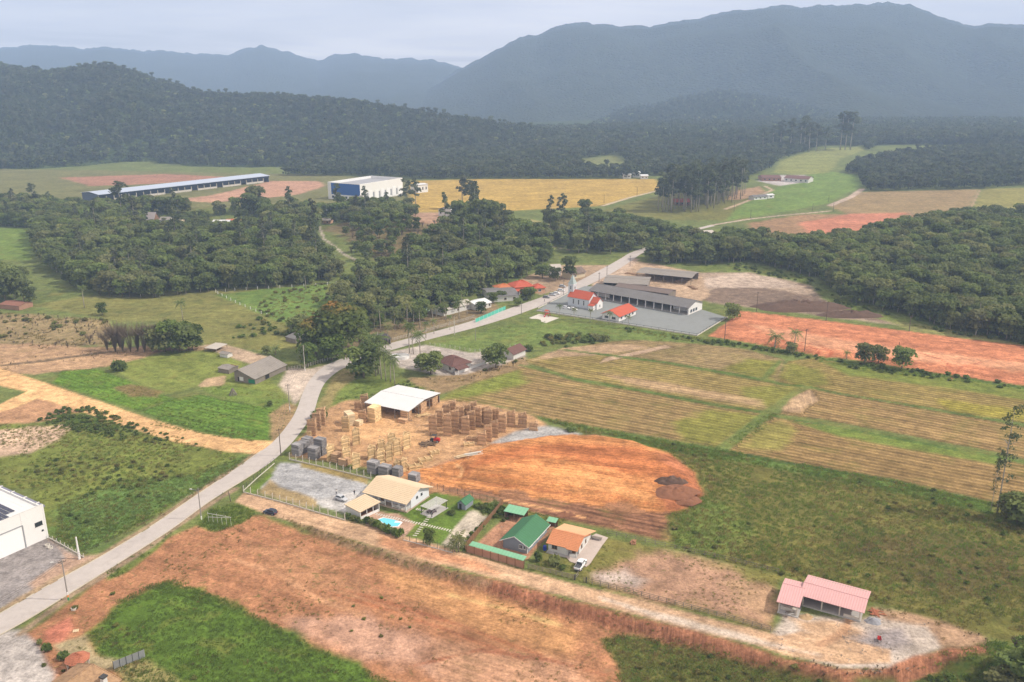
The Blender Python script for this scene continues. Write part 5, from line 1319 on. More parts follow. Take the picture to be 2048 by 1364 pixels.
def strip(name, pairs, m, dz=.06, sub=6, kind='structure', skirt=.0):
  """a ribbon between two edges given pair by pair in photo pixels"""
  L = [P(*a) for a, b in pairs]; Rr = [P(*b) for a, b in pairs]
  def smooth(pts):
    out = []
    n = len(pts)
    for i in range(n - 1):
      p0, p1, p2, p3 = pts[max(i - 1, 0)], pts[i], pts[i + 1], pts[min(i + 2, n - 1)]
      for k in range(sub):
        t = k / sub
        out.append(.5 * ((2 * p1) + (p2 - p0) * t + (2 * p0 - 5 * p1 + 4 * p2 - p3) * t * t + (3 * p1 - p0 - 3 * p2 + p3) * t ** 3))
    out.append(pts[-1]); return out
  L, Rr = smooth(L), smooth(Rr)
  nc = 5
  v = []; f = []
  for a, b in zip(L, Rr):
    for k in range(nc):
      q = a.lerp(b, k / (nc - 1))
      v.append((q.x, q.y, hs(q.x, q.y) + dz))
  for i in range(len(L) - 1):
    for k in range(nc - 1):
      a = i * nc + k
      f.append((a, a + 1, a + 1 + nc, a + nc))
  o = mesh_obj(name, v, f, m, smooth=True)
  o['kind'] = kind
  return o, L, Rr
ROADP = [((-170, 1322), (-140, 1345)), ((0, 1228), (34, 1252)), ((100, 1170), (136, 1190)), ((200, 1115), (234, 1129)), ((300, 1055), (337, 1063)), ((380, 1000), (420, 1003)),
    ((450, 953), (490, 959)), ((500, 918), (541, 925)), ((545, 885), (580, 890)), ((575, 850), (608, 855)), ((592, 822), (627, 826)), ((605, 788), (638, 791)),
    ((620, 760), (651, 765)), ((645, 735), (677, 742)), ((672, 722), (702, 731)), ((700, 712), (730, 720)), ((740, 698), (765, 706)), ((790, 684), (812, 692)), ((850, 668), (870, 676)),
    ((920, 649), (945, 657)), ((990, 627), (1018, 635)), ((1050, 606), (1080, 613)), ((1100, 588), (1130, 594)), ((1150, 566), (1178, 570)), ((1200, 540), (1228, 544)), ((1240, 518), (1265, 520)),
    ((1262, 505), (1284, 507)), ((1300, 492), (1315, 493)), ((1340, 477), (1352, 478)), ((1375, 462), (1386, 463)), ((1420, 450), (1430, 452))]
_, RL, RR = strip('asphalt_road', ROADP, M_ROAD)
def kerb(name, pts, w=.22, h=.13, side=1):
  mb = MB()
  n = len(pts)
  for i in range(n - 1):
    if random.random() < .08: continue
    a, b = pts[i], pts[i + 1]
    d = (b - a).normalized(); nn = Vector((-d.y, d.x, 0)) * w * side
    z = hs(a.x, a.y) + h; z2 = hs(b.x, b.y) + h
    mb.slab(Vector((a.x, a.y, z)), Vector((b.x, b.y, z2)), Vector((b.x, b.y, z2)) + nn, Vector((a.x, a.y, z)) + nn, h + .1)
  o = mb.build(name, M_KERB); o['kind'] = 'structure'
  return o
kerb('kerb', RL[2:46], .28, .13, 1)
kerb('kerb', RR[4:40], .22, .11, -1)
def slab_poly(name, px, m, dz=.04, kind='structure', th=.25):
  pts = [P(*q) for q in px]
  n = len(pts)
  # wind counter-clockwise
  ar = sum(pts[i].x * pts[(i + 1) % n].y - pts[(i + 1) % n].x * pts[i].y for i in range(n))
  if ar < 0: pts = pts[::-1]
  zt = max(hs(p.x, p.y) for p in pts) + dz
  v = [(p.x, p.y, zt) for p in pts] + [(p.x, p.y, zt - th) for p in pts]
  f = [tuple(range(n))] + [(i, i + n, (i + 1) % n + n, (i + 1) % n) for i in range(n)]
  o = mesh_obj(name, v, f, m)
  o['kind'] = kind
  return o
slab_poly('church_yard', [(1072, 622), (1230, 645), (1394, 671), (1454, 635), (1405, 620), (1340, 600), (1255, 578), (1170, 572), (1150, 580), (1110, 600)], M_YARD, .05)
slab_poly('driveway', [(1130, 1112), (1152, 1118), (1176, 1077), (1192, 1068), (1216, 1076), (1204, 1092), (1180, 1128), (1172, 1134), (1140, 1124)], mat('driveway_concrete', (.50, .425, .38), .9, .12, .7, stain=.2), .17, th=.5)
# ------------------------------------------------------------------ builders in a local frame
def frame_px(a, b, z=0.0):
  """origin, turn and length of the level line seen from pixel a to pixel b at height z above the ground"""
  g = hs(*flat(*a))
  pa, pb = flat(*a, z + g), flat(*b, z + g)
  d = pb - pa
  return (pa[0], pa[1], hs(*pa)), math.atan2(d[1], d[0]), float(np.hypot(*d))
def sheet(mb, a, b, c, d, kind='corr', th=.07, mi=0, pitch=.9, amp=.035):
  """roof covering between eave a-b and ridge d-c: folded sheets, tile courses or plain"""
  a, b, c, d = [Vector(q) for q in (a, b, c, d)]
  nrm = (b - a).cross(d - a).normalized()
  if nrm.z < 0: nrm = -nrm
  mb.slab(a, b, c, d, th, mi)
  W = (b - a).length; S = (d - a).length
  up = nrm * .012
  if kind == 'corr':
    n = max(2, int(W / pitch)) * 4
    o = []
    vs_ = []; fs = []
    for i in range(n + 1):
      u = i / n
      h = nrm * (amp if i % 4 in (1, 2) else 0) + up
      vs_ += [a.lerp(b, u) + h, d.lerp(c, u) + h]
    for i in range(n):
      fs.append((2 * i, 2 * i + 2, 2 * i + 3, 2 * i + 1))
    mb.add(vs_, fs, mi)
  elif kind == 'tile':
    rows = max(2, int(S / pitch)); cols = max(2, int(W / (pitch * .8)))
    for r in range(rows):
      u0, u1 = r / rows, (r + 1) / rows
      vs_ = []; fs = []
      for k in range(2 * cols + 1):
        w = k / (2 * cols)
        q = nrm * ((.05 if k % 2 else .0))
        lo = a.lerp(d, u0).lerp(b.lerp(c, u0), w) + q + nrm * .075
        hi = a.lerp(d, u1).lerp(b.lerp(c, u1), w) + q + up
        vs_ += [lo, hi, lo - nrm * .06]
      for k in range(2 * cols):
        fs.append((3 * k, 3 * k + 3, 3 * k + 4, 3 * k + 1))
        fs.append((3 * k + 2, 3 * k + 5, 3 * k + 3, 3 * k))
      mb.add(vs_, fs, mi)
def side_box(side, L, D, u0, u1, z0, z1, o0, o1, x0=0.0, y0=0.0):
  """box on a wall: side f r b l, u along the wall from its left end seen from outside, o outwards"""
  if side == 'f': return (x0 + u0, x0 + u1, y0 - o1, y0 - o0, z0, z1)
  if side == 'b': return (x0 + L - u1, x0 + L - u0, y0 + D + o0, y0 + D + o1, z0, z1)
  if side == 'r': return (x0 + L + o0, x0 + L + o1, y0 + u0, y0 + u1, z0, z1)
  return (x0 - o1, x0 - o0, y0 + D - u1, y0 + D - u0, z0, z1)
def opening(root, side, L, D, u, z, w, h, fm=M_WHITE, pm=M_GLASS, name='window', bars=1, x0=0.0, y0=0.0, pane='pane', sill=True):
  """a window or door: frame standing proud of the wall, recessed pane, glazing bar"""
  f = MB(); t = .09
  bx = lambda a, b, c, d, o0, o1: f.box(*side_box(side, L, D, a, b, c, d, o0, o1, x0, y0))
  bx(u, u + t, z, z + h, .0, .07); bx(u + w - t, u + w, z, z + h, .0, .07)
  bx(u + t, u + w - t, z + h - t, z + h, .0, .07); bx(u + t, u + w - t, z, z + t, .0, .07)
  for k in range(bars):
    c = u + w * (k + 1) / (bars + 1)
    bx(c - .03, c + .03, z + t, z + h - t, .0, .055)
  if sill and name == 'window': bx(u - .08, u + w + .08, z - .07, z - .005, .0, .13)
  fo = f.build(name, fm, root)
  p = MB().box(*side_box(side, L, D, u + t, u + w - t, z + t, z + h - t, .005, .03, x0, y0))
  p.build(pane, pm, fo)
  return fo
def gable_walls(mb, L, D, he, rise, ridge='x', x0=0.0, y0=0.0, z0=0.0, rpos=.5, he2=None):
  he2 = he if he2 is None else he2
  if ridge == 'x':
    out = [(y0, z0), (y0 + D, z0), (y0 + D, he2), (y0 + D * rpos, he + rise), (y0, he)]
    n = len(out)
    vs_ = [(x0, y, z) for y, z in out] + [(x0 + L, y, z) for y, z in out]
    fs = [tuple(range(n))[::-1], tuple(range(n, 2 * n))] + [(i, (i + 1) % n, (i + 1) % n + n, i + n) for i in range(n)]
    mb.add(vs_, fs)
  else:
    mb.prism([(x0, z0), (x0 + L, z0), (x0 + L, he2), (x0 + L * rpos, he + rise), (x0, he)], y0, y0 + D)
def gable_roof(mb, L, D, he, rise, ridge='x', ox=.5, oy=.5, kind='corr', x0=0.0, y0=0.0, rpos=.5, he2=None, pitch=.9, th=.08, lift=.02):
  he2 = he if he2 is None else he2
  zr = he + rise + lift
  if ridge == 'x':
    yr = y0 + D * rpos
    s1 = (zr - he) / (yr - y0); s2 = (zr - he2) / (y0 + D - yr)
    sheet(mb, (x0 - ox, y0 - oy, he - oy * s1 + lift), (x0 + L + ox, y0 - oy, he - oy * s1 + lift), (x0 + L + ox, yr, zr + lift), (x0 - ox, yr, zr + lift), kind, th, pitch=pitch)
    sheet(mb, (x0 + L + ox, y0 + D + oy, he2 - oy * s2 + lift), (x0 - ox, y0 + D + oy, he2 - oy * s2 + lift), (x0 - ox, yr, zr + lift), (x0 + L + ox, yr, zr + lift), kind, th, pitch=pitch)
    mb.tube([(x0 - ox - .02, yr, zr + lift + .03), (x0 + L + ox + .02, yr, zr + lift + .03)], .11, 6)
  else:
    xr = x0 + L * rpos
    s1 = (zr - he) / (xr - x0); s2 = (zr - he2) / (x0 + L - xr)
    sheet(mb, (x0 - ox, y0 + D + oy, he - ox * s1 + lift), (x0 - ox, y0 - oy, he - ox * s1 + lift), (xr, y0 - oy, zr + lift), (xr, y0 + D + oy, zr + lift), kind, th, pitch=pitch)
    sheet(mb, (x0 + L + ox, y0 - oy, he2 - ox * s2 + lift), (x0 + L + ox, y0 + D + oy, he2 - ox * s2 + lift), (xr, y0 + D + oy, zr + lift), (xr, y0 - oy, zr + lift), kind, th, pitch=pitch)
    mb.tube([(xr, y0 - oy - .02, zr + lift + .03), (xr, y0 + D + oy + .02, zr + lift + .03)], .11, 6)
def hip_roof(mb, L, D, he, rise, o=.6, kind='tile', x0=0.0, y0=0.0, pitch=.6):
  """four slopes; triangles are sheets whose ridge is one point"""
  a = (x0 - o, y0 - o, he); b = (x0 + L + o, y0 - o, he); c = (x0 + L + o, y0 + D + o, he); d = (x0 - o, y0 + D + o, he)
  k = min(L, D) / 2 + o
  if L >= D:
    r0 = (x0 - o + k, y0 + D / 2, he + rise); r1 = (x0 + L + o - k, y0 + D / 2, he + rise)
    if r1[0] - r0[0] < .3: r1 = (r0[0] + .3, r0[1], r0[2])
    q = [(a, b, r1, r0), (c, d, r0, r1), (b, c, (r1[0], r1[1] + .01, r1[2]), r1), (d, a, (r0[0], r0[1] - .01, r0[2]), r0)]
  else:
    r0 = (x0 + L / 2, y0 - o + k, he + rise); r1 = (x0 + L / 2, y0 + D + o - k, he + rise)
    q = [(b, c, r1, r0), (d, a, r0, r1), (a, b, (r0[0] + .01, r0[1], r0[2]), r0), (c, d, (r1[0] - .01, r1[1], r1[2]), r1)]
  for s in q: sheet(mb, *s, kind, .08, pitch=pitch)
  for p, r in ((a, r0), (d, r0 if L >= D else r1), (b, r1 if L >= D else r0), (c, r1)):
    mb.tube([Vector(p) + Vector((0, 0, .05)), Vector(r) + Vector((0, 0, .08))], .1, 5)
def house(name, label, fr, L, D, he, rise, wm, rm, ridge='x', kind='corr', ox=.5, oy=.5, rpos=.5, he2=None, pitch=.9, cat='house', group=None, base=None, off=(0, 0)):
  loc, rz, _ = fr
  c, s = math.cos(rz), math.sin(rz)
  loc = (loc[0] + off[0] * c - off[1] * s, loc[1] + off[0] * s + off[1] * c, loc[2])
  root = empty(name, loc, rz, label, cat, group)
  w = MB(); gable_walls(w, L, D, he, rise, ridge, rpos=rpos, he2=he2, z0=-.3)
  w.build('wall', wm, root)
  r = MB(); gable_roof(r, L, D, he, rise, ridge, ox, oy, kind, rpos=rpos, he2=he2, pitch=pitch)
  r.build('roof', rm, root)
  return root
def local(root, px, z=0.0):
  """photo pixel at height z above the thing's base, in the thing's own frame"""
  p = flat(*px, z + root.location.z)
  d = p - np.array(root.location[:2]); c, s = math.cos(root.rotation_euler.z), math.sin(root.rotation_euler.z)
  return d[0] * c + d[1] * s, -d[0] * s + d[1] * c
M_TANROOF = mat('cream_roof_sheet', (.66, .53, .375), .75, .07, 1.2, stain=.12)
M_GREENR = mat('green_roof_sheet', (.058, .160, .080), .7, .10, 1.0, stain=.10)
M_GREENL = mat('pale_green_roof', (.220, .430, .280), .7, .08, 1.0, stain=.12)
M_ORANGER = mat('orange_clay_tiles', (.56, .255, .130), .85, .16, 2.2, stain=.25)
M_PEACHR = mat('pale_clay_tiles', (.66, .405, .235), .85, .14, 2.2, stain=.15)
M_PINKR = mat('pink_roof_sheet', (.60, .365, .355), .75, .06, 1.0, stain=.08)
M_BROWNR = mat('dark_brown_tiles', (.155, .085, .072), .85, .16, 1.6, stain=.2)
M_GREYR = mat('fibre_cement_roof', (.175, .168, .165), .9, .14, .8, stain=.3)
M_GREYR2 = mat('aged_fibre_cement', (.265, .240, .215), .9, .16, .8, stain=.35)
M_REDR = mat('red_clay_tiles', (.47, .125, .075), .85, .12, 1.5, stain=.15)
M_METALR = mat('bright_metal_roof', (.66, .66, .655), .55, .05, .5, .4, stain=.08)
M_BLUEP = mat('blue_cladding', (.020, .105, .330), .6, .05, .3)
M_GREYW = mat('blue_grey_boards', (.265, .290, .325), .8, .08, 1.0)
M_CREAMW = mat('cream_render', (.62, .53, .38), .85, .08, 1, stain=.12)
M_SALMON = mat('salmon_render', (.60, .38, .26), .85, .1, 1, stain=.15)
M_TEAL = mat('teal_paint', (.115, .46, .36), .8, .1, 1, stain=.15)
M_BLOCK = mat('bare_blockwork', (.36, .32, .28), .95, .18, 1.5, stain=.3)
M_BRICKW = mat('reddish_blockwork', (.36, .215, .150), .95, .2, 1.5, stain=.3)
M_SOLAR = mat('solar_cells', (.030, .030, .055), .25, .2, .8, .6)
M_WATER = mat('pool_water', (.175, .62, .74), .06, .06, .6, .5)
# ---- white warehouse with solar panels (its front wall faces the road)
def white_warehouse():
  p0, p1 = P(0, 1118), P(97, 1075)
  d = (p1 - p0); d.z = 0; d.normalize()
  L, D, H = 30.0, 42.0, 9.9
  o = p1 - d * L
  root = empty('warehouse', (o.x, o.y, 0), math.atan2(d.y, d.x), 'large white warehouse with solar panels on its roof beside the concrete yard', 'warehouse')
  w = MB()
  w.box(0, L, 0, .3, -.3, H); w.box(L - .3, L, .3, D, -.3, H - .7); w.box(0, .3, .3, D, -.3, H - .7); w.box(.3, L - .3, D - .3, D, -.3, H - .7)
  w.box(L - 6.15, L - 5.75, -.06, 0, -.3, H - .02); w.box(L - .32, L + .05, -.05, 0, -.3, H - .05)
  w.build('wall', M_WHITE, root)
  MB().box(0, L, -.03, -.002, H - .05, H + .12).build('coping', M_WHITE2, root)
  r = MB(); sheet(r, (.3, .3, H - 1.2), (L - .3, .3, H - 1.2), (L - .3, D - .3, H - 1.2), (.3, D - .3, H - 1.2), 'corr', .1, pitch=1.2)
  r.build('roof', M_METALR, root)
  g = MB(); g.box(L, L + .75, .5, D, H - 1.25, H - .75); g.build('gutter', mat('slate_gutter', (.22, .22, .27), .6, .1, 1), root)
  b = MB()
  for k in range(6): b.box(L - .3, L + .8, 3 + 6 * k, 3.35 + 6 * k, H - .74, H - .55)
  b.build('gutter_bracket', M_WHITE2, root)
  sp = None
  for blk, (xa, n) in enumerate(((L - 6.0, 12), )):
    for i in range(n):
      for j in range(6):
        if i < 3 and j < 2 and False: continue
        y = 1.2 + j * 2.15 + (3.4 if i < 2 else 0)
        x = xa - i * 1.32
        if sp is None:
          m = MB().box(0, 1.06, 0, 2.05, 0, .05)
          sp = m.build('solar_panel', M_SOLAR, root)
          sp.location = (x, y, H - 1.05)
        else:
          c = sp.copy(); link(c); c.parent = root; c.location = (x, y, H - 1.05)
  dr = MB(); dr.box(L - 13.5, L - 6.2, -.05, -.004, 0.02, 6.3);
  for k in range(1, 12): dr.box(L - 13.5, L - 6.2, -.065, -.05, k * .52, k * .52 + .05)
  dr.build('roller_door', mat('door_white', (.86, .86, .85), .5, .03, .6), root)
  j = MB(); j.box(L - 6.15, L - 5.9, -.22, -.06, 0, 6.5); j.box(L - 13.8, L - 13.5, -.22, -.003, 0, 6.5); j.box(L - 13.5, L - 6.15, -.2, -.06, 6.32, 6.55); j.build('door_frame', M_GREYM, root)
  opening(root, 'f', L, D, L - 2.9, 4.4, 2.0, 1.15, M_DARKM, M_GLASS, bars=3)
  opening(root, 'f', L, D, L - 1.4, 2.6, .5, .35, M_DARKM, M_GLASS, bars=0)
white_warehouse()
# ---- house with the cream roof and veranda
def cream_house():
  fr = frame_px((724, 985), (813, 1010), 2.8)
  loc, rz, L0 = fr
  root = empty('house', loc, rz, 'white house with wide cream roof and railed veranda beside the pool', 'house')
  L, D = L0 - .9, 11.2
  x0, y0 = .45, .5
  w = MB()
  yb = y0 + 2.2
  out = [(yb, 0), (y0 + D, 0), (y0 + D, 3.3), (y0 + 6.4, 5.0), (yb, 3.45)]
  n = len(out)
  vs_ = [(x0, y, z) for y, z in out] + [(x0 + L, y, z) for y, z in out]
  w.add(vs_, [tuple(range(n))[::-1], tuple(range(n, 2 * n))] + [(i, (i + 1) % n, (i + 1) % n + n, i + n) for i in range(n)])
  w.build('wall', mat('white_boarding', (.74, .75, .79), .7, .05, .8), root)
  MB().box(x0 - .15, x0 + L + .15, y0 - .1, y0 + D + .15, -.3, .38).build('plinth', mat('plinth_stone', (.45, .36, .29), .9, .15, 1.5), root)
  r = MB()
  sheet(r, (0, 0, 2.86), (L0, 0, 2.86), (L0, y0 + 6.4, 5.12), (0, y0 + 6.4, 5.12), 'tile', .1, pitch=.62)
  sheet(r, (L0 + .5, y0 + D + 1.0, 2.98), (0, y0 + D + 1.0, 2.98), (0, y0 + 6.4, 5.12), (L0 + .5, y0 + 6.4, 5.12), 'tile', .1, pitch=.62)
  r.build('roof', M_TANROOF, root)
  px = [x0 + .1, x0 + 2.6, x0 + 5.0, x0 + 7.4, x0 + 9.8, x0 + 12.2, x0 + L - .25]
  po = None
  for x in px:
    if po is None:
      po = MB().box(-.09, .09, -.09, .09, .38, 2.9).build('post', M_WHITE, root); po.location = (x, y0 + .15, 0)
    else:
      c = po.copy(); link(c); c.parent = root; c.location = (x, y0 + .15, 0)
  for i in range(len(px) - 1):
    if i == 3: continue
    m = MB()
    for z in (.62, 1.0, 1.36): m.box(px[i] + .09, px[i + 1] - .09, y0 + .10, y0 + .18, z, z + .13)
    m.bar((px[i] + .1, y0 + .14, .72), (px[i + 1] - .1, y0 + .14, 1.38), .07, .07)
    m.build('railing', M_WHITE, root)
  m = MB()
  for z in (.62, 1.0, 1.36): m.box(x0 + L - .22, x0 + L - .14, y0 + .25, yb - .02, z, z + .13)
  m.build('railing', M_WHITE, root)
  for u in (.9, 6.4, 9.6): opening(root, 'f', L, D, u, 1.3, 1.5, 1.3, M_WHITE, M_GLASS, x0=x0, y0=yb)
  opening(root, 'f', L, D, 4.2, .4, 1.1, 2.1, M_WOODB, M_WOODB, 'door', 0, x0=x0, y0=yb, pane='door_leaf')
  for u in (2.6, 4.9): opening(root, 'r', L, D - 2.2, u, 2.2, .8, .7, M_DARKM, M_GLASS, x0=x0, y0=yb)
cream_house()
def cream_annex():
  fr = frame_px((688, 1008.5), (719.7, 1025), 2.5)
  loc, rz, L = fr
  root = empty('annex', loc, rz, 'small white outbuilding with a plain cream roof in front of the veranda house', 'outbuilding')
  D = 7.4
  w = MB(); w.box(.3, L - .3, .3, .5, -.2, 2.4); w.box(.3, .5, .5, D - .3, -.2, 2.6); w.box(.5, L - .3, D - .5, D - .3, -.2, 2.8)
  w.build('wall', M_WHITE2, root)
  for y in (.4, 2.6, 4.8, D - .45):
    MB().box(L - .5, L - .32, y, y + .16, -.2, 2.6).build('post', M_WHITE, root)
  MB().box(L - .48, L - .36, .6, D - .5, .0, .8).build('counter', M_WHITE, root)
  r = MB(); sheet(r, (0, 0, 2.5), (L, 0, 2.5), (L, D, 2.95), (0, D, 2.95), 'tile', .12, pitch=.62)
  r.build('roof', M_TANROOF, root)
  MB().box(.5, L - .5, .5, D - .5, -.1, .06).build('floor_slab', M_BRICKW, root)
cream_annex()
def pergola():
  fr = frame_px((840.6, 1013), (863, 1021), 2.3)
  loc, rz, L = fr
  L = max(L, 3.6); D = 7.0
  root = empty('pergola', loc, rz, 'pergola with pale slatted roof over a table on the lawn', 'pergola')
  for x in (.2, L - .2):
    for y in (.3, D - .3):
      MB().box(x - .08, x + .08, y - .08, y + .08, -.2, 2.25).build('post', M_DARKM, root)
  b = MB();
  for x in (.2, L - .2): b.box(x - .06, x + .06, 0, D, 2.25, 2.4)
  b.build('beam', M_WOODG, root)
  s = None
  for k in range(15):
    y = .1 + k * (D - .3) / 14
    if s is None:
      s = MB().box(-.1, L + .1, 0, .24, 2.402, 2.46).build('slat', M_WHITE2, root); s.location = (0, y, 0)
    else:
      c = s.copy(); link(c); c.parent = root; c.location = (0, y, 0)
  MB().box(-.1, L + .2, -.1, D + .2, -.2, .06).build('floor_slab', M_CONCR, root)
  c, sn = math.cos(rz), math.sin(rz)
  wp = lambda x, y, z=.06: (loc[0] + x * c - y * sn, loc[1] + x * sn + y * c, loc[2] + z)
  t = empty('garden_table', wp(L / 2, 2.4), rz, 'dark wooden table under the slatted pergola', 'table')
  MB().box(-.5, .5, -1.1, 1.1, .68, .75).build('table_top', mat('dark_plum_wood', (.12, .085, .095), .7, .2, 2), t)
  for x in (-.4, .4):
    for y in (-.95, .95): MB().box(x - .05, x + .05, y - .05, y + .05, 0, .68).build('leg', M_DARKM, t)
  for sx, nm in ((-1, 'beside the pool side of the pergola table'), (1, 'beside the lawn side of the pergola table')):
    q = empty('bench', wp(L / 2 + sx * .95, 2.4), rz, 'dark wooden bench ' + nm, 'bench', 'pergola benches')
    MB().box(-.18, .18, -1.0, 1.0, .4, .46).build('seat', mat('dark_plum_wood', (.12, .085, .095), .7, .2, 2), q)
    for y in (-.8, .8): MB().box(-.14, .14, y - .05, y + .05, 0, .4).build('leg', M_DARKM, q)
pergola()
def kennel():
  fr = frame_px((915.5, 1016.8), (929.5, 1020.6), 0)
  root = house('garden_shed', 'small grey shed with a green pitched roof on the lawn', fr, 2.6, 4.2, 1.9, .9, M_GREYW, M_GREENR, 'y', 'corr', .3, .3, cat='shed')
  opening(root, 'f', 2.6, 4.2, .5, .0, .8, 1.7, M_DARKM, M_BLACK, 'door', 0, pane='door_leaf')
kennel()
def pool():
  px = [(757, 1039.5), (767, 1036.5), (785, 1039.5), (803, 1045), (796, 1053), (782, 1054), (768, 1048)]
  pts = [P(*q) for q in px]
  cx = sum(p.x for p in pts) / len(pts); cy = sum(p.y for p in pts) / len(pts)
  root = empty('swimming_pool', (cx, cy, 0), 0, 'small turquoise swimming pool with white rim on the paved terrace', 'pool')
  n = len(pts)
  o_ = [((p.x - cx), (p.y - cy)) for p in pts]
  ar = sum(o_[i][0] * o_[(i + 1) % n][1] - o_[(i + 1) % n][0] * o_[i][1] for i in range(n))
  if ar < 0: o_ = o_[::-1]
  big = [(x * 1.09, y * 1.12) for x, y in o_]
  v = [(x, y, .16) for x, y in big] + [(x, y, .16) for x, y in o_] + [(x, y, -.1) for x, y in big] + [(x, y, -.1) for x, y in o_]
  f = []
  for i in range(n):
    j = (i + 1) % n
    f += [(i, j, j + n, i + n), (i + 2 * n, j + 2 * n, j, i), (i + n, j + n, j + 3 * n, i + 3 * n)]
  mesh_obj('rim', v, f, M_WHITE, root)
  mesh_obj('water', [(x, y, .09) for x, y in o_], [tuple(range(n))], M_WATER, root)
  a, b = pts[3], pts[2]
  MB().box(-.9, .9, -.35, .35, -.05, .12).build('step', M_WHITE, root).location = (pts[3].x - cx - 1.0, pts[3].y - cy + .1, .02)
pool()
def stones(a, b, n, label):
  p, q = P(*a), P(*b)
  d = (q - p); rz = math.atan2(d.y, d.x)
  root = empty('stepping_stones', p, rz, label, 'path')
  L = d.length; s0 = None
  for k in range(n):
    x = L * k / (n - 1)
    if s0 is None:
      s0 = MB().box(-.17, .17, -.55, .55, -.05, .05).build('stone', M_PALEP, root)
      s0.location = (x, 0, 0)
    else:
      c = s0.copy(); link(c); c.parent = root; c.location = (x, random.uniform(-.06, .06), 0); c.rotation_euler.z = random.uniform(-.08, .08)
stones((753, 1028), (900, 1061), 30, 'long row of pale stepping stones across the lawn past the pool terrace')
stones((857, 1035), (830, 1071), 10, 'short row of pale stepping stones from the pergola down to the lane fence')
stones((834, 1018), (853, 1023), 6, 'few pale stepping stones between the cream roofed house and the pergola')
# ---- house with the green roof, its sheds and roofed wall
def green_house():
  fr = frame_px((1006, 1095), (1054.2, 1107.6), 0)
  loc, rz, L = fr
  root = house('house', 'grey house with dark green pitched roof and white fascia', fr, L, 12.4, 2.55, 1.75, M_GREYW, M_GREENR, 'y', 'corr', .75, .6)
  opening(root, 'f', L, 12.4, L - 2.3, 1.0, 1.0, 1.2, M_WHITE, M_GLASS)
  opening(root, 'f', L, 12.4, L - .95, 1.05, .55, 1.1, M_WHITE, M_GLASS, bars=0)
  t = MB(); zr = 2.55 + 1.75 + .1; s = 1.75 / (L / 2)
  t.bar((-.75, -.62, 2.55 - .75 * s), (L / 2, -.62, zr - .05), .05, .2); t.bar((L + .75, -.62, 2.55 - .75 * s), (L / 2, -.62, zr - .05), .05, .2)
  t.box(L + .72, L + .80, -.6, 13.0, 2.0, 2.22)
  t.build('fascia', M_WHITE, root)
  MB().box(L - .02, L + .05, -.03, .2, 0, 2.4).build('corner_board', M_WHITE, root)
  for u in (2.0, 6.0, 9.5): opening(root, 'r', L, 12.4, u, 1.0, 1.2, 1.1, M_WHITE, M_GLASS)
  fr = frame_px((1007, 1022.5), (1048, 1031.4), 2.2)
  L = fr[2]
  s = empty('lean_to_shed', fr[0], fr[1], 'open shed with pale green roof behind the dark green roofed house', 'shed')
  r = MB(); sheet(r, (0, 0, 2.25), (L, 0, 2.25), (L, 3.6, 2.7), (0, 3.6, 2.7), 'corr'); r.build('roof', M_GREENL, s)
  w = MB(); w.box(.2, L - .2, 3.2, 3.35, -.2, 2.55); w.box(.2, .35, .3, 3.2, -.2, 2.2); w.build('wall', M_WOODB, s)
  for x in (.3, L / 2, L - .3): MB().box(x - .07, x + .07, .2, .34, -.2, 2.2).build('post', M_WOODG, s)
  fr = frame_px((1092, 1042), (1111, 1046), 2.2)
  s = empty('lean_to_shed', fr[0], fr[1], 'tiny pale green roof between the green roof and the orange tiles', 'shed')
  r = MB(); sheet(r, (0, 0, 2.2), (2.8, 0, 2.2), (2.8, 2.2, 2.5), (0, 2.2, 2.5), 'corr'); r.build('roof', M_GREENL, s)
  MB().box(.1, 2.7, 1.9, 2.0, -.2, 2.4).build('wall', M_WOODB, s)
  for x in (.15, 2.6): MB().box(x - .06, x + .06, .1, .22, -.2, 2.15).build('post', M_WOODG, s)
  # roofed boundary wall on the lane
  fr = frame_px((933, 1104), (1047, 1137), 0)
  L = fr[2]
  s = empty('boundary_wall', fr[0], fr[1], 'brown panelled wall under a long pale green roof strip along the lane', 'wall')
  n = 7
  pn = po = None
  for k in range(n):
    x = L * k / n
    if pn is None:
      pn = MB().box(.1, L / n - .1, 0, .08, -.3, 1.95).build('wall_panel', M_BRICKW, s)
      po = MB().box(-.11, .11, -.07, .15, -.3, 2.15).build('post', M_WOODB, s)
    else:
      c = pn.copy(); link(c); c.parent = s; c.location.x = x
      c = po.copy(); link(c); c.parent = s; c.location.x = x
  c = po.copy(); link(c); c.parent = s; c.location.x = L
  r = MB(); sheet(r, (.6, .1, 2.1), (L - .1, .1, 2.1), (L - .1, 2.0, 2.35), (.6, 2.0, 2.35), 'corr', .06); r.build('roof', M_GREENL, s)
  for x in (1.0, L * .5, L - .6): MB().box(x - .06, x + .06, 1.75, 1.87, -.2, 2.28).build('back_post', M_WOODG, s)
green_house()
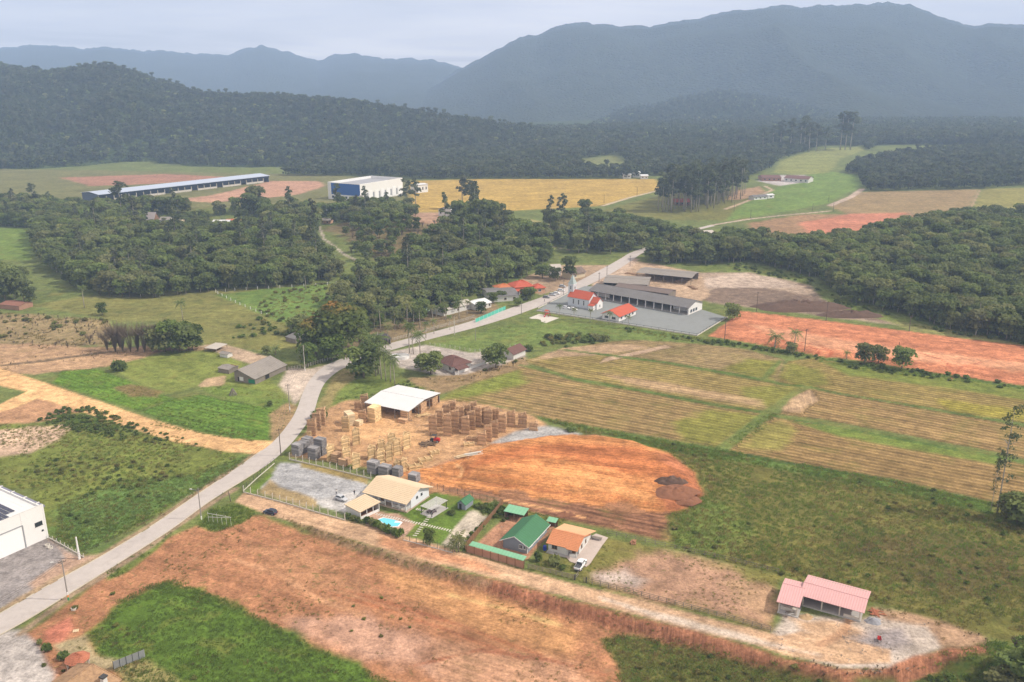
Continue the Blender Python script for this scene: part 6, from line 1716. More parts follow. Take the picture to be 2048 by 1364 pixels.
# ---- house with the orange tiles
def orange_house():
  fr = frame_px((1096.5, 1101.5), (1153, 1115.5), 0)
  loc, rz, L = fr
  root = empty('house', loc, rz, 'small white house with bright orange tiled roof behind the white pickup', 'house')
  D = 8.0
  w = MB(); gable_walls(w, L - 2.7, D, 2.55, 1.55, 'x', z0=-.3)
  vs_ = [(1.8, -.3), (D, -.3), (D, 2.55), (D / 2, 4.0), (1.8, 3.15)]
  n = 5
  w.add([(L - 2.7, y, z) for y, z in vs_] + [(L, y, z) for y, z in vs_], [tuple(range(n))[::-1], tuple(range(n, 2 * n))] + [(i, (i + 1) % n, (i + 1) % n + n, i + n) for i in range(n)])
  w.box(.2, L - .2, D, 10.8, -.3, 2.2)
  w.build('wall', M_WHITE2, root)
  r = MB(); gable_roof(r, L - 3.2, D, 2.55, 1.55, 'x', .5, .5, 'tile', pitch=.5)
  r.build('roof', M_ORANGER, root)
  r = MB(); gable_roof(r, 2.9, D, 2.50, 1.50, 'x', .12, .75, 'tile', x0=L - 2.55, pitch=.5)
  r.build('roof', M_ORANGER, root)
  r = MB(); sheet(r, (L + .9, 11.6, 2.0), (-.4, 11.6, 2.0), (-.4, D / 2 + 1.2, 3.68), (L + .2, D / 2 + 1.2, 3.68), 'tile', .08, pitch=.5)
  r.build('back_roof', M_PEACHR, root)
  for x in (L - 2.6, L - .25): MB().box(x, x + .22, -.02, .2, -.2, 2.45).build('post', M_WHITE2, root)
  opening(root, 'f', L, D, 1.0, 1.0, 1.5, 1.15, M_WOODB, M_GLASS)
  opening(root, 'f', L, D, L - 1.9, .05, 1.0, 2.1, M_WOODB, M_WOODB, 'door', 0, y0=1.8, pane='door_leaf')
  opening(root, 'r', L, D, 3.0, 1.1, .9, 1.0, M_WOODB, M_GLASS)
  opening(root, 'r', L, D, 6.0, 1.1, .7, 1.0, M_WOODB, M_GLASS)
  MB().box(-.2, L + .1, -1.2, 1.8, -.25, .07).build('porch_slab', M_CONCR, root)
orange_house()
# ---- unfinished building with pink roofs
def pink_building():
  fr = frame_px((1602, 1190), (1726, 1224.5), 2.95)
  loc, rz, L = fr
  loc = (loc[0], loc[1], loc[2])
  root = empty('unfinished_building', loc, rz, 'unfinished open building under a wide pink metal roof at the lane end', 'building')
  D = 9.2
  MB().box(.3, L - .3, .3, D - .3, -.4, .28).build('floor_slab', M_CONCR, root)
  w = MB(); w.box(.4, L - .4, D - .6, D - .4, .28, 3.2); w.box(.4, .6, 3.0, D - .6, .28, 3.2); w.box(L - 4.2, L - 4.0, 3.4, D - .6, .28, 3.2); w.box(4.6, 4.8, 4.2, D - .6, .28, 3.2); w.box(.6, L - 4.2, 5.2, 5.4, .28, 3.1)
  w.build('wall', M_BLOCK, root)
  MB().box(L - 4.0, L - .6, .5, .72, .28, .95).build('low_wall', M_PALEP, root)
  po = None
  for x in (.5, 4.7, 8.6, L - .6):
    for y in (.5, D - .9):
      if po is None:
        po = MB().box(-.13, .13, -.13, .13, .28, 3.0).build('post', M_PALEP, root); po.location = (x, y, 0)
      else:
        c = po.copy(); link(c); c.parent = root; c.location = (x, y, 0)
  r = MB(); gable_roof(r, L, D, 3.05, .75, 'x', .35, .35, 'corr', rpos=.48, pitch=.55)
  r.build('roof', M_PINKR, root)
  opening(root, 'f', L, D, 6.6, .7, 1.0, 1.3, M_WOODB, mat('pale_board', (.5, .34, .24), .9, .1, 1), 'window', 0, y0=5.2)
  opening(root, 'f', L, D, 1.4, .3, 1.0, 2.1, M_WOODB, M_BLACK, 'door', 0, y0=5.2, pane='door_leaf')
  fr = frame_px((1556, 1203), (1597, 1213.5), 2.75)
  loc, rz, L = fr
  root = empty('unfinished_building', loc, rz, 'narrow lower block under a small pink roof joined to the wide pink roof', 'building')
  D = 10.4
  MB().box(.1, L + .2, -.4, D - .3, -.4, .22).build('floor_slab', M_CONCR, root)
  w = MB(); w.box(.2, .4, 3.2, D - .4, .22, 2.9); w.box(.4, L - .2, D - .6, D - .4, .22, 2.9); w.box(.4, L - .2, 3.2, 3.4, .22, 2.8)
  w.build('wall', M_BLOCK, root)
  for x in (.3, L - .3): MB().box(x - .13, x + .13, .15, .4, .22, 2.75).build('post', M_PALEP, root)
  MB().box(.5, L - .5, 1.2, 2.0, .22, 1.0).build('counter', M_PALEP, root)
  r = MB(); gable_roof(r, L, D, 2.8, .6, 'x', .3, .3, 'corr', rpos=.68, pitch=.55)
  r.build('roof', M_PINKR, root)
pink_building()
# ---- timber shed
def timber_shed():
  fr = frame_px((728, 805), (817, 823.3), 3.75)
  loc, rz, L = fr
  D = 21.5
  root = empty('timber_shed', loc, rz, 'open timber shed with broad bright metal roof in the lumber yard', 'shed')
  r = MB(); gable_roof(r, L, D, 3.75, 1.1, 'x', .0, .0, 'corr', pitch=1.1, th=.1); r.build('roof', M_METALR, root)
  po = None
  for x in (.5, L * .35, L * .68, L - .5):
    for y in (.4, D * .33, D * .66, D - .4):
      if po is None:
        po = MB().box(-.14, .14, -.14, .14, -.3, 3.8).build('post', M_WOODG, root); po.location = (x, y, 0)
      else:
        c = po.copy(); link(c); c.parent = root; c.location = (x, y, 0)
  w = MB(); w.box(.4, L - .5, D - .35, D - .2, -.2, 2.6); w.box(.35, .5, D * .5, D - .35, -.2, 2.6); w.build('wall', M_WOODB, root)
  b = MB()
  for x in (.5, L * .35, L * .68, L - .5): b.box(x - .08, x + .08, .3, D - .3, 3.45, 3.62)
  b.build('beam', M_WOODG, root)
timber_shed()
# ---- old barn on the left and its huts
def barn():
  fr = frame_px((470, 762), (515, 767), 0)
  loc, rz, L = fr
  rz = R(-24); D = 19.5
  root = house('barn', 'old weathered wooden barn with sagging grey roof by the bend of the road', (loc, rz, L), L, D, 4.1, 1.15, M_WOODG, M_GREYR2, 'y', 'corr', .5, .5, rpos=.22, he2=2.5, pitch=1.1, cat='barn')
  for k in range(12):
    x = .25 + k * (L - .5) / 12
    zt = 4.0 + 1.0 * min(x / (L * .22), 1) if x < L * .22 else 5.0 - 2.45 * (x - L * .22) / (L * .78)
    MB().box(x, x + (L - .5) / 12 - .06, -.07 - .02 * (k % 3), -.003, 0.1, zt - .1).build('plank', M_WOODG, root)
  MB().box(L - 3.3, L - .2, -.17, -.13, .3, 1.9).build('green_panel', mat('green_board', (.03, .20, .115), .8, .15, 1), root)
  MB().box(2.6, 4.6, -.17, -.13, .7, 2.3).build('pale_panel', M_WHITE2, root)
  opening(root, 'f', L, D, 1.6, .2, .9, 2.0, M_WOODG, M_BLACK, 'door', 0, pane='door_leaf', y0=-.11)
  opening(root, 'r', L, D, 6.0, .1, 2.6, 2.0, M_WOODG, M_BLACK, 'door', 0, pane='door_leaf')
  p = MB(); sheet(p, (L * .4, 3.0, 4.56), (L * .4, 6.0, 4.56), (L * .26, 6.0, 5.02), (L * .26, 3.0, 5.02), 'plain', .02)
  p.build('roof_patch', mat('pale_sheet', (.48, .44, .39), .8, .1, 1), root)
  for a, b, D2, he, rise, lab, wm, rm in (
    ((437, 744), (458, 748), 5.5, 1.9, .5, 'low grey roofed hut beside the old wooden barn', M_WOODG, M_GREYR2),
    ((459, 741), (468, 743), 2.6, 1.7, .5, 'tiny salmon hut between the low grey hut and the barn', M_SALMON, M_WOODB),
    ((440, 713), (455, 716), 3.0, 1.6, .5, 'small pale hut on the grass behind the old barn', M_WHITE2, M_GREYR2)):
    f = frame_px(a, b)
    house('hut', lab, (f[0], f[1], f[2]), f[2], D2, he, rise, wm, rm, 'x', 'corr', .3, .3, cat='hut')
  f = frame_px((408, 696), (432, 699), 1.6)
  s = empty('canopy', f[0], f[1], 'flat pale canopy at the far end of the dirt strip behind the barn', 'shelter')
  r = MB(); sheet(r, (0, 0, 1.7), (f[2], 0, 1.7), (f[2], 8, 1.9), (0, 8, 1.9), 'corr'); r.build('roof', mat('pale_sheet', (.48, .44, .39), .8, .1, 1), s)
  for x in (.2, f[2] - .2):
    for y in (.2, 7.8): MB().box(x - .08, x + .08, y - .08, y + .08, -.3, 1.72).build('post', M_WOODG, s)
  f = frame_px((572, 682), (586, 686))
  house('hut', 'dark hut with grey roof half hidden beside the flowering trees', f, f[2] + 2, 9, 2.2, .7, M_WOODG, M_GREYR, 'x', 'corr', .3, .3, cat='hut')
  f = frame_px((0, 617), (30, 620))
  house('hut', 'low reddish shed at the wood edge by the left pasture', f, f[2] + 3, 9, 2.4, .8, M_BRICKW, mat('rust_roof', (.24, .12, .085), .9, .2, 1, stain=.3), 'x', 'corr', .3, .3, cat='hut')
barn()
# ------------------------------------------------------------------ church, halls, village
def church():
  fr = frame_px((1136, 611), (1178, 622), 0)
  loc, rz, L = fr
  rz = R(-38)
  root = empty('church', loc, rz, 'pale church with red roof and pointed steeple beside the village road', 'church')
  L, D, he, ri = 13.5, 8.0, 5.4, 3.0
  w = MB(); gable_walls(w, L, D, he, ri, 'x', z0=-.3); w.build('wall', mat('pale_blue_render', (.60, .63, .66), .85, .06, 1, stain=.08), root)
  r = MB(); gable_roof(r, L, D, he, ri, 'x', .35, .45, 'tile', pitch=.6); r.build('roof', M_REDR, root)
  w = MB(); gable_walls(w, 4.2, 5.6, 3.9, 2.2, 'x', x0=L + .01, y0=1.2, z0=-.3); w.build('chancel_wall', M_WHITE, root)
  r = MB(); gable_roof(r, 3.9, 5.6, 3.9, 2.2, 'x', .3, .4, 'tile', x0=L + .35, y0=1.2, pitch=.6); r.build('chancel_roof', M_REDR, root)
  w = MB(); w.box(L + .3, L + 3.4, -1.3, 1.18, -.3, 2.6); w.build('porch_wall', M_WHITE, root)
  r = MB(); sheet(r, (L + .1, -1.7, 2.55), (L + 3.7, -1.7, 2.55), (L + 3.7, .8, 3.4), (L + .1, .8, 3.4), 'tile', .08, pitch=.6); r.build('porch_roof', M_REDR, root)
  t = MB(); t.box(-1.6, 1.6, D / 2 - 1.6, D / 2 + 1.6, -.3, 11.2); t.build('tower', mat('pale_blue_render', (.60, .63, .66)), root)
  c = MB(); c.box(-1.8, 1.8, D / 2 - 1.8, D / 2 + 1.8, 11.2, 11.5)
  for a in (-1.6, 1.6):
    c.bar((a, D / 2 - 1.6, 9.0), (a, D / 2 - 1.6, 11.2), .16, .16); c.bar((a, D / 2 + 1.6, 9.0), (a, D / 2 + 1.6, 11.2), .16, .16)
  c.build('cornice', M_WHITE, root)
  s = MB(); b = [(-1.75, D / 2 - 1.75, 11.5), (1.75, D / 2 - 1.75, 11.5), (1.75, D / 2 + 1.75, 11.5), (-1.75, D / 2 + 1.75, 11.5)]
  ap = (0, D / 2, 16.6); s.add(b + [ap], [(0, 1, 4), (1, 2, 4), (2, 3, 4), (3, 0, 4), (3, 2, 1, 0)])
  s.build('spire', mat('spire_sheet', (.40, .46, .44), .5, .08, 1, .5), root)
  k = MB(); k.bar((0, D / 2, 16.5), (0, D / 2, 17.8), .09, .09); k.bar((-.35, D / 2, 17.3), (.35, D / 2, 17.3), .09, .09); k.build('cross', M_DARKM, root)
  def arched(side, u, z, wd, h, x0=0.0, y0=0.0, LL=L, DD=D):
    f = opening(root, side, LL, DD, u, z, wd, h, M_WHITE, M_GLASS, bars=1, x0=x0, y0=y0)
    m = MB()
    if side == 'f':
      cx = x0 + u + wd / 2
      m.prism([(cx - wd / 2, z + h), (cx + wd / 2, z + h), (cx + wd * .3, z + h + wd * .45), (cx, z + h + wd * .7), (cx - wd * .3, z + h + wd * .45)], y0 - .06, y0 - .002)
      m.build('arch', M_GLASS, f)
  for u in (3.0, 6.3, 9.6): arched('f', u, 1.5, 1.0, 2.0)
  arched('f', 1.1, 8.4, 1.0, 1.3, x0=-1.6, y0=D / 2 - 1.6, LL=3.2, DD=3.2)
  opening(root, 'r', 3.2, 3.2, 1.1, 8.6, 1.0, 1.6, M_WHITE, M_GLASS, x0=-1.6, y0=D / 2 - 1.6)
  opening(root, 'l', 3.2, 3.2, 1.1, .1, 1.2, 2.6, M_WOODB, M_WOODB, 'door', 1, x0=-1.6, y0=D / 2 - 1.6, pane='door_leaf')
  opening(root, 'r', 4.2, 5.6, 2.3, 1.2, 1.0, 1.4, M_WHITE, M_GLASS, x0=L, y0=1.2)
  # red roofed parish room
  fr = frame_px((1204.5, 638), (1238.7, 643.5), 0)
  rt = house('parish_room', 'small white hall with red tiled gable roof in the paved church yard', (fr[0], R(-37), fr[2]), fr[2], 17.5, 3.2, 2.1, M_WHITE, M_REDR, 'y', 'tile', .9, .7, pitch=.65, cat='hall')
  for u in (1.4, 5.6): opening(rt, 'f', fr[2], 17.5, u, 1.0, 2.2, 1.2, M_GREYM, M_GLASS, bars=3)
  for u in (2, 6, 10, 13.5): opening(rt, 'r', fr[2], 17.5, u, 1.1, 1.4, 1.1, M_GREYM, M_GLASS)
  # long hall
  fr = frame_px((1180, 580), (1377, 615), 4.1)
  loc, rz, L = fr
  D, he, ri = 15.5, 4.2, 2.3
  root = empty('long_hall', loc, rz, 'long open fronted hall with dark grey roof behind the church', 'hall')
  w = MB(); gable_walls(w, .3, D, he, ri, 'x', x0=L - .3, z0=-.3); w.box(0, L - .3, D - .3, D, -.3, he); gable_walls(w, .3, D, he, ri, 'x', x0=-.0, z0=-.3)
  w.box(.3, 10, 5, 5.2, -.3, he); w.box(L - 12, L - .3, 6, 6.2, -.3, he)
  w.build('wall', M_WHITE, root)
  r = MB(); gable_roof(r, L, D, he, ri, 'x', .7, .7, 'corr', pitch=1.1); r.build('roof', M_GREYR, root)
  MB().box(.3, L + .3, -.5, D - .3, -.3, .15).build('floor_slab', M_CONCR, root)
  po = None
  n = 12
  for k in range(n + 1):
    x = .2 + k * (L - .4) / n
    if po is None:
      po = MB().box(-.2, .2, -.2, .2, .15, he - .05).build('column', M_WHITE, root); po.location = (x, .35, 0)
    else:
      c = po.copy(); link(c); c.parent = root; c.location = (x, .35, 0)
  for u in (2.2, 5.0, 7.8): opening(root, 'r', L, D, u, .9, 2.0, 1.6, M_GREYM, M_GLASS, bars=2)
church()
def flat_shed(name, label, px, z, hfront, wm, rm, wall=True, kind='corr', cat='shed', thick=.1):
  """low roof given by its four corners in the photo (front left, front right, back right, back left) at height z"""
  g = hs(*flat(*px[0]))
  pts = [flat(*q, z + g) for q in px]
  o = pts[0]; d = pts[1] - pts[0]; rz = math.atan2(d[1], d[0]); L = float(np.hypot(*d))
  n = np.array((-math.sin(rz), math.cos(rz)))
  D = max(2.5, float(abs((pts[3] - pts[0]) @ n + (pts[2] - pts[1]) @ n) / 2))
  root = empty(name, (o[0], o[1], g), rz, label, cat)
  r = MB(); gable_roof(r, L - .8, D - .8, z, .9, 'x', .4, .4, kind, x0=.4, y0=.4, pitch=1.1); r.build('roof', rm, root)
  w = MB(); w.box(.5, L - .5, D - .7, D - .5, -.3, z)
  if wall: gable_walls(w, .2, D - .8, z, .9, 'x', x0=L - .7, y0=.4, z0=-.3); w.box(.5, .7, .5, D - .7, -.3, z)
  w.build('wall', wm, root)
  po = None
  for k in range(max(3, int(L / 5)) + 1):
    x = .6 + k * (L - 1.2) / max(3, int(L / 5))
    if po is None:
      po = MB().box(-.13, .13, -.13, .13, -.3, z).build('post', M_WOODG, root); po.location = (x, .6, 0)
    else:
      c = po.copy(); link(c); c.parent = root; c.location = (x, .6, 0)
  return root
flat_shed('sawmill_shed', 'grey roofed mill shed nearest the village road behind the long hall', [(1205, 565), (1296, 570), (1312, 557), (1229, 548)], 4.0, 3.5, M_WOODG, M_GREYR2)
flat_shed('sawmill_shed', 'brown roofed low mill shed directly behind the long hall', [(1228, 573), (1338, 588), (1345, 581), (1232, 561)], 3.6, 3.2, M_WOODG, mat('brown_grey_roof', (.17, .135, .12), .9, .15, .8, stain=.3))
flat_shed('sawmill_shed', 'farther mill shed with aged grey roof over heaps of logs', [(1272, 545), (1384, 556), (1394, 544), (1282, 533)], 4.2, 3.6, M_WOODG, M_GREYR2, wall=False)
# village houses
def village():
  # brown roofed house with white boundary wall
  fr = frame_px((872, 732), (905, 746), 0)
  loc, rz, L = fr
  root = empty('house', loc, rz, 'house with dark brown hipped roof and long white wall by the stubble field', 'house')
  D = 9.5
  w = MB(); w.box(0, L, 0, D, -.3, 2.8); w.build('wall', M_WHITE2, root)
  r = MB(); hip_roof(r, L, D, 2.8, 2.3, .6, 'tile', pitch=.8); r.build('roof', M_BROWNR, root)
  r = MB(); sheet(r, (L + 3.8, .2, 2.2), (L + 3.8, 6.2, 2.2), (L + .7, 6.2, 2.75), (L + .7, .2, 2.75), 'tile', .1, pitch=.8); r.build('veranda_roof', M_BROWNR, root)
  for y in (.4, 6.0): MB().box(L + 3.5, L + 3.7, y - .1, y + .1, -.3, 2.3).build('post', M_WHITE, root)
  opening(root, 'f', L, D, 1.2, 1.0, 1.3, 1.1, M_WOODB, M_GLASS); opening(root, 'f', L, D, L - 2.4, 1.0, 1.3, 1.1, M_WOODB, M_GLASS)
  for u in (1.5, 6.6): opening(root, 'r', L, D, u, 1.0, 1.3, 1.1, M_WOODB, M_GLASS)
  a, b = P(910, 750), P(975, 726)
  d = b - a
  s = empty('boundary_wall', a, math.atan2(d.y, d.x), 'long low white wall in front of the dark brown hipped roof', 'wall')
  MB().box(0, d.length, -.1, .1, -.3, 1.3).build('wall_panel', M_WHITE, s); MB().box(-.1, d.length + .1, -.16, .16, 1.302, 1.40).build('coping', M_PALEP, s)
  fr = frame_px((1003, 714), (1022, 719), 0)
  house('house', 'brown roofed cottage behind a dark tree near the stubble field', (fr[0], R(-36), fr[2]), fr[2] + 1, 9, 2.7, 1.8, M_WHITE2, M_BROWNR, 'y', 'tile', .6, .6, pitch=.8)
  # round white tank by the palms
  a = P(800, 716)
  s = empty('water_tank', a, 0, 'low round white tank behind the palm clump', 'tank')
  def ring(r0, r1, z0, z1, n=20):
    m = MB()
    v = []; f = []
    for k in range(n):
      t = 2 * math.pi * k / n
      for r, z in ((r0, z0), (r0, z1), (r1, z1), (r1, z0)): v.append((r * 1.3 * math.cos(t), r * math.sin(t), z))
    for k in range(n):
      q = (k + 1) % n
      for e in range(4): f.append((4 * k + e, 4 * q + e, 4 * q + (e + 1) % 4, 4 * k + (e + 1) % 4))
    return m.add(v, f)
  ring(3.2, 2.95, -.2, 1.3).build('tank_wall', M_WHITE, s)
  mesh_obj('water', [(3.83 * math.cos(t * .314), 2.95 * math.sin(t * .314), 1.05) for t in range(20)], [tuple(range(20))], M_WHITE2, s)
  l = MB(); l.bar((3.9, -1, -.2), (3.9, -1, 1.9), .12, .12); l.bar((3.9, -.4, -.2), (3.9, -.4, 1.9), .12, .12)
  for k in range(4): l.bar((3.9, -1, .3 + .4 * k), (3.9, -.4, .3 + .4 * k), .06, .06)
  l.build('ladder', M_GREYM, s)
  # shelter and wall on the village road
  flat_shed('carport', 'dark flat carport at the corner of the bamboo fence by the village road', [(742, 684), (784, 678), (784, 664), (748, 667)], 2.6, 2.5, M_BLOCK, mat('dark_roof', (.07, .065, .065), .8, .15, 1), kind='corr')
  a, b = P(951, 645), P(1011, 619)
  d = b - a
  s = empty('boundary_wall', a, math.atan2(d.y, d.x), 'bright teal wall along the village road', 'wall')
  n = 8
  for k in range(n):
    MB().box(d.length * k / n + .12, d.length * (k + 1) / n - .12, -.1, .1, -.3, 1.9).build('wall_panel', M_TEAL, s)
    MB().box(d.length * k / n - .12, d.length * k / n + .12, -.14, .14, -.3, 2.05).build('post', mat('pale_teal', (.42, .62, .54), .8, .1, 1), s)
  for (px, z, lab, wm, rm, ri, kd) in (
    ([(886, 622), (948, 606), (942, 597), (878, 612)], 3.0, 'long pale roof among the trees left of the teal wall', M_WHITE2, mat('pale_sheet', (.48, .44, .39)), 'x', 'corr'),
    ([(980, 594), (1040, 590), (1044, 578), (986, 576)], 3.2, 'dark grey roofed house between the teal wall and the red tiled house', M_WHITE2, M_GREYR, 'x', 'corr'),
    ([(955, 612), (985, 604), (975, 594), (945, 601)], 2.8, 'white roofed house just behind the teal wall', M_WHITE2, M_METALR, 'x', 'corr'),
    ([(784, 622), (838, 626), (838, 612), (790, 606)], 3.0, 'brown shingled house deep among the palms left of the road', mat('mint_render', (.42, .55, .45), .85, .1, 1), mat('shingle_brown', (.20, .155, .13), .9, .2, 1, stain=.3), 'x', 'tile')):
    g_ = hs(*flat(*px[0])); pts = [flat(*q, z + g_) for q in px]; dd = pts[1] - pts[0]
    L = float(np.hypot(*dd)); D = float(abs((pts[3] - pts[0]) @ np.array((-dd[1], dd[0])) / L)) + 1
    rt = house('house', lab, ((pts[0][0], pts[0][1], g_), math.atan2(dd[1], dd[0]), L), L - 1, max(D, 6) - 1, z, 1.3, wm, rm, ri, kd, .5, .5, pitch=.9, off=(.5, .5))
    for u in (1.2, L * .45, L * .75): opening(rt, 'f', L - 1, D, u, 1.0, 1.3, 1.1, M_WOODB, M_GLASS)
  # red tiled house
  fr = frame_px((1034, 590), (1072, 586), 0)
  loc = fr[0]; rz = R(20)
  root = empty('house', loc, rz, 'rambling red tiled house with several hipped roofs above the parked cars', 'house')
  w = MB(); w.box(0, 11, 3, 13, -.3, 3.6); w.box(-9, 0, 5, 14, -.3, 2.9); w.box(11, 17, 0, 7, -.3, 2.9); w.build('wall', M_SALMON, root)
  r = MB(); hip_roof(r, 11, 10, 3.7, 3.0, .8, 'tile', y0=3, pitch=.8); r.build('roof', M_REDR, root)
  r = MB(); hip_roof(r, 9, 9, 2.9, 2.2, .6, 'tile', x0=-9.4, y0=5, pitch=.8); r.build('roof', mat('orange_red_tiles', (.52, .20, .09), .85, .15, 1.5, stain=.15), root)
  r = MB(); hip_roof(r, 6, 7, 2.9, 1.8, .5, 'tile', x0=11.3, pitch=.8); r.build('roof', M_REDR, root)
  r = MB(); sheet(r, (-3, -.5, 2.2), (10, -.5, 2.2), (10, 3.2, 3.1), (-3, 3.2, 3.1), 'tile', .08, pitch=.8); r.build('veranda_roof', M_REDR, root)
  for x in (-2.5, 1.5, 5.5, 9.5): MB().box(x - .12, x + .12, -.3, -.06, -.3, 2.2).build('post', M_WHITE, root)
  opening(root, 'r', 6, 7, 2.0, .9, 1.8, 1.4, M_WHITE, M_GLASS, x0=11); opening(root, 'f', 6, 7, 2.0, .9, 1.8, 1.4, M_WHITE, M_GLASS, x0=11)
  fr = frame_px((1156, 556), (1178, 558), 0)
  rt = house('house', 'brown roofed house with cream gable wall across the road from the mill sheds', (fr[0], R(40), fr[2]), 12, 8, 3.4, 2.2, M_CREAMW, mat('shingle_brown', (.20, .155, .13)), 'x', 'tile', .7, .8, pitch=.9, off=(-6, 0))
  opening(rt, 'f', 12, 8, 3, 1, 1.6, 1.2, M_WHITE, M_GLASS); opening(rt, 'r', 12, 8, 3, 1, 1.2, 1.2, M_WOODB, M_GLASS)
  rt = house('house', 'small grey house with pale roof behind the round tree by the road', frame_px((1100, 552), (1120, 551), 0), 7, 7, 5.2, 1.4, M_WHITE2, mat('pale_sheet', (.48, .44, .39)), 'x', 'corr', .5, .5)
  opening(rt, 'f', 7, 7, 1, 1, 1.3, 1.2, M_WOODB, M_GLASS); opening(rt, 'f', 7, 7, 4.2, 1, 1.3, 1.2, M_WOODB, M_GLASS); opening(rt, 'f', 7, 7, 4.2, 3.4, 1.3, 1.2, M_WOODB, M_GLASS)
village()
# bottom-left house with beige tiles and round brick kiosk
def corner_house():
  M_BEIGE = mat('beige_tiles', (.36, .235, .140), .9, .5, 1.6, stain=.6)
  a = flat(196, 1322, 5.4)
  rz = R(-24)
  root = empty('house', (a[0], a[1], 0), rz, 'house with mottled beige tiled roof cut by the lower edge of the picture', 'house')
  w = MB(); w.box(-5.0, 5.6, -14, -1.0, -.3, 3.2); w.build('wall', M_CREAMW, root)
  r = MB()
  sheet(r, (-5.8, -14, 3.1), (-5.8, -.3, 3.1), (0, -1.2, 5.4), (0, -14, 5.4), 'tile', .1, pitch=.55)
  sheet(r, (6.4, -.3, 3.1), (6.4, -14, 3.1), (0, -14, 5.4), (0, -1.2, 5.4), 'tile', .1, pitch=.55)
  sheet(r, (6.4, -.3, 3.1), (-5.8, -.3, 3.1), (-.02, -1.2, 5.4), (.02, -1.2, 5.4), 'tile', .1, pitch=.55)
  r.tube([(0, -1.2, 5.5), (0, -14, 5.5)], .13, 6); r.tube([(0, -1.2, 5.5), (-5.8, -.3, 3.2)], .12, 6); r.tube([(0, -1.2, 5.5), (6.4, -.3, 3.2)], .12, 6)
  r.build('roof', M_BEIGE, root)
  c = MB(); c.box(4.3, 5.2, -3.4, -2.5, 3.0, 5.2); c.build('chimney', M_WHITE2, root)
  MB().box(4.15, 5.35, -3.55, -2.35, 5.202, 5.5).build('chimney_cap', M_DARKM, root)
  b = P(158, 1336)
  k = empty('kiosk', b, 0, 'round shelter with orange tiled roof beside the beige tiled roof', 'kiosk')
  n = 8
  v = [];
  r = MB()
  for i in range(n):
    t0, t1 = 2 * math.pi * i / n, 2 * math.pi * (i + 1) / n
    sheet(r, (2.5 * math.cos(t0), 2.5 * math.sin(t0), 2.3), (2.5 * math.cos(t1), 2.5 * math.sin(t1), 2.3), (.12 * math.cos(t1), .12 * math.sin(t1), 3.5), (.12 * math.cos(t0), .12 * math.sin(t0), 3.5), 'tile', .08, pitch=.4)
  r.build('roof', mat('weathered_red_tiles', (.40, .165, .100), .9, .4, 2.0, stain=.5), k)
  for i in range(n):
    t = 2 * math.pi * i / n
    MB().box(2.1 * math.cos(t) - .08, 2.1 * math.cos(t) + .08, 2.1 * math.sin(t) - .08, 2.1 * math.sin(t) + .08, -.3, 2.35).build('post', M_PALEP, k)
  m = MB(); m.tube([(0, 0, -.3), (0, 0, .9)], 1.3, 12); m.build('hearth', M_BRICKW, k)
corner_house()
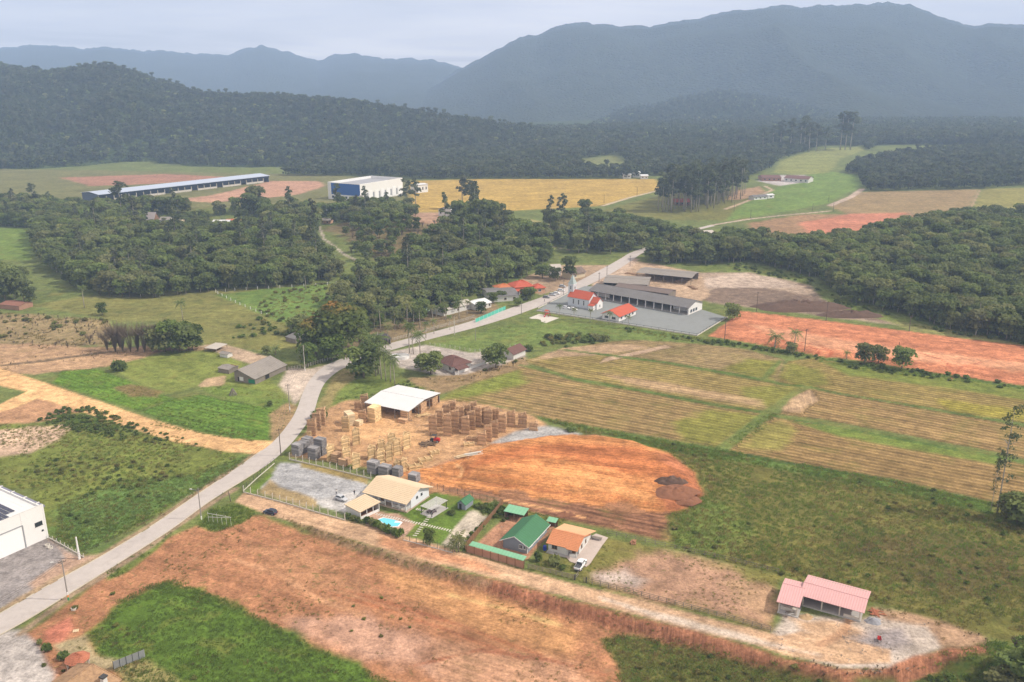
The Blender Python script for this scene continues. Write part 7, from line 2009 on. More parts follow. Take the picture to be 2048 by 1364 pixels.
# ------------------------------------------------------------------ far buildings
def far_buildings():
  fr = frame_px((268, 396), (538.6, 363.8), 0)
  loc, rz, L = fr
  root = empty('long_warehouse', loc, rz, 'very long warehouse with pale blue metal roof below the wooded hill', 'warehouse')
  L0 = -38; D, h = 30, 7.6
  r = MB(); gable_roof(r, L - L0, D, h, 1.6, 'x', .8, 1.6, 'corr', x0=L0, pitch=3.5, th=.2); r.build('roof', mat('blue_white_roof', (.44, .49, .58), .5, .04, .3, .4), root)
  MB().box(L0, L, -.1, .25, h - 2.2, h - .3).build('fascia_band', mat('dark_blue_band', (.045, .065, .11), .6, .1, .5), root)
  w = MB(); w.box(L0, L, D - .3, D, -1, h); w.box(L - .3, L, .3, D - .3, -1, h); w.box(L0, L0 + .3, .3, D - .3, -1, h); w.box(L0, L, 8, 8.2, -1, h - .2); w.build('wall', mat('blue_grey_wall', (.10, .13, .18), .8, .1, .5), root)
  n = 26
  po = lw = None
  for k in range(n + 1):
    x = L0 + (L - L0) * k / n
    if po is None:
      po = MB().box(-.3, .3, -.25, .25, -1, h - .2).build('column', M_PALEP, root); po.location = (x, .6, 0)
    else:
      c = po.copy(); link(c); c.parent = root; c.location = (x, .6, 0)
    if k < n and k % 4 != 1:
      if lw is None:
        lw = MB().box(.4, (L - L0) / n - .4, .5, .7, -1, 2.0).build('low_wall', M_PALEP, root); lw.location = (x, 0, 0)
      else:
        c = lw.copy(); link(c); c.parent = root; c.location = (x, 0, 0)
  # factory
  fr = frame_px((657, 398), (712, 405), 0)
  loc, rz, L = fr
  rz = R(-30)
  root = empty('factory', loc, rz, 'boxy white factory with a deep blue front across the yellow field', 'factory')
  D, h = 70, 17.0
  w = MB(); w.box(0, L, 0, .4, -1, h); w.box(0, .4, .4, D, -1, h); w.box(L - .4, L, .4, D, -1, h); w.box(.4, L - .4, D - .4, D, -1, h); w.build('wall', M_WHITE, root)
  MB().box(.4, L - .4, .4, D - .4, h - 3.2, h - 2.6).build('roof', mat('grey_flat_roof', (.34, .34, .36), .8, .1, .4), root)
  MB().box(4.5, L - .05, -.12, -.004, 5.2, h - .6).build('blue_panel', M_BLUEP, root)
  for k in range(7): MB().box(L + .004, L + .25, 4 + k * 9.6, 9.5 + k * 9.6, .2, 8.8 + (k % 2) * .8).build('dock_door', mat('dock_white', (.86, .86, .86), .6, .05, .5), root)
  for k in range(6): MB().box(L + .004, L + .12, 10.3 + k * 9.6, 12.6 + k * 9.6, 1.0, 7.4).build('dock_shade_panel', mat('dock_shadow_grey', (.30, .31, .33), .8, .1, .5), root)  # raised grey panels; the shade of recesses between doors is painted as their colour
  for k in range(5): opening(root, 'f', L, D, 5 + k * 5.6, 1.4, 3.4, 2.4, M_GREYM, M_GLASS)
  MB().box(L + .3, L + 5, -2, 3, -1, 6.5).build('gatehouse', M_PALEP, root)
  def fh(a, b, D, he, ri, lab, wm, rm, ridge='x', kind='corr', name='house', cat='house', nw=3):
    f = frame_px(a, b)
    rt = house(name, lab, f, f[2], D, he, ri, wm, rm, ridge, kind, .6, .6, pitch=1.3, cat=cat)
    for k in range(nw):
      opening(rt, 'f', f[2], D, f[2] * (k + .3) / nw, he * .35, max(1.2, f[2] * .35 / nw), he * .35, M_WOODG, M_GLASS, bars=0, sill=False)
    return rt
  fh((836, 386), (856, 384), 14, 8.5, .6, 'small white building right of the blue fronted factory', M_WHITE, M_METALR, cat='building')
  rt = fh((877, 434), (905, 437), 13, 6.2, 2.4, 'tall white house with bright roof on the wooded knoll', M_WHITE, M_METALR, 'y')
  fh((1380, 478), (1428, 476), 9, 4.0, 1.2, 'white walled house with pale roof at the far road bend', M_WHITE2, mat('pale_sheet', (.48, .44, .39)))
  fh((1350, 411), (1379, 411), 12, 3.6, 2.2, 'red roofed cottage at the foot of the eucalyptus grove', M_WOODB, M_REDR)
  fh((1525, 362), (1562, 362), 20, 4.0, 2.2, 'brown roofed farm sheds at the end of the green field', M_BRICKW, M_BROWNR, name='farm_shed', cat='shed', nw=4)
  fh((1568, 363), (1616, 366), 22, 4.4, 2.4, 'widest brown farm roof beside the green field', M_WHITE2, M_BROWNR, name='farm_shed', cat='shed', nw=5)
  fh((1508, 400), (1534, 398), 8, 3.0, 1.4, 'dark little house with white walls beside the field track', M_WHITE, M_GREYR)
  fh((1536, 397), (1548, 396), 6, 3.4, .8, 'tiny white shed next to the dark little house by the track', M_WHITE, M_METALR, name='hut', cat='hut', nw=1)
  for i, (a, b, he, lab) in enumerate((((1246, 357), (1262, 357), 5, 'bright white house at the left of the pale cluster below the woods'), ((1266, 355), (1280, 355), 6, 'taller white house amid the pale cluster below the woods'), ((1282, 358), (1296, 358), 4, 'low white house at the right of the pale cluster below the woods'))):
    fh(a, b, 10, he, 1.2, lab, M_WHITE, M_METALR, nw=2)
  # houses in the left wood
  for (a, b, D, he, ri, lab, wm, rm, ridge) in (
    ((280, 441), (306, 441), 14, 2.6, 6.0, 'steep thatched lodge rising from the left wood', M_WOODB, mat('thatch', (.30, .265, .255), .95, .2, 1.5), 'x'),
    ((318, 436), (336, 436), 10, 3.0, 1.8, 'grey roofed house beside the thatched lodge', M_WHITE2, M_GREYR2, 'x'),
    ((342, 446), (362, 446), 9, 3.0, 1.4, 'cream roofed house in the wood clearing', M_CREAMW, M_TANROOF, 'x'),
    ((424, 438), (456, 438), 9, 3.4, 1.6, 'house with white roof in the middle of the wood clearing', M_WHITE2, M_METALR, 'x'),
    ((453, 446), (482, 445), 9, 3.0, 1.4, 'house with bright red roof in the wood clearing', M_CREAMW, M_REDR, 'x'),
    ((488, 444), (502, 443), 8, 3.0, 1.4, 'small house with red roof at the end of the clearing', M_CREAMW, M_REDR, 'x'),
    ((635, 428), (652, 428), 8, 3.2, 1.2, 'pale blue hut below the factory', mat('pale_blue', (.42, .55, .66), .8, .1, 1), M_METALR, 'x'),
    ((752, 444), (766, 445), 7, 2.8, .9, 'white van sized cabin on the bare knoll', M_WHITE, M_METALR, 'x'),
    ((640, 445), (660, 446), 7, 3.0, 1.0, 'orange walled hut at the head of the track', M_SALMON, M_GREYR2, 'x')):
    fh(a, b, D, he, ri, lab, wm, rm, ridge, nw=2)
far_buildings()
# ------------------------------------------------------------------ fences and poles
def fence_posts(name, label, px, spacing, h, w, pm, rails=(), rail_m=None, wires=(), base=None, rail_w=.1, lean=0.0, cat='fence', rail_t=.04, group=None, closed=False):
  """posts, rails, wires and a plinth along a line of photo pixels: one fence"""
  pts = [P(*q) for q in px]
  root = empty(name, pts[0], 0, label, cat, group)
  o = pts[0]
  proto = None
  for i in range(len(pts) - 1):
    a, b = pts[i], pts[i + 1]
    d = b - a; d.z = 0; Ld = d.length; u = d / Ld
    rz = math.atan2(u.y, u.x)
    n = max(1, round(Ld / spacing))
    for k in range(n + (1 if i == len(pts) - 2 else 0)):
      q = a + u * (Ld * k / n)
      z = hs(q.x, q.y)
      if proto is None:
        m = MB().box(-w / 2, w / 2, -w / 2, w / 2, -.3, h)
        if lean: m.bar((0, 0, h - .02), (0, lean, h + .32), w * .9, w * .9)
        proto = m.build('post', pm, root)
        c = proto
      else:
        c = proto.copy(); link(c); c.parent = root
      c.location = (q.x - o.x, q.y - o.y, z - o.z)
      c.rotation_euler = (random.uniform(-.02, .02), random.uniform(-.02, .02), rz)
    seg = max(1, int(Ld / 6))
    for zz in rails:
      for k in range(seg):
        p, q = a + u * (Ld * k / seg), a + u * (Ld * (k + 1) / seg)
        m = MB().bar((p.x - o.x - u.y * w * .6, p.y - o.y + u.x * w * .6, hs(p.x, p.y) - o.z + zz), (q.x - o.x - u.y * w * .6, q.y - o.y + u.x * w * .6, hs(q.x, q.y) - o.z + zz), rail_t, rail_w)
        m.build('rail', rail_m or pm, root)
    if wires:
      m = MB()
      for zz in wires:
        for k in range(seg):
          p, q = a + u * (Ld * k / seg), a + u * (Ld * (k + 1) / seg)
          m.bar((p.x - o.x, p.y - o.y, hs(p.x, p.y) - o.z + zz), (q.x - o.x, q.y - o.y, hs(q.x, q.y) - o.z + zz), .02, .02)
      m.build('wire', M_GREYM, root)
    if base:
      m = MB()
      for k in range(seg):
        p, q = a + u * (Ld * k / seg), a + u * (Ld * (k + 1) / seg)
        m.bar((p.x - o.x, p.y - o.y, hs(p.x, p.y) - o.z + base / 2 - .1), (q.x - o.x, q.y - o.y, hs(q.x, q.y) - o.z + base / 2 - .1), .16, base + .2)
      m.build('plinth', M_PALEP, root)
  return root
W3_ = (.5, .9, 1.3, 1.7)
fence_posts('concrete_post_fence', 'row of pale concrete fence posts between the lane and the gravel court', [(487, 985), (560, 1004), (640, 1027), (690, 1041)], 2.6, 1.9, .16, M_PALEP, wires=W3_, base=.3, lean=.25)
fence_posts('concrete_post_fence', 'row of pale concrete fence posts between the gravel court and the lumber yard', [(579, 919), (660, 938), (742, 958)], 2.5, 2.1, .16, M_PALEP, wires=W3_, base=.3, lean=.25)
fence_posts('mesh_fence', 'thin dark mesh fence along the asphalt road by the gravel court', [(486, 983), (515, 956), (549, 927)], 2.2, 1.9, .07, M_DARKM, rails=(.1, 1.0, 1.85), rail_w=.05, rail_t=.03, base=.25)
fence_posts('mesh_fence', 'dark thin post fence behind the lawn of the cream roofed house', [(862, 976), (900, 984), (960, 1000), (1002, 1009)], 2.4, 1.9, .08, M_DARKM, wires=(.3, .7, 1.1, 1.5, 1.85))
fence_posts('mesh_fence', 'dark thin post fence between the lawn and the lane', [(806, 1080), (860, 1094), (905, 1106)], 2.0, 1.8, .08, M_DARKM, rails=(.1, 1.75), rail_w=.05, rail_t=.03, wires=(.5, .9, 1.3), base=.2)
fence_posts('mesh_fence', 'dark thin post fence from the lawn to the brown panelled wall', [(905, 1106), (928, 1103)], 1.6, 1.8, .08, M_DARKM, rails=(1.75,), rail_w=.05, rail_t=.03)
def board_fence(name, label, a, b, h, m, n):
  p, q = P(*a), P(*b); d = q - p
  root = empty(name, p, math.atan2(d.y, d.x), label, 'fence')
  pr = None
  for k in range(n):
    x = d.length * k / n
    if pr is None:
      pr = MB().box(.02, d.length / n - .02, -.03, .03, -.2, h).build('board', m, root); c = pr
    else:
      c = pr.copy(); link(c); c.parent = root
    c.location = (x, random.uniform(-.015, .015), random.uniform(-.06, .06))
  for z in (.4, h - .3): MB().box(0, d.length, .035, .09, z, z + .1).build('rail', m, root)
board_fence('board_fence', 'brown board fence between the sand patch and the bare yard', (930, 1099), (1006, 1009), 1.8, M_WOODB, 60)
fence_posts('rail_fence', 'grey rail fence in front of the garden with the round shrub', [(1056, 1137), (1100, 1147), (1148, 1159)], 1.7, 1.3, .12, M_WOODG, rails=(.25, .6, .95, 1.22), rail_w=.11)
fence_posts('rail_fence', 'long grey rail fence along the lane in front of the grass plot', [(1168, 1164), (1250, 1184), (1350, 1210), (1450, 1237), (1541, 1263)], 2.1, 1.3, .13, M_WOODG, rails=(.3, .75, 1.18), rail_w=.11)
fence_posts('rail_fence', 'grey rail fence at the back of the grass plot before the wild grass', [(1214, 1068), (1330, 1094), (1450, 1120), (1556, 1146)], 2.6, 1.3, .11, M_WOODG, rails=(.5, 1.1), rail_w=.08)
gt = empty('gate', P(1150, 1160), R(-25), 'open dark gate posts at the entry of the white pickup', 'gate')
for x in (0, 2.9): MB().box(x - .12, x + .12, -.12, .12, -.3, 1.6).build('post', M_DARKM, gt)
MB().box(-.05, .05, .15, 2.4, .3, .4).build('rail', M_WOODG, gt); MB().box(-.05, .05, .15, 2.4, 1.0, 1.1).build('rail', M_WOODG, gt)
fence_posts('post_fence', 'white fence posts along the foot of the dense wood', [(432, 585), (470, 581), (560, 576), (655, 570), (690, 566)], 6.5, 1.7, .26, M_WHITE, wires=(.6, 1.1, 1.5))
fence_posts('post_fence', 'white fence posts crossing the green pasture', [(436, 588), (480, 610), (534, 632)], 6.5, 1.5, .24, M_WHITE, wires=(.6, 1.1))
fence_posts('stake_fence', 'pale bamboo stake fence along the village road', [(786, 682), (850, 664), (930, 642), (948, 636)], .9, 1.7, .14, M_PALEP, rails=(.5, 1.3), rail_w=.06)
fence_posts('stake_fence', 'crooked pale stake fence by the bend below the flowering trees', [(578, 740), (612, 735), (650, 722), (690, 712)], 1.3, 1.5, .16, M_PALEP, rails=(.6, 1.2), rail_w=.06)
fence_posts('post_fence', 'pale posts edging the church meadow', [(860, 690), (900, 696), (950, 704), (990, 700), (1040, 692)], 2.6, 1.4, .16, M_PALEP, wires=(.5, 1.0))
fence_posts('low_post_fence', 'short pale posts on a low wall beside the white warehouse', [(98, 1077), (130, 1094), (168, 1116)], 1.9, 1.3, .12, M_PALEP, wires=(.5, .9), base=.35)
fence_posts('yard_fence', 'low dark fence round the front of the church yard', [(1072, 622), (1230, 646), (1394, 672), (1455, 635)], 4.0, 1.2, .12, M_DARKM, rails=(.15, 1.1), rail_w=.1, base=.5)
fence_posts('yard_fence', 'low hedge topped wall between the village road and the church', [(1076, 617), (1120, 596), (1150, 580)], 4.0, 1.0, .12, M_DARKM, rails=(.9,), rail_w=.1, base=.7)
def sheet_fence():
  p, q = P(228, 1339), P(291, 1314)
  d = q - p
  root = empty('sheet_fence', p, math.atan2(d.y, d.x), 'short grey corrugated sheet fence at the edge of the green lot', 'fence')
  n = 5
  for k in range(n):
    m = MB()
    x0, x1 = d.length * k / n + .05, d.length * (k + 1) / n - .05
    for j in range(10):
      a = x0 + (x1 - x0) * j / 10
      m.box(a, a + (x1 - x0) / 10 - .005, -.02 + (j % 2) * .05, .02 + (j % 2) * .05, -.2, 1.9)
    m.build('panel', M_GREYM, root)
    MB().box(x0 - .1, x0, -.06, .12, -.3, 2.0).build('post', M_DARKM, root)
sheet_fence()
M_POLE = mat('pole_concrete', (.30, .28, .255), .9, .15, 2, stain=.25)
M_POLEW = mat('pole_pale', (.56, .53, .48), .9, .12, 2, stain=.2)
M_POLED = mat('pole_timber', (.12, .10, .085), .9, .2, 2)
M_ORNG = mat('orange_band', (.72, .27, .05), .8, .1, 2)
M_GRN = mat('green_band', (.03, .28, .13), .8, .1, 2)
POLES = []
def pole(base, ytop, label, m=M_POLE, lamp=None, arm=True, bands=(), r=.17, rz=.5):
  p = P(*base); h = px_height(p, ytop)
  root = empty('utility_pole', p, rz, label, 'pole', 'utility poles')
  MB().tube([(0, 0, -.4), (0, 0, h)], [r, r * .65], 8).build('pole_shaft', m, root)
  if arm:
    a = MB(); a.box(-.9, .9, -.05, .05, h - .55, h - .42)
    for x in (-.8, -.3, .3, .8): a.box(x - .04, x + .04, -.04, .04, h - .42, h - .22)
    a.build('crossarm', M_POLED, root)
  for z0, z1, bm in bands:
    MB().tube([(0, 0, z0), (0, 0, z1)], r + .012, 10).build('painted_band', bm, root)
  if lamp is not None:
    l = MB(); c, s = math.cos(lamp - rz), math.sin(lamp - rz)
    l.tube([(0, 0, h - 1.2), (c * 1.0, s * 1.0, h - .5), (c * 1.9, s * 1.9, h - .35)], .045, 6); l.build('lamp_arm', M_GREYM, root)
    q = MB(); q.box(1.85, 2.5, -.16, .16, h - .44, h - .30); hd = q.build('lamp_head', M_WHITE2, root); hd.rotation_euler.z = lamp - rz
  POLES.append((p, h))
  return root
pole((137, 1200), 1120, 'street lamp pole with white, orange and green painted foot by the road', M_POLE, R(190), bands=((1.4, 2.2, M_WHITE), (.8, 1.4, M_ORNG), (.0, .8, M_GRN)))
pole((403, 1039), 977, 'street lamp pole beside the tall weed clump on the road bend', M_POLE, R(170), bands=((.0, 1.1, M_WHITE),))
pole((562, 912), 857, 'dark pole where the sand road meets the asphalt road', M_POLED)
pole((580, 825), 768, 'pole with white foot on the grass beside the road', M_POLE, bands=((1.0, 2.4, M_WHITE),))
pole((610, 741), 690, 'pale pole beside the barn forecourt', M_POLEW, bands=((.0, 1.6, M_WHITE),))
pole((757, 704), 664, 'pale pole by the carport', M_POLEW)
pole((951, 681), 655, 'thin pole alone in the church meadow', M_POLE, arm=False)
pole((909, 670), 632, 'pole on the roadside left of the teal wall', M_POLEW)
pole((1043, 628), 605, 'pole at the corner of the church yard', M_POLE)
pole((1127, 590), 560, 'pole beside the row of parked cars', M_POLE)
pole((1198, 566), 545, 'pole in front of the first mill shed', M_POLED)
pole((1213.5, 557), 531, 'pole at the kerb behind the church', M_POLED)
pole((1260, 532), 511, 'pole at the far end of the village road', M_POLED)
pole((1449, 681), 634, 'tall pole at the tip of the red earth strip', M_POLED)
pole((1513, 623), 583, 'pole before the dark spoil heap', M_POLED)
pole((1652, 642), 603, 'pole at the upper edge of the red earth strip', M_POLED)
pole((1609, 702), 658, 'pole beside the small palms on the red earth strip', M_POLED)
pole((1818, 663), 632, 'pole on the grass above the red earth strip', M_POLED)
pole((1797, 700), 684, 'short pole behind the bushy tree of the red earth strip', M_POLED, arm=False)
for q, yt, lb in (((1208, 406), 388, 'far pole at the lower end of the grain field track'), ((1274, 391), 374, 'far pole halfway along the grain field track'), ((1468, 422), 404, 'far pole at the dirt patch beside the green field'),
         ((1501, 437), 420, 'far pole at the near corner of the green field'), ((1625, 421), 406, 'far pole at the fork of the field road'), ((1666, 424), 405, 'far pole just below the fork of the field road'), ((1657, 403), 390, 'far pole along the green field edge')):
  pole(q, yt, lb, M_POLED, arm=False, r=.2)
p = P(159, 1118)
r_ = empty('utility_pole', p, 0, 'thick white tapered post at the end of the low warehouse fence', 'pole', 'utility poles')
MB().tube([(0, 0, -.3), (0, 0, px_height(p, 1074))], [.34, .16], 8).build('pole_shaft', M_WHITE, r_)
p = P(462, 1003)
r_ = empty('utility_pole', p, 0, 'short dark leaning post at the mouth of the lane', 'pole', 'utility poles')
MB().tube([(0, 0, -.3), (-.5, .1, 3.3)], [.13, .10], 8).build('pole_shaft', M_POLED, r_)
def wires(i, j, label, n=3):
  (a, ha), (b, hb) = POLES[i], POLES[j] if not isinstance(j, tuple) else j
  root = empty('power_line', a, 0, label, 'power line', 'power lines')
  d = (b - a); side = Vector((-d.y, d.x, 0)).normalized()
  for k in range(n):
    m = MB(); pts = []
    for t in range(13):
      u = t / 12
      q = a.lerp(b, u); z = (a.z + ha - .25) * (1 - u) + (b.z + hb - .25) * u - 1.6 * 4 * u * (1 - u)
      pts.append(Vector((q.x - a.x, q.y - a.y, z - a.z)) + side * (k - (n - 1) / 2) * .8)
    m.tube(pts, .03, 4, cap=False)
    m.build('wire', M_POLED, root)
wires(0, 1, 'overhead wires from the painted foot lamp pole to the next lamp pole')
wires(1, 2, 'overhead wires from the weed clump lamp pole to the sand road pole')
wires(2, 3, 'overhead wires between the sand road pole and the pole with white foot')
wires(3, 4, 'overhead wires between the white foot pole and the barn forecourt pole')
wires(0, (P(-120, 1330), 9.0), 'overhead wires crossing the concrete yard')
# ------------------------------------------------------------------ vehicles
M_TYRE = mat('tyre', (.025, .025, .025), .9, .1, 3)
M_RIM = mat('wheel_rim', (.45, .46, .47), .4, .05, 3, .5)
M_LAMPW = mat('lamp_clear', (.75, .75, .72), .2, .05, 3, .6)
M_LAMPR = mat('lamp_red', (.35, .02, .02), .3, .05, 3, .5)
def loft(sections, mi=0):
  """closed hull through cross-sections (x, list of (y, z))"""
  mb = MB(); n = len(sections[0][1])
  v = [(x, y, z) for x, pr in sections for y, z in pr]
  f = []
  for i in range(len(sections) - 1):
    for k in range(n):
      a, b = i * n + k, i * n + (k + 1) % n
      f.append((a, b, b + n, a + n))
  f.append(tuple(range(n))[::-1]); f.append(tuple(range((len(sections) - 1) * n, len(sections) * n)))
  return mb.add(v, f, mi)
def sec(w, z0, z1, r=.12):
  return [(-w + r * .4, z0), (w - r * .4, z0), (w, z0 + r), (w, z1 - r), (w - r, z1), (-w + r, z1), (-w, z1 - r), (-w, z0 + r)]
def wheels(root, xs, y, rad, wd=.2):
  p = None
  for x in xs:
    for s in (-1, 1):
      if p is None:
        m = MB(); m.tube([(0, -wd / 2, 0), (0, wd / 2, 0)], rad, 14); p = m.build('wheel', M_TYRE, root, smooth=False)
        q = MB(); q.tube([(0, -wd / 2 - .012, 0), (0, wd / 2 + .012, 0)], rad * .6, 10); q.build('rim', M_RIM, p)
        c = p
      else:
        c = copy_tree(p); c.parent = root
      c.location = (x, s * y, rad)
def car(loc, rz, label, paint, L=4.2, W=.86, H=1.48, hatch=True, group='parked cars'):
  root = empty('car', loc, rz, label, 'car', group)
  h = L / 2
  b = loft([(-h, sec(W * .86, .42, .80)), (-h + .12, sec(W * .95, .30, .92)), (-h + .9, sec(W, .24, .95)), (h - 1.35, sec(W, .24, .93)), (h - .35, sec(W * .95, .26, .80)), (h - .05, sec(W * .84, .34, .66)), (h, sec(W * .78, .40, .60))])
  b.build('body', paint, root, smooth=False)
  rb = -h + (.18 if hatch else .75)
  c = loft([(rb, sec(W * .84, .90, .94, .02)), (rb + .42, sec(W * .74, .90, H - .05, .08)), (-.2, sec(W * .76, .90, H, .08)), (.35, sec(W * .75, .90, H - .06, .08)), (h - 1.25, sec(W * .84, .88, .92, .02))])
  c.build('cabin', M_GLASS, root, smooth=False)
  r = loft([(rb + .40, sec(W * .72, H - .07, H - .02, .02)), (-.2, sec(W * .745, H - .04, H + .025, .02)), (.36, sec(W * .73, H - .10, H - .03, .02))])
  for s in (-1, 1):
    r.bar((.36, s * W * .71, H - .07), (h - 1.25, s * W * .83, .91), .07, .05); r.bar((rb + .41, s * W * .72, H - .06), (rb + .02, s * W * .83, .92), .07, .05); r.bar((-.15, s * W * .765, H - .05), (-.15, s * W * .86, .92), .06, .04)
  r.build('roof', paint, root)
  wheels(root, (-h + .78, h - .82), W - .06, .31)
  for s in (-1, 1):
    MB().box(h - .10, h + .01, s * W * .62 - .16, s * W * .62 + .16, .52, .64).build('headlight', M_LAMPW, root)
    MB().box(-h - .012, -h + .10, s * W * .66 - .15, s * W * .66 + .15, .62, .80).build('tail_light', M_LAMPR, root)
  return root
def paint(name, c):
  return mat(name, c, .28, .04, .6, .6)
P_WHITE, P_NAVY, P_SILVER, P_GREY = paint('paint_white', (.80, .80, .80)), paint('paint_navy', (.018, .028, .055)), paint('paint_silver', (.50, .51, .53)), paint('paint_grey', (.20, .21, .22))
def at_px(x, y): return P(x, y)
car(P(541, 1027), R(158), 'dark blue hatchback driving on the unpaved lane by the concrete posts', P_NAVY, 4.1)
car(P(683, 1000), R(-32), 'silver hatchback parked on the gravel court beside the cream roofs', P_SILVER, 4.0)
car(P(1132.5, 617.5), R(-20), 'white car parked nearer the road in the church yard', P_WHITE)
car(P(1147, 620), R(-25), 'white car parked nearer the church wall', P_WHITE)
for (x, y), pt, lb in (((1093, 596), P_GREY, 'dark grey car in the row before the red tiled house'), ((1105, 591), P_SILVER, 'silver car in the row before the red tiled house'), ((1113, 588), P_WHITE, 'white car in the middle of the row by the red tiled house'),
           ((1122, 582), P_WHITE, 'white car next to the roadside pole by the red tiled house'), ((1125, 574), P_SILVER, 'pale car at the upper end of the row by the red tiled house')):
  car(P(x, y), R(-20), lb, pt)
def pickup(loc, rz):
  root = empty('pickup', loc, rz, 'white double cab pickup on the drive of the orange tiled house', 'pickup')
  W, h = .93, 2.65
  b = loft([(-h, sec(W * .92, .50, 1.02)), (-h + .1, sec(W, .42, 1.12)), (-1.0, sec(W, .40, 1.12)), (h - 1.5, sec(W, .38, 1.10)), (h - .35, sec(W * .96, .40, 1.02)), (h, sec(W * .86, .48, .86))])
  b.build('body', P_WHITE, root)
  c = loft([(-.95, sec(W * .86, 1.08, 1.14, .02)), (-.72, sec(W * .78, 1.08, 1.76, .08)), (.35, sec(W * .79, 1.08, 1.79, .08)), (.75, sec(W * .78, 1.08, 1.70, .08)), (1.35, sec(W * .88, 1.06, 1.12, .02))])
  c.build('cabin', M_GLASS, root)
  r = loft([(-.74, sec(W * .76, 1.70, 1.79, .02)), (.35, sec(W * .78, 1.74, 1.83, .02)), (.78, sec(W * .76, 1.64, 1.74, .02))])
  for s in (-1, 1):
    r.bar((.76, s * W * .75, 1.70), (1.35, s * W * .87, 1.10), .08, .06); r.bar((-.73, s * W * .76, 1.74), (-.95, s * W * .86, 1.12), .12, .1); r.bar((-.05, s * W * .80, 1.74), (-.05, s * W * .90, 1.10), .07, .05)
  r.build('roof', P_WHITE, root)
  MB().box(-h + .12, -1.0, -W * .84, W * .84, 1.125, 1.15).build('bed_cover', mat('bed_liner', (.055, .055, .06), .8, .1, 2), root)
  m = MB()
  for k in range(3): m.box(-h + .45 + .5 * k, -h + .50 + .5 * k, -W * .82, W * .82, 1.152, 1.175)
  m.build('cover_rib', M_GREYM, root)
  m = MB(); m.tube([(-.98, -W * .74, 1.12), (-.98, -W * .70, 1.62), (-.98, W * .70, 1.62), (-.98, W * .74, 1.12)], .04, 6); m.build('roll_bar', M_DARKM, root)
  wheels(root, (-h + 1.0, h - .95), W - .08, .38, .25)
  MB().box(-h - .12, -h + .02, -W * .9, W * .9, .46, .62).build('bumper', M_DARKM, root)
  for s in (-1, 1):
    MB().box(-h - .012, -h + .08, s * W * .84 - .08, s * W * .84 + .08, .70, 1.0).build('tail_light', M_LAMPR, root)
    MB().box(h - .12, h + .01, s * W * .62 - .18, s * W * .62 + .18, .68, .82).build('headlight', M_LAMPW, root)
    MB().box(1.0, 1.14, s * (W + .12) - .1, s * (W + .12) + .1, 1.06, 1.22).build('mirror', M_DARKM, root)
pickup(P(1159, 1138) + Vector((.3, 1.0, .05)), R(66))
def tractor(loc, rz):
  root = empty('forklift_tractor', loc, rz, 'red and dark loader tractor standing amid the timber stacks', 'tractor')
  m = MB(); m.box(-1.6, .3, -.65, .65, .7, 1.5); m.box(-1.7, -1.6, -.6, .6, .6, 1.3); m.build('body', mat('tractor_red', (.42, .035, .03), .5, .1, 1), root)
  m = MB(); m.box(.3, 1.5, -.55, .55, .7, 1.2); m.build('chassis', M_DARKM, root)
  m = MB()
  for x in (-.5, .9):
    for y in (-.6, .6): m.bar((x, y, 1.3), (x, y, 2.5), .08, .08)
  m.box(-.65, 1.05, -.72, .72, 2.5, 2.6); m.build('cab_frame', M_DARKM, root)
  m = MB(); m.box(-.3, .1, -.3, .3, 1.2, 1.45); m.box(-.4, -.28, -.3, .3, 1.45, 2.0); m.build('seat', M_TYRE, root)
  m = MB(); m.bar((1.6, -.4, .3), (1.6, -.4, 3.0), .1, .1); m.bar((1.6, .4, .3), (1.6, .4, 3.0), .1, .1); m.bar((1.66, -.4, .5), (1.66, .4, .5), .1, .1); m.bar((1.7, -.35, .4), (2.9, -.35, .4), .12, .06); m.bar((1.7, .35, .4), (2.9, .35, .4), .12, .06); m.build('fork', M_DARKM, root)
  wheels(root, (-1.1, 1.1), .68, .48, .3)
tractor(P(870, 884), R(165))
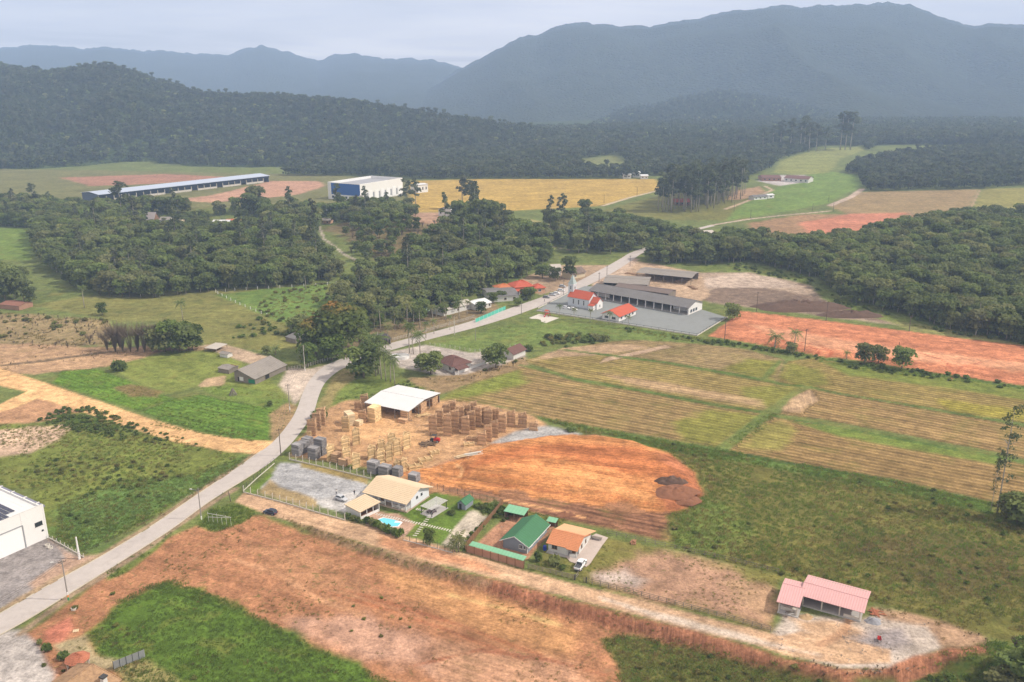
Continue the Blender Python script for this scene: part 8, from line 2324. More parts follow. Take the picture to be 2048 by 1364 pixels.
# ------------------------------------------------------------------ people
def limb(b, a, c, r0, r1, n=6): b.tube([a, Vector(a).lerp(Vector(c), .5), c], [r0, (r0 + r1) / 2 * 1.05, r1], n)
def person(loc, rz, label, shirt, trousers, stride=.0, arm=.1):
  """a standing or walking figure: skinned skeleton for one continuous body, hair as a child"""
  root = empty('person', loc, rz, label, 'person')
  J = [(0, 0, .95), (0, 0, 1.18), (0, 0, 1.40), (0, 0, 1.50), (.01, 0, 1.56), (.02, 0, 1.66), (.01, 0, 1.74),
    (0, .17, 1.40), (.02, .22, 1.14), (.08 + arm, .22, .90), (0, -.17, 1.40), (-.02, -.22, 1.14), (.06 - arm, -.22, .90),
    (0, .09, .90), (stride * .5, .10, .50), (stride, .10, .09), (stride + .14, .10, .05), (0, -.09, .90), (-stride * .3, -.10, .50), (-stride, -.10, .09), (-stride + .14, -.10, .05)]
  E = [(0, 1), (1, 2), (2, 3), (3, 4), (4, 5), (5, 6), (2, 7), (7, 8), (8, 9), (2, 10), (10, 11), (11, 12), (0, 13), (13, 14), (14, 15), (15, 16), (0, 17), (17, 18), (18, 19), (19, 20)]
  RR_ = [.15, .15, .15, .07, .06, .10, .07, .07, .05, .04, .07, .05, .04, .10, .07, .05, .04, .10, .07, .05, .04]
  me = bpy.data.meshes.new('body'); me.from_pydata(J, E, [])
  o = bpy.data.objects.new('body', me); link(o); o.parent = root
  sk = o.modifiers.new('skin', 'SKIN')
  for i, r in enumerate(RR_): me.skin_vertices[0].data[i].radius = (r, r)
  me.skin_vertices[0].data[0].use_root = True
  o.modifiers.new('sub', 'SUBSURF').levels = 1
  t = NT('clothes_' + label[:12].replace(' ', '_'))
  sp3 = t.n('ShaderNodeSeparateXYZ'); t.link(t.coords('Object'), sp3.inputs[0])
  z = sp3.outputs[2]
  c = t.mix(t.math('GREATER_THAN', z, .93), (*trousers, 1), (*shirt, 1))
  c = t.mix(t.math('GREATER_THAN', z, 1.46), c, (.36, .21, .14, 1))
  c = t.mix(t.math('LESS_THAN', z, .10), c, (.05, .04, .035, 1))
  t.color(c)
  me.materials.append(t.m)
  hm = MB(); hm.tube([(-.01, 0, 1.66), (-.01, 0, 1.74), (0, 0, 1.79)], [.108, .10, .04], 8); hm.build('hair', mat('dark_hair', (.02, .015, .012), .7, .1, 5), root)
  return root
person(P(709, 990), R(-60), 'person in dark clothes standing at the edge of the gravel court', (.04, .04, .05), (.05, .05, .06), .05)
person(P(1089, 604), R(30), 'person in dark clothes walking along the village road', (.05, .05, .06), (.04, .045, .07), .22)
person(P(673, 989), R(-40), 'person in pale shirt beside the silver hatchback', (.50, .48, .46), (.06, .065, .09), .05)
# ------------------------------------------------------------------ timber stacks
def wood_mat(name, c1, c2):
  t = NT(name)
  oi = t.n('ShaderNodeObjectInfo')
  p = t.pos()
  mp = t.mapping(p, (.8, .8, 7.0))
  n = t.noise(mp, 1.0, 4, .7)
  c = t.mix(t.remap(n, .3, .7, 0, 1), (*c1, 1), (*c2, 1))
  k = t.remap(oi.outputs['Random'], 0, 1, .80, 1.12)
  comb = t.n('ShaderNodeCombineColor')
  for i in range(3): t.link(k, comb.inputs[i])
  c = t.mix(1.0, c, comb.outputs[0], 'MULTIPLY')
  gi_ = t.n('ShaderNodeNewGeometry')
  k2 = t.remap(gi_.outputs['Random Per Island'], 0, 1, .66, 1.30)
  comb2 = t.n('ShaderNodeCombineColor')
  for i in range(3): t.link(k2, comb2.inputs[i])
  t.color(t.mix(1.0, c, comb2.outputs[0], 'MULTIPLY'))
  return t.m
M_FRESH = wood_mat('fresh_sawn_timber', (.56, .380, .185), (.74, .56, .315))
M_PINE = wood_mat('brown_sawn_timber', (.44, .265, .150), (.62, .415, .245))
M_GREYT = wood_mat('weathered_timber', (.185, .178, .185), (.320, .302, .298))
M_PALET = wood_mat('pale_sawn_timber', (.60, .46, .28), (.74, .60, .40))
def crib_mesh(seed, h, w, m, d=None, crown=True):
  """open triangular stack of boards, laid in turns along its three sides"""
  g = np.random.default_rng(seed)
  d = d or w * .85
  V = [Vector((-w / 2, 0, 0)), Vector((w / 2, 0, 0)), Vector((w * (.1 + .2 * g.random()), d, 0))]
  mb = MB(); lh = .46
  n = int(h / lh)
  for i in range(n):
    z = i * lh
    for k in range(3):
      a, b = V[k], V[(k + 1) % 3]
      u = (b - a).normalized()
      e = .16 + .30 * g.random()
      j = Vector(((g.random() - .5) * .14, (g.random() - .5) * .14, 0))
      zz = z + lh * (.16, .50, .50)[k] * (1 if k < 2 else 1.0) + lh * .10
      hh = lh * (.74 if k == 0 else .48)
      mb.bar(a - u * e + j + Vector((0, 0, zz)), b + u * e + j + Vector((0, 0, zz)), .16, hh)
  if crown:
    z = n * lh + .12
    mb.bar(V[0] + Vector((-.3, -.1, z)), V[2] + Vector((.2, .3, z)), .16, .10); mb.bar(V[1] + Vector((.1, -.3, z)), V[2] + Vector((-.1, .3, z + .08)), .16, .10)
    mb.bar(V[0] + Vector((-.35, 0, z + .05)), V[1] + Vector((.35, .1, z + .12)), .16, .10)
  return mb_mesh(mb, 'planks', [m], False)
def pile_mesh(seed, w, d, h, m, gap=.03, lh=.24):
  """solid bundle of boards in close layers on bearers"""
  g = np.random.default_rng(seed)
  mb = MB()
  for x in (-w * .35, w * .35): mb.box(x - .08, x + .08, 0, d, 0, .12)
  n = max(1, int((h - .12) / lh)); rows = max(2, int(d / .5))
  for i in range(n):
    z = .12 + i * lh
    for k in range(rows):
      y0, y1 = d * k / rows, d * (k + 1) / rows - .02
      e = .06 * g.random(); f = .06 * g.random()
      mb.box(-w / 2 - e, w / 2 + f, y0 - (.03 * g.random() if k == 0 else 0), y1, z, z + lh - gap)
  return mb_mesh(mb, 'planks', [m], False)
def stack(px, ytop, width_px, m, rz, label, kind='crib', group=None, depth=None, seed=0):
  p = P(*px)
  dist = math.sqrt(p.x ** 2 + p.y ** 2 + (CAM_H - p.z) ** 2)
  w = width_px * dist / FPX
  h = px_height(p, ytop)
  root = empty('timber_stack', p, rz, label, 'timber stack', group)
  me = crib_mesh(seed, h - .25, w * .84, m, depth) if kind == 'crib' else pile_mesh(seed, w, depth or w * .7, h, m)
  o = bpy.data.objects.new('planks', me); link(o); o.parent = root; o['kind'] = 'stuff'
  return root
ORD = ['first', 'second', 'third', 'fourth', 'fifth', 'sixth', 'seventh', 'eighth', 'ninth', 'tenth', 'eleventh', 'twelfth']
# pale stacks in the front half of the yard: base pixel, top row, width
FRONT = [((662, 921), 890, 15), ((692, 905), 873, 17), ((694, 926), 896, 16), ((713, 937), 906, 17), ((713, 890), 857, 15), ((744, 918), 891, 16), ((762, 931), 900, 15), ((779, 922), 888, 15), ((795, 911), 876, 16), ((814, 899), 866, 17), ((784, 895), 866, 17), ((763, 903), 879, 15), ((796, 936), 919, 16), ((809, 943), 917, 10)]
FL = ['pale timber stack leaning nearest the grey bundles by the fence', 'tall pale timber stack rising behind the fence side row', 'pale timber stack in front of the tall one near the grey bundles', 'nearest pale timber stack to the concrete posts', 'pale timber stack standing alone before the open ground', 'pale timber stack just behind the blue grey bundles',
   'slim pale timber stack over the second blue grey bundle', 'tall pale timber stack in the middle of the close cluster', 'pale timber stack between the tall middle one and the big corner one', 'big pale corner stack closest to the loader tractor', 'pale timber stack at the back of the close cluster', 'smaller pale timber stack at the road side of the close cluster',
   'low pale timber stack by the open cribs', 'narrow low stack touching the open cribs']
for i, (b, t_, w_) in enumerate(FRONT):
  stack(b, t_, w_, M_FRESH, R(40 + random.uniform(-7, 7)), FL[i], group='pale timber stacks', seed=i)
BACK = [((866, 866), 828, 16), ((879, 853), 819, 14), ((893, 843), 806, 15), ((905, 839), 801, 14), ((895, 872), 827, 16), ((910, 862), 820, 16), ((921, 853), 811, 15), ((934, 849), 808, 14), ((947, 844), 804, 14), ((931, 868), 832, 16), ((943, 859), 823, 15), ((955, 851), 812, 15), ((970, 846), 814, 14), ((976, 855), 819, 16), ((992, 846), 816, 13), ((1004, 864), 826, 16), ((1022, 853), 821, 16), ((1045, 855), 825, 17), ((1067, 861), 844, 17), ((988, 874), 841, 16), ((976, 883), 850, 16), ((964, 890), 865, 18)]
ROWN = ['front row', 'middle row', 'back row', 'back row', 'front row', 'middle row', 'back row', 'back row', 'back row', 'front row', 'middle row', 'back row', 'back row', 'middle row', 'back row', 'front row', 'middle row', 'outer row', 'outer row', 'gravel row', 'gravel row', 'gravel row']
cnt = {}
for i, (b, t_, w_) in enumerate(BACK):
  k = cnt.get(ROWN[i], 0); cnt[ROWN[i]] = k + 1
  lb = '%s brown timber stack from the metal roofed shed in the %s' % (ORD[k], ROWN[i])
  if ROWN[i] == 'gravel row': lb = ('brown timber stack closest to the front row at the gravel', 'slim brown timber stack at the edge of the gravel', 'squat brown timber stack nearest the gravel patch')[k]
  if ROWN[i] == 'outer row': lb = ('tall brown timber stack at the outer end by the stubble field', 'lowest brown timber stack on the edge of the gravel and stubble')[k]
  stack(b, t_, w_, M_PINE, R(-16 + random.uniform(-6, 6)), lb, group='brown timber stacks', seed=40 + i)
for i, (b, t_, w_, lb) in enumerate((((643, 850), 816, 17, 'tall timber stack by the road beside the green bush'), ((634, 860), 826, 17, 'middle timber stack of the three by the road'), ((624, 871), 838, 17, 'nearest timber stack of the three by the road'), ((692, 863), 833, 15, 'timber stack with a long shadow before the pale board pile'),
                  ((716, 822), 800, 13, 'timber stack at the far corner of the metal roofed shed'), ((729, 812), 789, 16, 'topmost timber stack behind the metal roofed shed'), ((725, 845), 820, 16, 'reddish timber stack at the left post of the shed'))):
  stack(b, t_, w_, M_PINE if i < 3 or i > 3 else M_FRESH, R(-14), lb, group='timber stacks by the shed and road', seed=80 + i)
for i, (b, t_, w_, m_, dp, lb) in enumerate((((743, 845), 815, 17, M_FRESH, 4.0, 'solid timber bundle under the left eave of the metal shed'), ((704, 852), 828, 14, M_PALET, 4.5, 'very pale solid board pile in front of the shed'), ((714, 852), 842, 11, M_PALET, 2.5, 'low step of pale boards beside the very pale pile'), ((618, 872), 862, 9, M_FRESH, 1.4, 'tiny timber bundle at the road edge'),
                      ((808, 842), 822, 15, M_PINE, 3.0, 'orange timber bundle under the right eave of the metal shed'), ((803, 846), 839, 18, M_PINE, 2.0, 'low board heap at the right corner of the metal shed'), ((836, 826), 806, 14, M_PINE, 4.0, 'timber bundle behind the right posts of the metal shed'), ((858, 812), 797, 16, M_PINE, 4.0, 'timber bundle at the back of the metal shed'),
                      ((668, 925), 908, 15, M_PINE, 3.0, 'low brown bundle between pale stacks near the fence'), ((684, 932), 918, 18, M_PINE, 2.5, 'low dark brown bundle against the fence posts'))):
  stack(b, t_, w_, m_, R(-26 if i != 1 else 30), lb, 'pile', 'solid timber bundles', dp, 120 + i)
GREY = [((591, 912), 889, 17, 'grey bundle nearest the road corner'), ((603, 906), 884, 17, 'second grey bundle from the road corner'), ((611, 898), 877, 17, 'third grey bundle from the road corner'), ((637, 911), 879, 19, 'tall dark grey bundle behind the fence'), ((624, 919), 896, 19, 'bluish grey bundle in front of the tall dark one'),
    ((743, 948), 924, 20, 'blue grey bundle at the left of the row behind the cream roof'), ((766, 954), 932, 21, 'second blue grey bundle in the row behind the cream roof'), ((791, 956), 936, 15, 'narrow blue grey bundle over the cream roof ridge'), ((824, 966), 949, 18, 'last low grey bundle behind the cream roof')]
for i, (b, t_, w_, lb) in enumerate(GREY):
  stack(b, t_, w_, M_GREYT, R(-26), 'weathered ' + lb, 'pile', 'weathered timber bundles', 2.6, 160 + i)
def crib_low(px, w, d, h, rz, label, m=M_FRESH, n=4):
  p = P(*px)
  root = empty('open_crib', p, rz, label, 'timber crib', 'open timber cribs')
  k = 0
  for i in range(n):
    z = .1 + i * h / n
    if i % 2 == 0:
      for y in (-d / 2, 0, d / 2): MB().bar((-w / 2, y, z), (w / 2, y, z), .2, h / n * .96).build('beam', m, root)
    else:
      for x in (-w / 2 + .15, 0, w / 2 - .15): MB().bar((x, -d / 2 - .2, z), (x, d / 2 + .2, z), .2, h / n * .96).build('beam', m, root)
crib_low((831, 936), 4.6, 1.8, 1.5, R(20), 'open low crib of pale beams nearest the fence')
crib_low((851, 922), 4.6, 1.6, 1.4, R(25), 'open low crib of pale beams in the middle of the yard front')
crib_low((869, 908), 3.0, 1.4, 1.3, R(25), 'small open crib of pale beams below the loader tractor')
crib_low((938, 891), 3.6, 1.4, 1.2, R(10), 'open crib of pale beams beside the squat brown stack')
crib_low((944, 880), 3.6, 1.6, 1.4, R(-10), 'low open crib behind the squat brown stack', M_PINE)
def board_heap(name, px, n, ln, rz, label, m, cat='board heap', spread=.25, r=.07, part='board', round_=False):
  p = P(*px)
  root = empty(name, p, 0, label, cat)
  g = np.random.default_rng(int(px[0]))
  for i in range(n):
    a = rz + (g.random() - .5) * 2 * spread
    x, y = (g.random() - .5) * 1.6, (g.random() - .5) * 1.6
    z = .08 + .9 * (i / n) * max(0, 1 - (abs(x) + abs(y)) * .6)
    l = ln * (.7 + .5 * g.random()) / 2
    A = (x - l * math.cos(a), y - l * math.sin(a), z); B = (x + l * math.cos(a), y + l * math.sin(a), z + .12 * g.random())
    mb = MB()
    if round_: mb.tube([A, B], r * (.7 + .6 * g.random()), 6)
    else: mb.bar(A, B, .22, .08)
    mb.build(part, m, root)
  return root
board_heap('board_heap', (928, 913), 14, 5.0, R(25), 'pale loose boards lying in front of the orange mound', M_PALET, spread=.2)
board_heap('board_heap', (947, 909), 8, 5.5, R(20), 'whitish neat boards beside the loose pale boards', mat('white_wrap', (.66, .64, .58), .8, .08, 1), spread=.06)
board_heap('board_heap', (845, 832), 16, 5.0, R(40), 'scattered boards along the right side of the metal shed', M_FRESH, spread=.9)
board_heap('log_pile', (854, 889), 26, 4.5, R(25), 'dark heap of slabs in front of the loader tractor', mat('slab_bark', (.17, .12, .08), .95, .3, 2), 'log pile', .9, .14, 'log', True)
board_heap('log_pile', (1266, 1086), 22, 1.1, R(70), 'small reddish firewood heap at the back of the grass plot', mat('firewood', (.36, .20, .12), .9, .25, 2), 'log pile', .5, .1, 'log', True)
for i, (x, y, n, lb) in enumerate(((1330, 556, 26, 'log pile under the farther mill shed near the road'), (1358, 562, 26, 'log pile in the middle of the mill yard'), (1386, 576, 30, 'scattered log pile at the edge of the waste ground'), (1262, 548, 16, 'log pile beside the village road at the mill'))):
  board_heap('log_pile', (x, y), n, 6.5, R(20 + 40 * i), lb, mat('round_logs', (.33, .22, .14), .9, .25, 1.5), 'log pile', .35, .28, 'log', True)
board_heap('board_heap', (1580, 1228), 8, 2.2, R(-20), 'grey planks strewn at the slab edge of the pink roofed building', M_WOODG, spread=.8)
board_heap('board_heap', (1752, 1226), 20, 2.4, R(30), 'rusty scrap boards beside the wide pink roof', mat('rusty_boards', (.36, .15, .085), .9, .3, 2), spread=1.4)
def mound(name, px, rx, ry, h, m, label, cat, seed=1, rough=.45, nx=36):
  p = P(*px)
  v = []; f = []
  nr = 12
  for i in range(nr):
    t = i / (nr - 1)
    for k in range(nx):
      a = 2 * math.pi * k / nx
      q = t * (1 + .22 * (vnoise(np.array(math.cos(a) * 2 + 9), np.array(math.sin(a) * 2 + 9), seed) - .5) * 2)
      x, y = rx * q * math.cos(a), ry * q * math.sin(a)
      z = h * (1 - t * t) ** .85 * (1 + rough * 2 * (float(vnoise(np.array(x * 1.1), np.array(y * 1.1), seed)) - .5)) + rough * .9 * (float(vnoise(np.array(x * 2.3), np.array(y * 2.3), seed + 4)) - .5) * (1 - t)
      v.append((x, y, z - .12 * t))
  for i in range(nr - 1):
    for k in range(nx):
      a, b = i * nx + k, i * nx + (k + 1) % nx
      f.append((a, a + nx, b + nx, b))
  o = mesh_obj(name, v, f, m, smooth=True)
  o.location = p
  tag(o, label, cat)
  return o
M_SPOIL = mat('dark_spoil', (.115, .075, .055), 1, .35, 1.2, bump=.9, bscale=2.5)
M_SPOIL2 = mat('brown_spoil', (.215, .105, .062), 1, .3, 1.2, bump=.9, bscale=2.5)
mound('earth_heap', (1343, 965), 5.2, 2.0, 1.7, M_SPOIL, 'dark earth heap on the rim of the orange mound', 'earth heap', 3)
mound('earth_heap', (1352, 985), 6.8, 4.6, 1.5, M_SPOIL2, 'reddish brown earth heap spilling off the mound rim', 'earth heap', 4)
mound('earth_heap', (1374, 1000), 5.0, 3.2, 1.1, M_SPOIL2, 'low crumbled heap at the foot of the mound by the wild grass', 'earth heap', 5)
mound('earth_heap', (1600, 616), 26, 9, 3.6, M_SPOIL, 'long dark spoil heap on the waste ground', 'earth heap', 6)
mound('earth_heap', (1700, 632), 18, 5, 2.6, M_SPOIL, 'lower dark spoil heap trailing towards the wood', 'earth heap', 7)
mound('earth_heap', (1130, 1030), 3.0, 1.4, .8, M_SPOIL2, 'lumpy soil ridge behind the orange tiled house', 'earth heap', 8)
mound('gravel_heap', (1745, 1243), 1.9, 1.5, .9, mat('crushed_stone', (.30, .30, .32), 1, .2, 2, bump=.8, bscale=5), 'grey gravel heap beside the wide pink roof', 'gravel heap', 9)
mound('sand_heap', (1612, 1234), 1.8, 1.4, .5, mat('builder_sand', (.42, .30, .18), 1, .2, 2, bump=.5), 'low sand heap in front of the narrow pink roof', 'sand heap', 10)
def cart():
  root = empty('wheelbarrow', P(1758, 1281), R(70), 'red wheelbarrow standing on the grey patch of the building yard', 'wheelbarrow')
  m = MB(); m.add([(-.7, -.45, .75), (.7, -.35, .75), (.7, .35, .75), (-.7, .45, .75), (-.45, -.25, .35), (.4, -.22, .35), (.4, .22, .35), (-.45, .25, .35)], [(4, 5, 6, 7)[::-1], (0, 1, 5, 4)[::-1], (1, 2, 6, 5)[::-1], (2, 3, 7, 6)[::-1], (3, 0, 4, 7)[::-1]]); m.build('tray', mat('tractor_red', (.42, .035, .03)), root)
  m = MB(); m.bar((-1.4, -.4, .7), (.9, -.12, .25), .06, .06); m.bar((-1.4, .4, .7), (.9, .12, .25), .06, .06); m.bar((-.6, -.3, 0), (-.5, -.3, .5), .06, .06); m.bar((-.6, .3, 0), (-.5, .3, .5), .06, .06); m.build('handle', M_DARKM, root)
  m = MB(); m.tube([(.9, -.06, .22), (.9, .06, .22)], .22, 12); m.build('wheel', M_TYRE, root)
  root = empty('barrel', P(1089.5, 1100), 0, 'blue barrel at the corner of the orange tiled house', 'barrel')
  m = MB(); m.tube([(0, 0, 0), (0, 0, .1), (0, 0, .6), (0, 0, 1.1), (0, 0, 1.2)], [.42, .47, .5, .47, .42], 14); m.build('shell', mat('blue_plastic', (.02, .05, .32), .5, .08, 1), root)
  m = MB(); m.tube([(0, 0, 1.202), (0, 0, 1.25)], .44, 14); m.build('lid', mat('blue_plastic', (.02, .05, .32)), root)
  root = empty('garden_table', P(1194, 1080), R(-22), 'bare metal table frame on the pale concrete drive', 'table')
  m = MB(); m.box(-1.3, 1.3, -.5, .5, .72, .78); m.build('table_top', M_WOODG, root)
  for x in (-1.1, 1.1):
    for y in (-.4, .4): MB().box(x - .04, x + .04, y - .04, y + .04, 0, .72).build('leg', M_DARKM, root)
  root = empty('garden_chair', P(1184, 1076), R(150), 'pale chair next to the metal table frame', 'chair')
  m = MB(); m.box(-.25, .25, -.25, .25, .42, .47); m.build('seat', M_PALEP, root)
  m = MB(); m.box(-.25, .25, .2, .25, .47, .95); m.build('backrest', M_PALEP, root)
  for x in (-.2, .2):
    for y in (-.2, .2): MB().box(x - .03, x + .03, y - .03, y + .03, 0, .42).build('leg', M_PALEP, root)
  for i, (x, y, lb) in enumerate(((95, 1092, 'pale concrete well ring nearest the warehouse wall'), (101, 1097, 'second concrete well ring beside the warehouse wall'), (148, 1219, 'pale concrete ring by the painted foot pole'))):
    root = empty('well_ring', P(x, y), 0, lb, 'concrete ring')
    m = MB(); v = []; f = []
    for k in range(16):
      a = 2 * math.pi * k / 16
      for r, z in ((.62, -.1), (.62, .5), (.5, .5), (.5, -.1)): v.append((r * math.cos(a), r * math.sin(a), z))
    for k in range(16):
      q = (k + 1) % 16
      for e in range(4): f.append((4 * k + e, 4 * q + e, 4 * q + (e + 1) % 4, 4 * k + (e + 1) % 4))
    m.add(v, f).build('ring', M_PALEP, root)
    MB().tube([(0, 0, .08), (0, 0, .12)], .5, 16).build('cover', M_CONCR, root)
  t = empty('pallet', P(152, 1262), R(15), 'pale pallet lying on the bare ground by the green lot', 'pallet')
  for k in range(5): MB().box(-.6, .6, -.5 + k * .21, -.36 + k * .21, .12, .15).build('slat', M_PALET, t)
  for x in (-.5, 0, .5): MB().box(x - .05, x + .05, -.5, .5, 0, .12).build('bearer', M_PALET, t)
  t = empty('log_tripod', P(466, 790), 0, 'cone of leaning logs on the grass below the barn', 'log stack')
  for k in range(14):
    a = 2 * math.pi * k / 14 + .2
    MB().tube([(1.5 * math.cos(a), 1.5 * math.sin(a), -.05), (.15 * math.cos(a), .15 * math.sin(a), 2.4 + .5 * random.random())], [.12, .08], 6).build('log', M_WOODG, t)
  t = empty('playground', P(1094, 632), R(-32), 'red climbing frame beside the church yard corner', 'climbing frame')
  for x in (-1.5, 1.5):
    for y in (-1.2, 1.2): MB().bar((x, y, -.2), (x * .6, y * .6, 2.8), .14, .14).build('leg', mat('tractor_red', (.42, .035, .03)), t)
  MB().box(-.9, .9, -.7, .7, 1.4, 1.5).build('platform', mat('tractor_red', (.42, .035, .03)), t)
  m = MB(); sheet(m, (-1.0, -.9, 2.8), (1.0, -.9, 2.8), (1.0, 0, 3.4), (-1.0, 0, 3.4), 'plain'); sheet(m, (1.0, .9, 2.8), (-1.0, .9, 2.8), (-1.0, 0, 3.4), (1.0, 0, 3.4), 'plain'); m.build('roof', M_REDR, t)
  MB().slab((-.3, -3.0, .1), (.3, -3.0, .1), (.3, -.7, 1.45), (-.3, -.7, 1.45), .06).build('slide', mat('tractor_red', (.42, .035, .03)), t)
  slab_poly('play_court', [(1058, 636), (1078, 628), (1118, 636), (1092, 646)], M_PALEP, .04)
  # goal-like cane frame in the weed clump
  t = empty('cane_frame', P(440, 1048), R(-20), 'thin white cane trellis standing in the tall weeds by the road', 'trellis')
  for k in range(6):
    MB().bar((k * 1.5 - 3.7, 0, -.2), (k * 1.5 - 3.9, .1, 3.0 - .7 * (k % 2)), .05, .05).build('cane', M_WHITE2, t)
  MB().bar((-3.9, 0, 2.6), (3.8, .1, 2.7), .08, .08).build('cross_cane', M_WHITE2, t); MB().bar((-3.9, .05, 1.4), (3.8, .05, 2.6), .08, .08).build('cross_cane', M_WHITE2, t)
cart()
# ------------------------------------------------------------------ single trees, palms, hedges
def tree_px(name, kind, base, ytop, label, cat='tree', group=None, rz=None, squash=1.0):
  p = P(*base); h = px_height(p, ytop)
  return make_tree(name, kind, label, cat, p - Vector((0, 0, .1)), h / (kind[2] * 1.02), random.random() * 6.28 if rz is None else rz, group, squash)
# palm clump and trees at the road bend
tree_px('broadleaf_tree', FINE[2], (728, 755), 690, 'dark round tree hanging over the road bend beside the palms', squash=1.2)
tree_px('flowering_tree', FLOWER[0], (686, 705), 616, 'big tree with rusty blossom on its crown above the stake fence', squash=1.05)
tree_px('flowering_tree', FLOWER[1], (632, 712), 645, 'smaller rusty topped tree beside the dark hut')
tree_px('broadleaf_tree', FINE[1], (664, 722), 672, 'bright green small tree below the rusty blossom', squash=1.2)
tree_px('broadleaf_tree', FINE[0], (601, 668), 630, 'dark small tree behind the dark hut', squash=1.2)
tree_px('broadleaf_tree', FINE[3], (616, 735), 688, 'slender bright tree next to the pale pole by the bend')
for i, (x, y, t_) in enumerate(((742, 738, 672), (752, 752, 682), (763, 758, 690), (772, 762, 702), (781, 764, 712), (735, 735, 690), (790, 770, 722), (748, 742, 700), (757, 748, 676))):
  tree_px('palm_tree', PALM[i % 4], (x, y), t_, 'palm in the dense clump at the inner side of the road bend', 'palm', 'palms of the road bend clump')
for i, (x, y, t_, lb) in enumerate(((819, 706, 648, 'tall slim palm left of the pair behind the gravel forecourt'), (827, 708, 652, 'tall slim palm right of the pair behind the gravel forecourt'), (841, 715, 668, 'shorter palm beside the tall pair'), (836, 690, 664, 'ragged palm at the roadside by the tall pair'))):
  tree_px('palm_tree', PALM[(i + 2) % 4], (x, y), t_, lb, 'palm')
tree_px('broadleaf_tree', FINE[2], (862, 748), 705, 'bushy tree left of the dark brown hipped roof', squash=1.25)
tree_px('broadleaf_tree', FINE[0], (846, 738), 712, 'small bushy tree near the round white tank', squash=1.3)
tree_px('broadleaf_tree', FINE[2], (992, 735), 690, 'dark rounded tree before the brown roofed cottage', squash=1.2)
tree_px('broadleaf_tree', FINE[0], (978, 722), 700, 'small dark tree between the two brown roofs', squash=1.3)
# palms and trees left of the village road
g = random.Random(21)
zone = [(668, 648), (735, 625), (800, 605), (900, 590), (965, 590), (940, 615), (880, 640), (820, 655), (770, 672), (730, 695), (705, 690), (680, 668)]
VILL = [polyP(q) for q in ([(780, 628), (842, 630), (842, 608), (780, 604)], [(876, 626), (952, 610), (945, 596), (872, 611)], [(735, 690), (790, 684), (790, 662), (735, 664)], [(950, 618), (1015, 610), (1046, 590), (1040, 574), (940, 590)])]
X_, Y_ = sample(zone, 6.2, .45, 91, VILL)
for i in range(len(X_)):
  x, y = X_[i], Y_[i]
  u = g.random()
  if u < .5: make_tree('palm_tree', PALM[g.randrange(4)], 'feathery palm in the palm grove between the pasture and the village road', 'palm', (x, y, hs(x, y)), .75 + .4 * g.random(), g.random() * 6.28, 'palms of the village grove')
  elif u < .8: make_tree('broadleaf_tree', BROAD[g.randrange(6)], 'leafy tree amid the palm grove by the village road', 'tree', (x, y, hs(x, y)), .5 + .3 * g.random(), g.random() * 6.28, 'trees of the village grove')
  else: make_tree('small_tree', FINE[g.randrange(4)], 'low leafy tree amid the palm grove by the village road', 'tree', (x, y, hs(x, y)), .9 + .5 * g.random(), g.random() * 6.28, 'low trees of the village grove')
for i, (x, y, t_, sq) in enumerate(((1140, 558, 512, 1.0), (1052, 600, 578, 1.3), (1060, 598, 575, 1.3), (985, 606, 585, 1.3), (1002, 600, 582, 1.2), (962, 626, 604, 1.2), (1036, 612, 596, 1.3), (1110, 562, 535, 1.1), (1085, 556, 528, 1.1))):
  tree_px('broadleaf_tree', FINE[i % 4] if i else BROAD[1], (x, y), t_, ('round tree between the small grey house and the brown house', 'dark tree in front of the red tiled house', 'second dark tree in front of the red tiled house', 'tree behind the teal wall near the white roof', 'tree between the dark grey roof and the teal wall', 'bush like tree at the start of the teal wall', 'tree at the roadside end of the teal wall', 'small tree behind the parked cars', 'tree behind the red tiled house')[i], squash=sq)
for i, (x, y, t_) in enumerate(((705, 692, 645), (722, 684, 634), (762, 664, 612), (790, 660, 616), (814, 654, 606), (840, 658, 616), (866, 650, 612), (892, 642, 606), (918, 638, 604), (868, 668, 640), (900, 660, 632), (934, 632, 602), (852, 676, 646), (776, 690, 650))):
  tree_px('palm_tree', PALM[i % 4], (x, y), t_, 'palm in the loose row along the bamboo stake fence of the village road', 'palm', 'palms along the stake fence')
# church yard palms
for i, (x, y, t_) in enumerate(((1118.5, 633, 611), (1148, 640, 618), (1180, 644, 619), (1218, 649, 625), (1256.5, 657, 632))):
  tree_px('palm_tree', PALM[i % 3], (x, y), t_, '%s small palm from the climbing frame in the row before the church yard' % ORD[i], 'palm', 'palms before the church yard')
# red strip trees
for (nm, k, b, t_, lb, c, sq) in (('palm_tree', YPALM[0], (1549, 697), 672, 'stocky palm on the near edge of the red earth strip', 'palm', 1), ('palm_tree', PALM[0], (1587, 704), 663, 'leaning palm pair member by the red strip pole', 'palm', 1), ('broadleaf_tree', FINE[0], (1582, 706), 684, 'dark bush below the leaning palm by the red strip pole', 'tree', 1),
               ('palm_tree', YPALM[1], (1693, 718), 704, 'low palm at the middle of the red strip edge', 'palm', 1), ('broadleaf_tree', FINE[2], (1728, 728), 687, 'tallest dark tree in the group on the red strip edge', 'tree', 1.0), ('broadleaf_tree', FINE[0], (1757, 726), 692, 'thin tree between the two dark trees on the red strip edge', 'tree', .9), ('broadleaf_tree', FINE[2], (1803, 738), 695, 'broad dark tree standing out before the red strip', 'tree', 1.1),
               ('palm_tree', PALM[3], (1957, 658), 600, 'tall palm at the edge of the wood above the red strip', 'palm', 1), ('broadleaf_tree', FINE[0], (1464, 640), 606, 'scrubby tree at the corner of the church yard', 'tree', .9)):
  tree_px(nm, k, b, t_, lb, c, squash=sq)
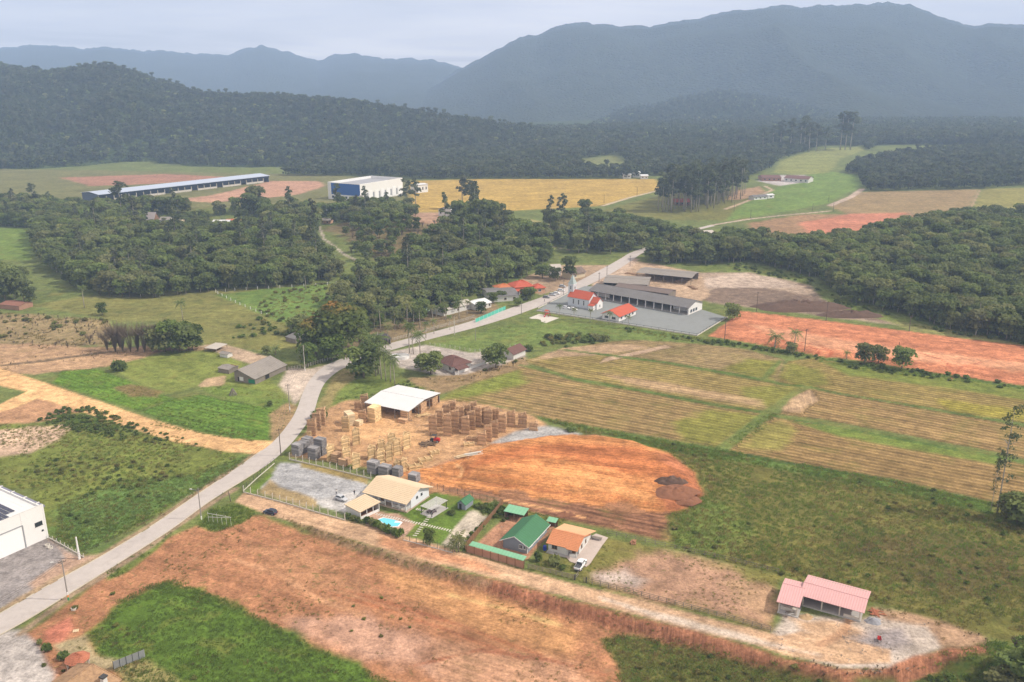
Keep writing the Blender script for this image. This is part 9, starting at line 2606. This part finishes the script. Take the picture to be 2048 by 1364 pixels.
# lone palms and trees of the left pasture
for (nm, k, b, t_, lb, c) in (('palm_tree', PALM[2], (169, 615), 573, 'lone palm standing before the dense wood', 'palm'), ('palm_tree', PALM[0], (366, 640), 604, 'bushy headed palm in the middle of the pasture', 'palm'), ('broadleaf_tree', FINE[1], (205, 630), 606, 'thin young tree in the rough pasture', 'tree'),
               ('palm_tree', PALM[1], (612, 580), 545, 'palm with white foot before the dense wood by the posts', 'palm'), ('broadleaf_tree', FINE[0], (533, 708), 692, 'tiny tree on the grass behind the barn roof', 'tree'), ('palm_tree', YPALM[0], (551, 710), 696, 'dwarf palm behind the barn roof', 'palm'),
               ('broadleaf_tree', FINE[0], (540, 812), 802, 'tiny dark bush alone on the road side meadow', 'bush')):
  tree_px(nm, k, b, t_, lb, c)
def bush(px, w, h, me, label, group=None):
  p = P(*px)
  o = bpy.data.objects.new('bush', me); link(o)
  o.location = p; o.scale = (w, w, h); o.rotation_euler.z = random.random() * 6.28
  tag(o, label, 'bush', group)
  return o
BUSHD = shrub_mesh(580, 1.0, 1.0, 420, .30, M_LEAF); BUSHB = shrub_mesh(581, 1.0, 1.0, 420, .30, M_LEAFB)
bush((240, 742), 3.4, 5.0, BUSHD, 'rounded dark bush at the upper end of the mown plot')
bush((640, 838), 3.2, 3.6, BUSHD, 'dark bush between the road and the tall timber stack')
bush((1108, 1128), 1.9, 2.4, BUSHD, 'round dark shrub in the front garden of the orange tiled house')
bush((1076, 1122), 1.0, 2.6, BUSHB, 'slim pale green shrub beside the garden rail fence')
bush((1125, 1138), 1.0, 1.2, BUSHB, 'small bright shrub between the round shrub and the pickup')
bush((903, 1028), 1.4, 1.0, BUSHB, 'low bright shrub on the lawn by the garden shed')
for i, (x, y) in enumerate(((735, 1046), (745, 1050), (755, 1055), (765, 1060), (776, 1065), (787, 1069), (798, 1073))):
  bush((x, y), 1.3, 1.9 + .4 * random.random(), BUSHD if i % 2 else BUSHB, 'hedge shrub in the line along the lane below the swimming pool', 'hedge shrubs below the pool')
for i, (x, y) in enumerate(((696, 1036), (706, 1040), (716, 1044))):
  bush((x, y), 1.0, 1.6, BUSHD, 'dark creeper shrub on the front wall of the cream annex', 'shrubs at the annex wall')
for i, (x, y, w, h, b) in enumerate(((1098, 676, 4, 3, 1), (1118, 678, 4.5, 3.5, 0), (1190, 680, 6, 4.5, 0), (1178, 682, 5, 3.5, 1), (1210, 682, 4, 4.5, 0), (1168, 684, 4, 3, 1))):
  bush((x, y), w * .6, h * .7, BUSHD if b == 0 else BUSHB, '%s bush of the scrub line between church meadow and stubble field' % ORD[i], 'scrub line bushes')
bush((1056, 702), 2.6, 3.0, BUSHD, 'bush at the corner of the church meadow beside the brown cottage')
bush((1026, 733), 2.0, 3.2, DRYS[1], 'bare thorny bush at the edge of the stubble field')
bush((1142, 862), 2.2, 1.6, BUSHD, 'dark scrub at the tip of the gravel patch')
for i, (x, y, w, h) in enumerate(((968, 1018, 2, 2), (980, 1020, 2, 2.2), (992, 1014, 2.4, 2), (955, 1014, 1.6, 1.6))):
  bush((x, y), w * .7, h * .7, BUSHB if i % 2 else BUSHD, 'leafy shrub in the row behind the sand patch', 'shrubs behind the sand patch')
for i, (x, y) in enumerate(((945, 1072), (955, 1062), (964, 1054), (938, 1082))):
  bush((x, y), .9, 1.2, BUSHB, 'small leafy shrub along the brown board fence', 'shrubs along the board fence')
# banana clump by the lane and ornamental tree
for i, (x, y, h) in enumerate(((909, 1103, 1.0), (917, 1103, 1.25), (922, 1098, .9), (913, 1098, 1.1))):
  make_tree('banana_plant', YPALM[i % 2], 'banana plant of the clump at the lane edge by the panelled wall', 'banana plant', P(x, y), h, i, 'banana plants by the panelled wall')
tree_px('broadleaf_tree', FINE[1], (858, 1090), 1058, 'small ornamental tree inside the dark lane fence', squash=.8)
for i, (x, y, lb) in enumerate(((79, 1288, 'small dark shrub at the edge of the pale forecourt'), (95, 1302, 'bright small tree at the edge of the pale forecourt'), (128, 1318, 'grey green shrub behind the round orange roof'))):
  bush((x, y), (.7, 1.1, 1.5)[i], (1.2, 1.8, 1.6)[i], BUSHB if i == 1 else BUSHD, lb)
# dry grove on the left
BARE = [bare_mesh(700 + i, 6.5 + i, 34) for i in range(3)]
for i, (x, y, t_) in enumerate(((232, 706, 640), (246, 704, 648), (262, 706, 645), (276, 704, 642), (290, 706, 640), (304, 704, 645), (318, 704, 648), (215, 702, 655), (300, 698, 640), (240, 698, 640), (180, 690, 664))):
  p = P(x, y); h = px_height(p, t_)
  o = bpy.data.objects.new('bare_tree', BARE[i % 3]); link(o); o.location = p; s = h / (6.5 + i % 3); o.scale = (s, s, s); o.rotation_euler.z = i
  tag(o, 'leafless brown tree in the dry grove by the sand road', 'tree', 'leafless trees of the dry grove')
for i, (x, y, t_) in enumerate(((330, 704, 650), (345, 704, 645), (358, 703, 645), (372, 702, 648), (385, 700, 652), (350, 698, 648), (318, 700, 652))):
  tree_px('broadleaf_tree', FINE[i % 3], (x, y), t_, 'green tree at the barn end of the dry grove', 'tree', 'green trees of the dry grove', squash=1.1)
for i, (x, y, t_) in enumerate(((-10, 600, 540), (12, 605, 545), (30, 598, 540), (48, 604, 556), (20, 590, 530), (40, 585, 535), (62, 612, 575), (5, 585, 525), (-30, 595, 530))):
  tree_px('broadleaf_tree', BROAD[i % 6], (x, y), t_, 'dark tree of the small wood beside the reddish shed', 'tree', 'trees of the small wood by the reddish shed')
# eucalyptus grove in the far middle
g = random.Random(5)
X_, Y_ = sample([(1312, 420), (1350, 398), (1400, 385), (1475, 378), (1500, 385), (1480, 400), (1420, 420), (1380, 428), (1330, 428)], 10.5, .45, 95)
for i in range(len(X_)):
  make_tree('eucalyptus_tree', EUC[g.randrange(4)], 'tall eucalyptus with bare pale trunk in the grove above the red cottage', 'tree', (X_[i], Y_[i], hs(X_[i], Y_[i])), 1.0 + .55 * g.random(), g.random() * 6.28, 'eucalyptus of the far grove', 1.25)
for i, (x, y, t_) in enumerate(((1560, 300, 240), (1580, 300, 236), (1600, 302, 238), (1618, 304, 244), (1632, 303, 246), (1545, 302, 250), (1608, 300, 232), (1650, 300, 252), (1690, 300, 195), (1700, 300, 200), (1680, 300, 215), (1525, 305, 255))):
  tree_px('eucalyptus_tree', EUC[i % 4], (x, y), t_, 'high tree of the belt at the head of the hay meadow', 'tree', 'high trees of the hay meadow belt', squash=1.5)
# tall trees standing above the mid distance
for i, (x, y, t_, k, lb, sq) in enumerate(((247, 446, 362, EUC[1], 'tall flat topped tree before the long warehouse', 1.6), (815, 420, 358, EUC[2], 'tall tree in front of the white factory flank', 1.7), (832, 418, 356, EUC[0], 'second tall tree right of the factory', 1.5), (925, 420, 352, EUC[3], 'tall tree pair member behind the white knoll house', 1.7), (942, 424, 360, EUC[1], 'shorter tall tree behind the white knoll house', 1.7),
                  (676, 425, 368, EUC[2], 'tall tree before the blue factory front', 1.5), (514, 420, 372, BROAD[2], 'high dark tree at the end of the wood below the red yard', 1.0), (500, 425, 385, BROAD[4], 'broad dark tree beside the high one below the red yard', 1.1), (720, 432, 395, EUC[0], 'tree left of the factory gatehouse', 1.4), (775, 430, 385, EUC[3], 'conical tree before the factory docks', 1.2),
                  (70, 420, 366, EUC[1], 'tree crown showing over the far left wood', 1.6), (1118, 440, 395, EUC[2], 'thin tree against the yellow grain field', 1.2), (1170, 440, 398, BROAD[1], 'round tree against the yellow grain field', 1.0), (960, 452, 398, BROAD[3], 'dark tree right of the white knoll house', 1.0), (985, 455, 405, BROAD[0], 'second dark tree right of the white knoll house', 1.0))):
  tree_px('eucalyptus_tree' if k in EUC else 'broadleaf_tree', k, (x, y), t_, lb, squash=sq)
# sparse trees over the dry knoll
g = random.Random(31)
X_, Y_ = sample([(690, 520), (676, 475), (720, 445), (800, 448), (870, 448), (872, 485), (820, 532), (765, 540)], 9.5, .48, 97, [polyP(q) for q in ([(630, 450), (660, 450), (700, 505), (775, 540), (765, 550), (690, 520), (640, 485)], [(745, 450), (775, 450), (775, 436), (745, 436)])])
DRYT = [bare_mesh(760 + i, 5.5, 30) for i in range(2)]
for i in range(len(X_)):
  x, y = X_[i], Y_[i]
  if g.random() < .3:
    o = bpy.data.objects.new('bare_tree', DRYT[g.randrange(2)]); link(o); o.location = (x, y, hs(x, y)); o.rotation_euler.z = g.random() * 6
    tag(o, 'leafless scrubby tree on the dry knoll beside the winding track', 'tree', 'leafless trees of the dry knoll')
  else:
    k = (FINE + BROAD[:2])[g.randrange(6)]
    make_tree('small_tree', k, 'thin leafy tree on the dry knoll beside the winding track', 'tree', (x, y, hs(x, y)), (.55 if k[2] > 8 else 1.05) + .4 * g.random(), g.random() * 6, 'leafy trees of the dry knoll')
SPARSE = []
for i in range(2):
  g_ = np.random.default_rng(880 + i)
  h_ = 24
  bl_ = []
  for k in range(26):
    z = h_ * (.30 + .70 * (k + .5) / 26); q = 2.3 * g_.random() * (1.2 - .6 * z / h_) + .3
    a = g_.random() * 6.28; rr = .55 + .65 * g_.random()
    bl_.append((q * math.cos(a), q * math.sin(a), z, rr * 1.2, rr * 1.2, rr * .8))
  SPARSE.append((mb_mesh(trunk_mb(g_, h_ * .97, .17, 2.2, 12, .05), 'trunk', [M_BARKP]), crown_mesh('crown', bl_, 900, .32, M_EUC, 890 + i, inner=.25), h_))
# tall sparse eucalyptus at the right edge and the dark tree in the lower right corner
tree_px('eucalyptus_tree', SPARSE[0], (1994, 1026), 805, 'very tall sparse eucalyptus at the border of wild grass and stubble field', squash=.8, rz=.4)
tree_px('eucalyptus_tree', SPARSE[1], (1981, 1024), 895, 'thin younger eucalyptus beside the very tall one', squash=.5, rz=2.0)
tree_px('eucalyptus_tree', SPARSE[0], (2058, 1040), 830, 'leafy tall eucalyptus cut by the picture edge', squash=.8, rz=1.0)
tree_px('broadleaf_tree', FINE[2], (2012, 1035), 1000, 'dark low tree at the foot of the tall eucalyptus', squash=1.2)
tree_px('broadleaf_tree', FINE[0], (2045, 1045), 990, 'dark leafy tree at the picture edge under the tall eucalyptus', squash=1.3)
for i, (x, y, t_) in enumerate(((2042, 1376, 1318), (2070, 1350, 1285), (2012, 1392, 1345), (2085, 1400, 1320))):
  tree_px('broadleaf_tree', FINE[2 if i % 2 else 0], (x, y), t_, ('dark tree filling the lower corner beyond the brown bank', 'tall dark tree outside the corner above the brown bank', 'lowest dark tree under the corner tree', 'dark tree behind the corner tree')[i], squash=1.4)
o = bush((2030, 1305), 2.2, 2.4, bare_mesh(733, 1.6, 22), 'bare white branched shrub by the corner trees')
# loose scraps of wood and rubble strewn about the yards
SCRAP = []
for i in range(3):
  g_ = np.random.default_rng(940 + i)
  mb = MB()
  for k in range(6):
    a = g_.random() * 6.28; x, y = (g_.random() - .5) * 1.2, (g_.random() - .5) * 1.2; l = .3 + .7 * g_.random()
    mb.bar((x, y, .04), (x + l * math.cos(a), y + l * math.sin(a), .06 + .15 * g_.random()), .12, .06)
  SCRAP.append(mb_mesh(mb, 'scrap', [(M_PINE, M_WOODG, mat('rubble', (.34, .30, .27), 1, .2, 2))[i]], False))
def strew(name, specs):
  P_, K_ = [], []
  for j, (px, sp, kinds) in enumerate(specs):
    X, Y = sample(px, sp, .5, 300 + j)
    X, Y = thin(X, Y, .08, .40, .60, 310 + j)
    P_.append(np.stack([X, Y, hgt(X, Y)], 1)); K_.append(np.array(kinds)[np.arange(len(X)) % len(kinds)])
  Q = np.concatenate(P_)
  scatter(name, Q, .30 + .45 * np.random.default_rng(3).random(len(Q)), np.concatenate(K_), SCRAP)
strew('wood_debris', [(reg('timber_yard'), 3.0, [0, 0, 1]), (reg('sawmill_yard'), 3.5, [0, 1, 1]), (reg('waste_ground'), 3.6, [1, 2, 1]), (reg('building_yard'), 2.6, [2, 1, 2]), (reg('bare_yard'), 1.8, [2, 0]),
           ([(1560, 1316), (1690, 1338), (1800, 1338), (1880, 1322), (1860, 1340), (1760, 1356), (1640, 1346)], 1.3, [1, 1, 0]), ([(1570, 1225), (1720, 1240), (1700, 1255), (1580, 1238)], 1.2, [2, 1])])
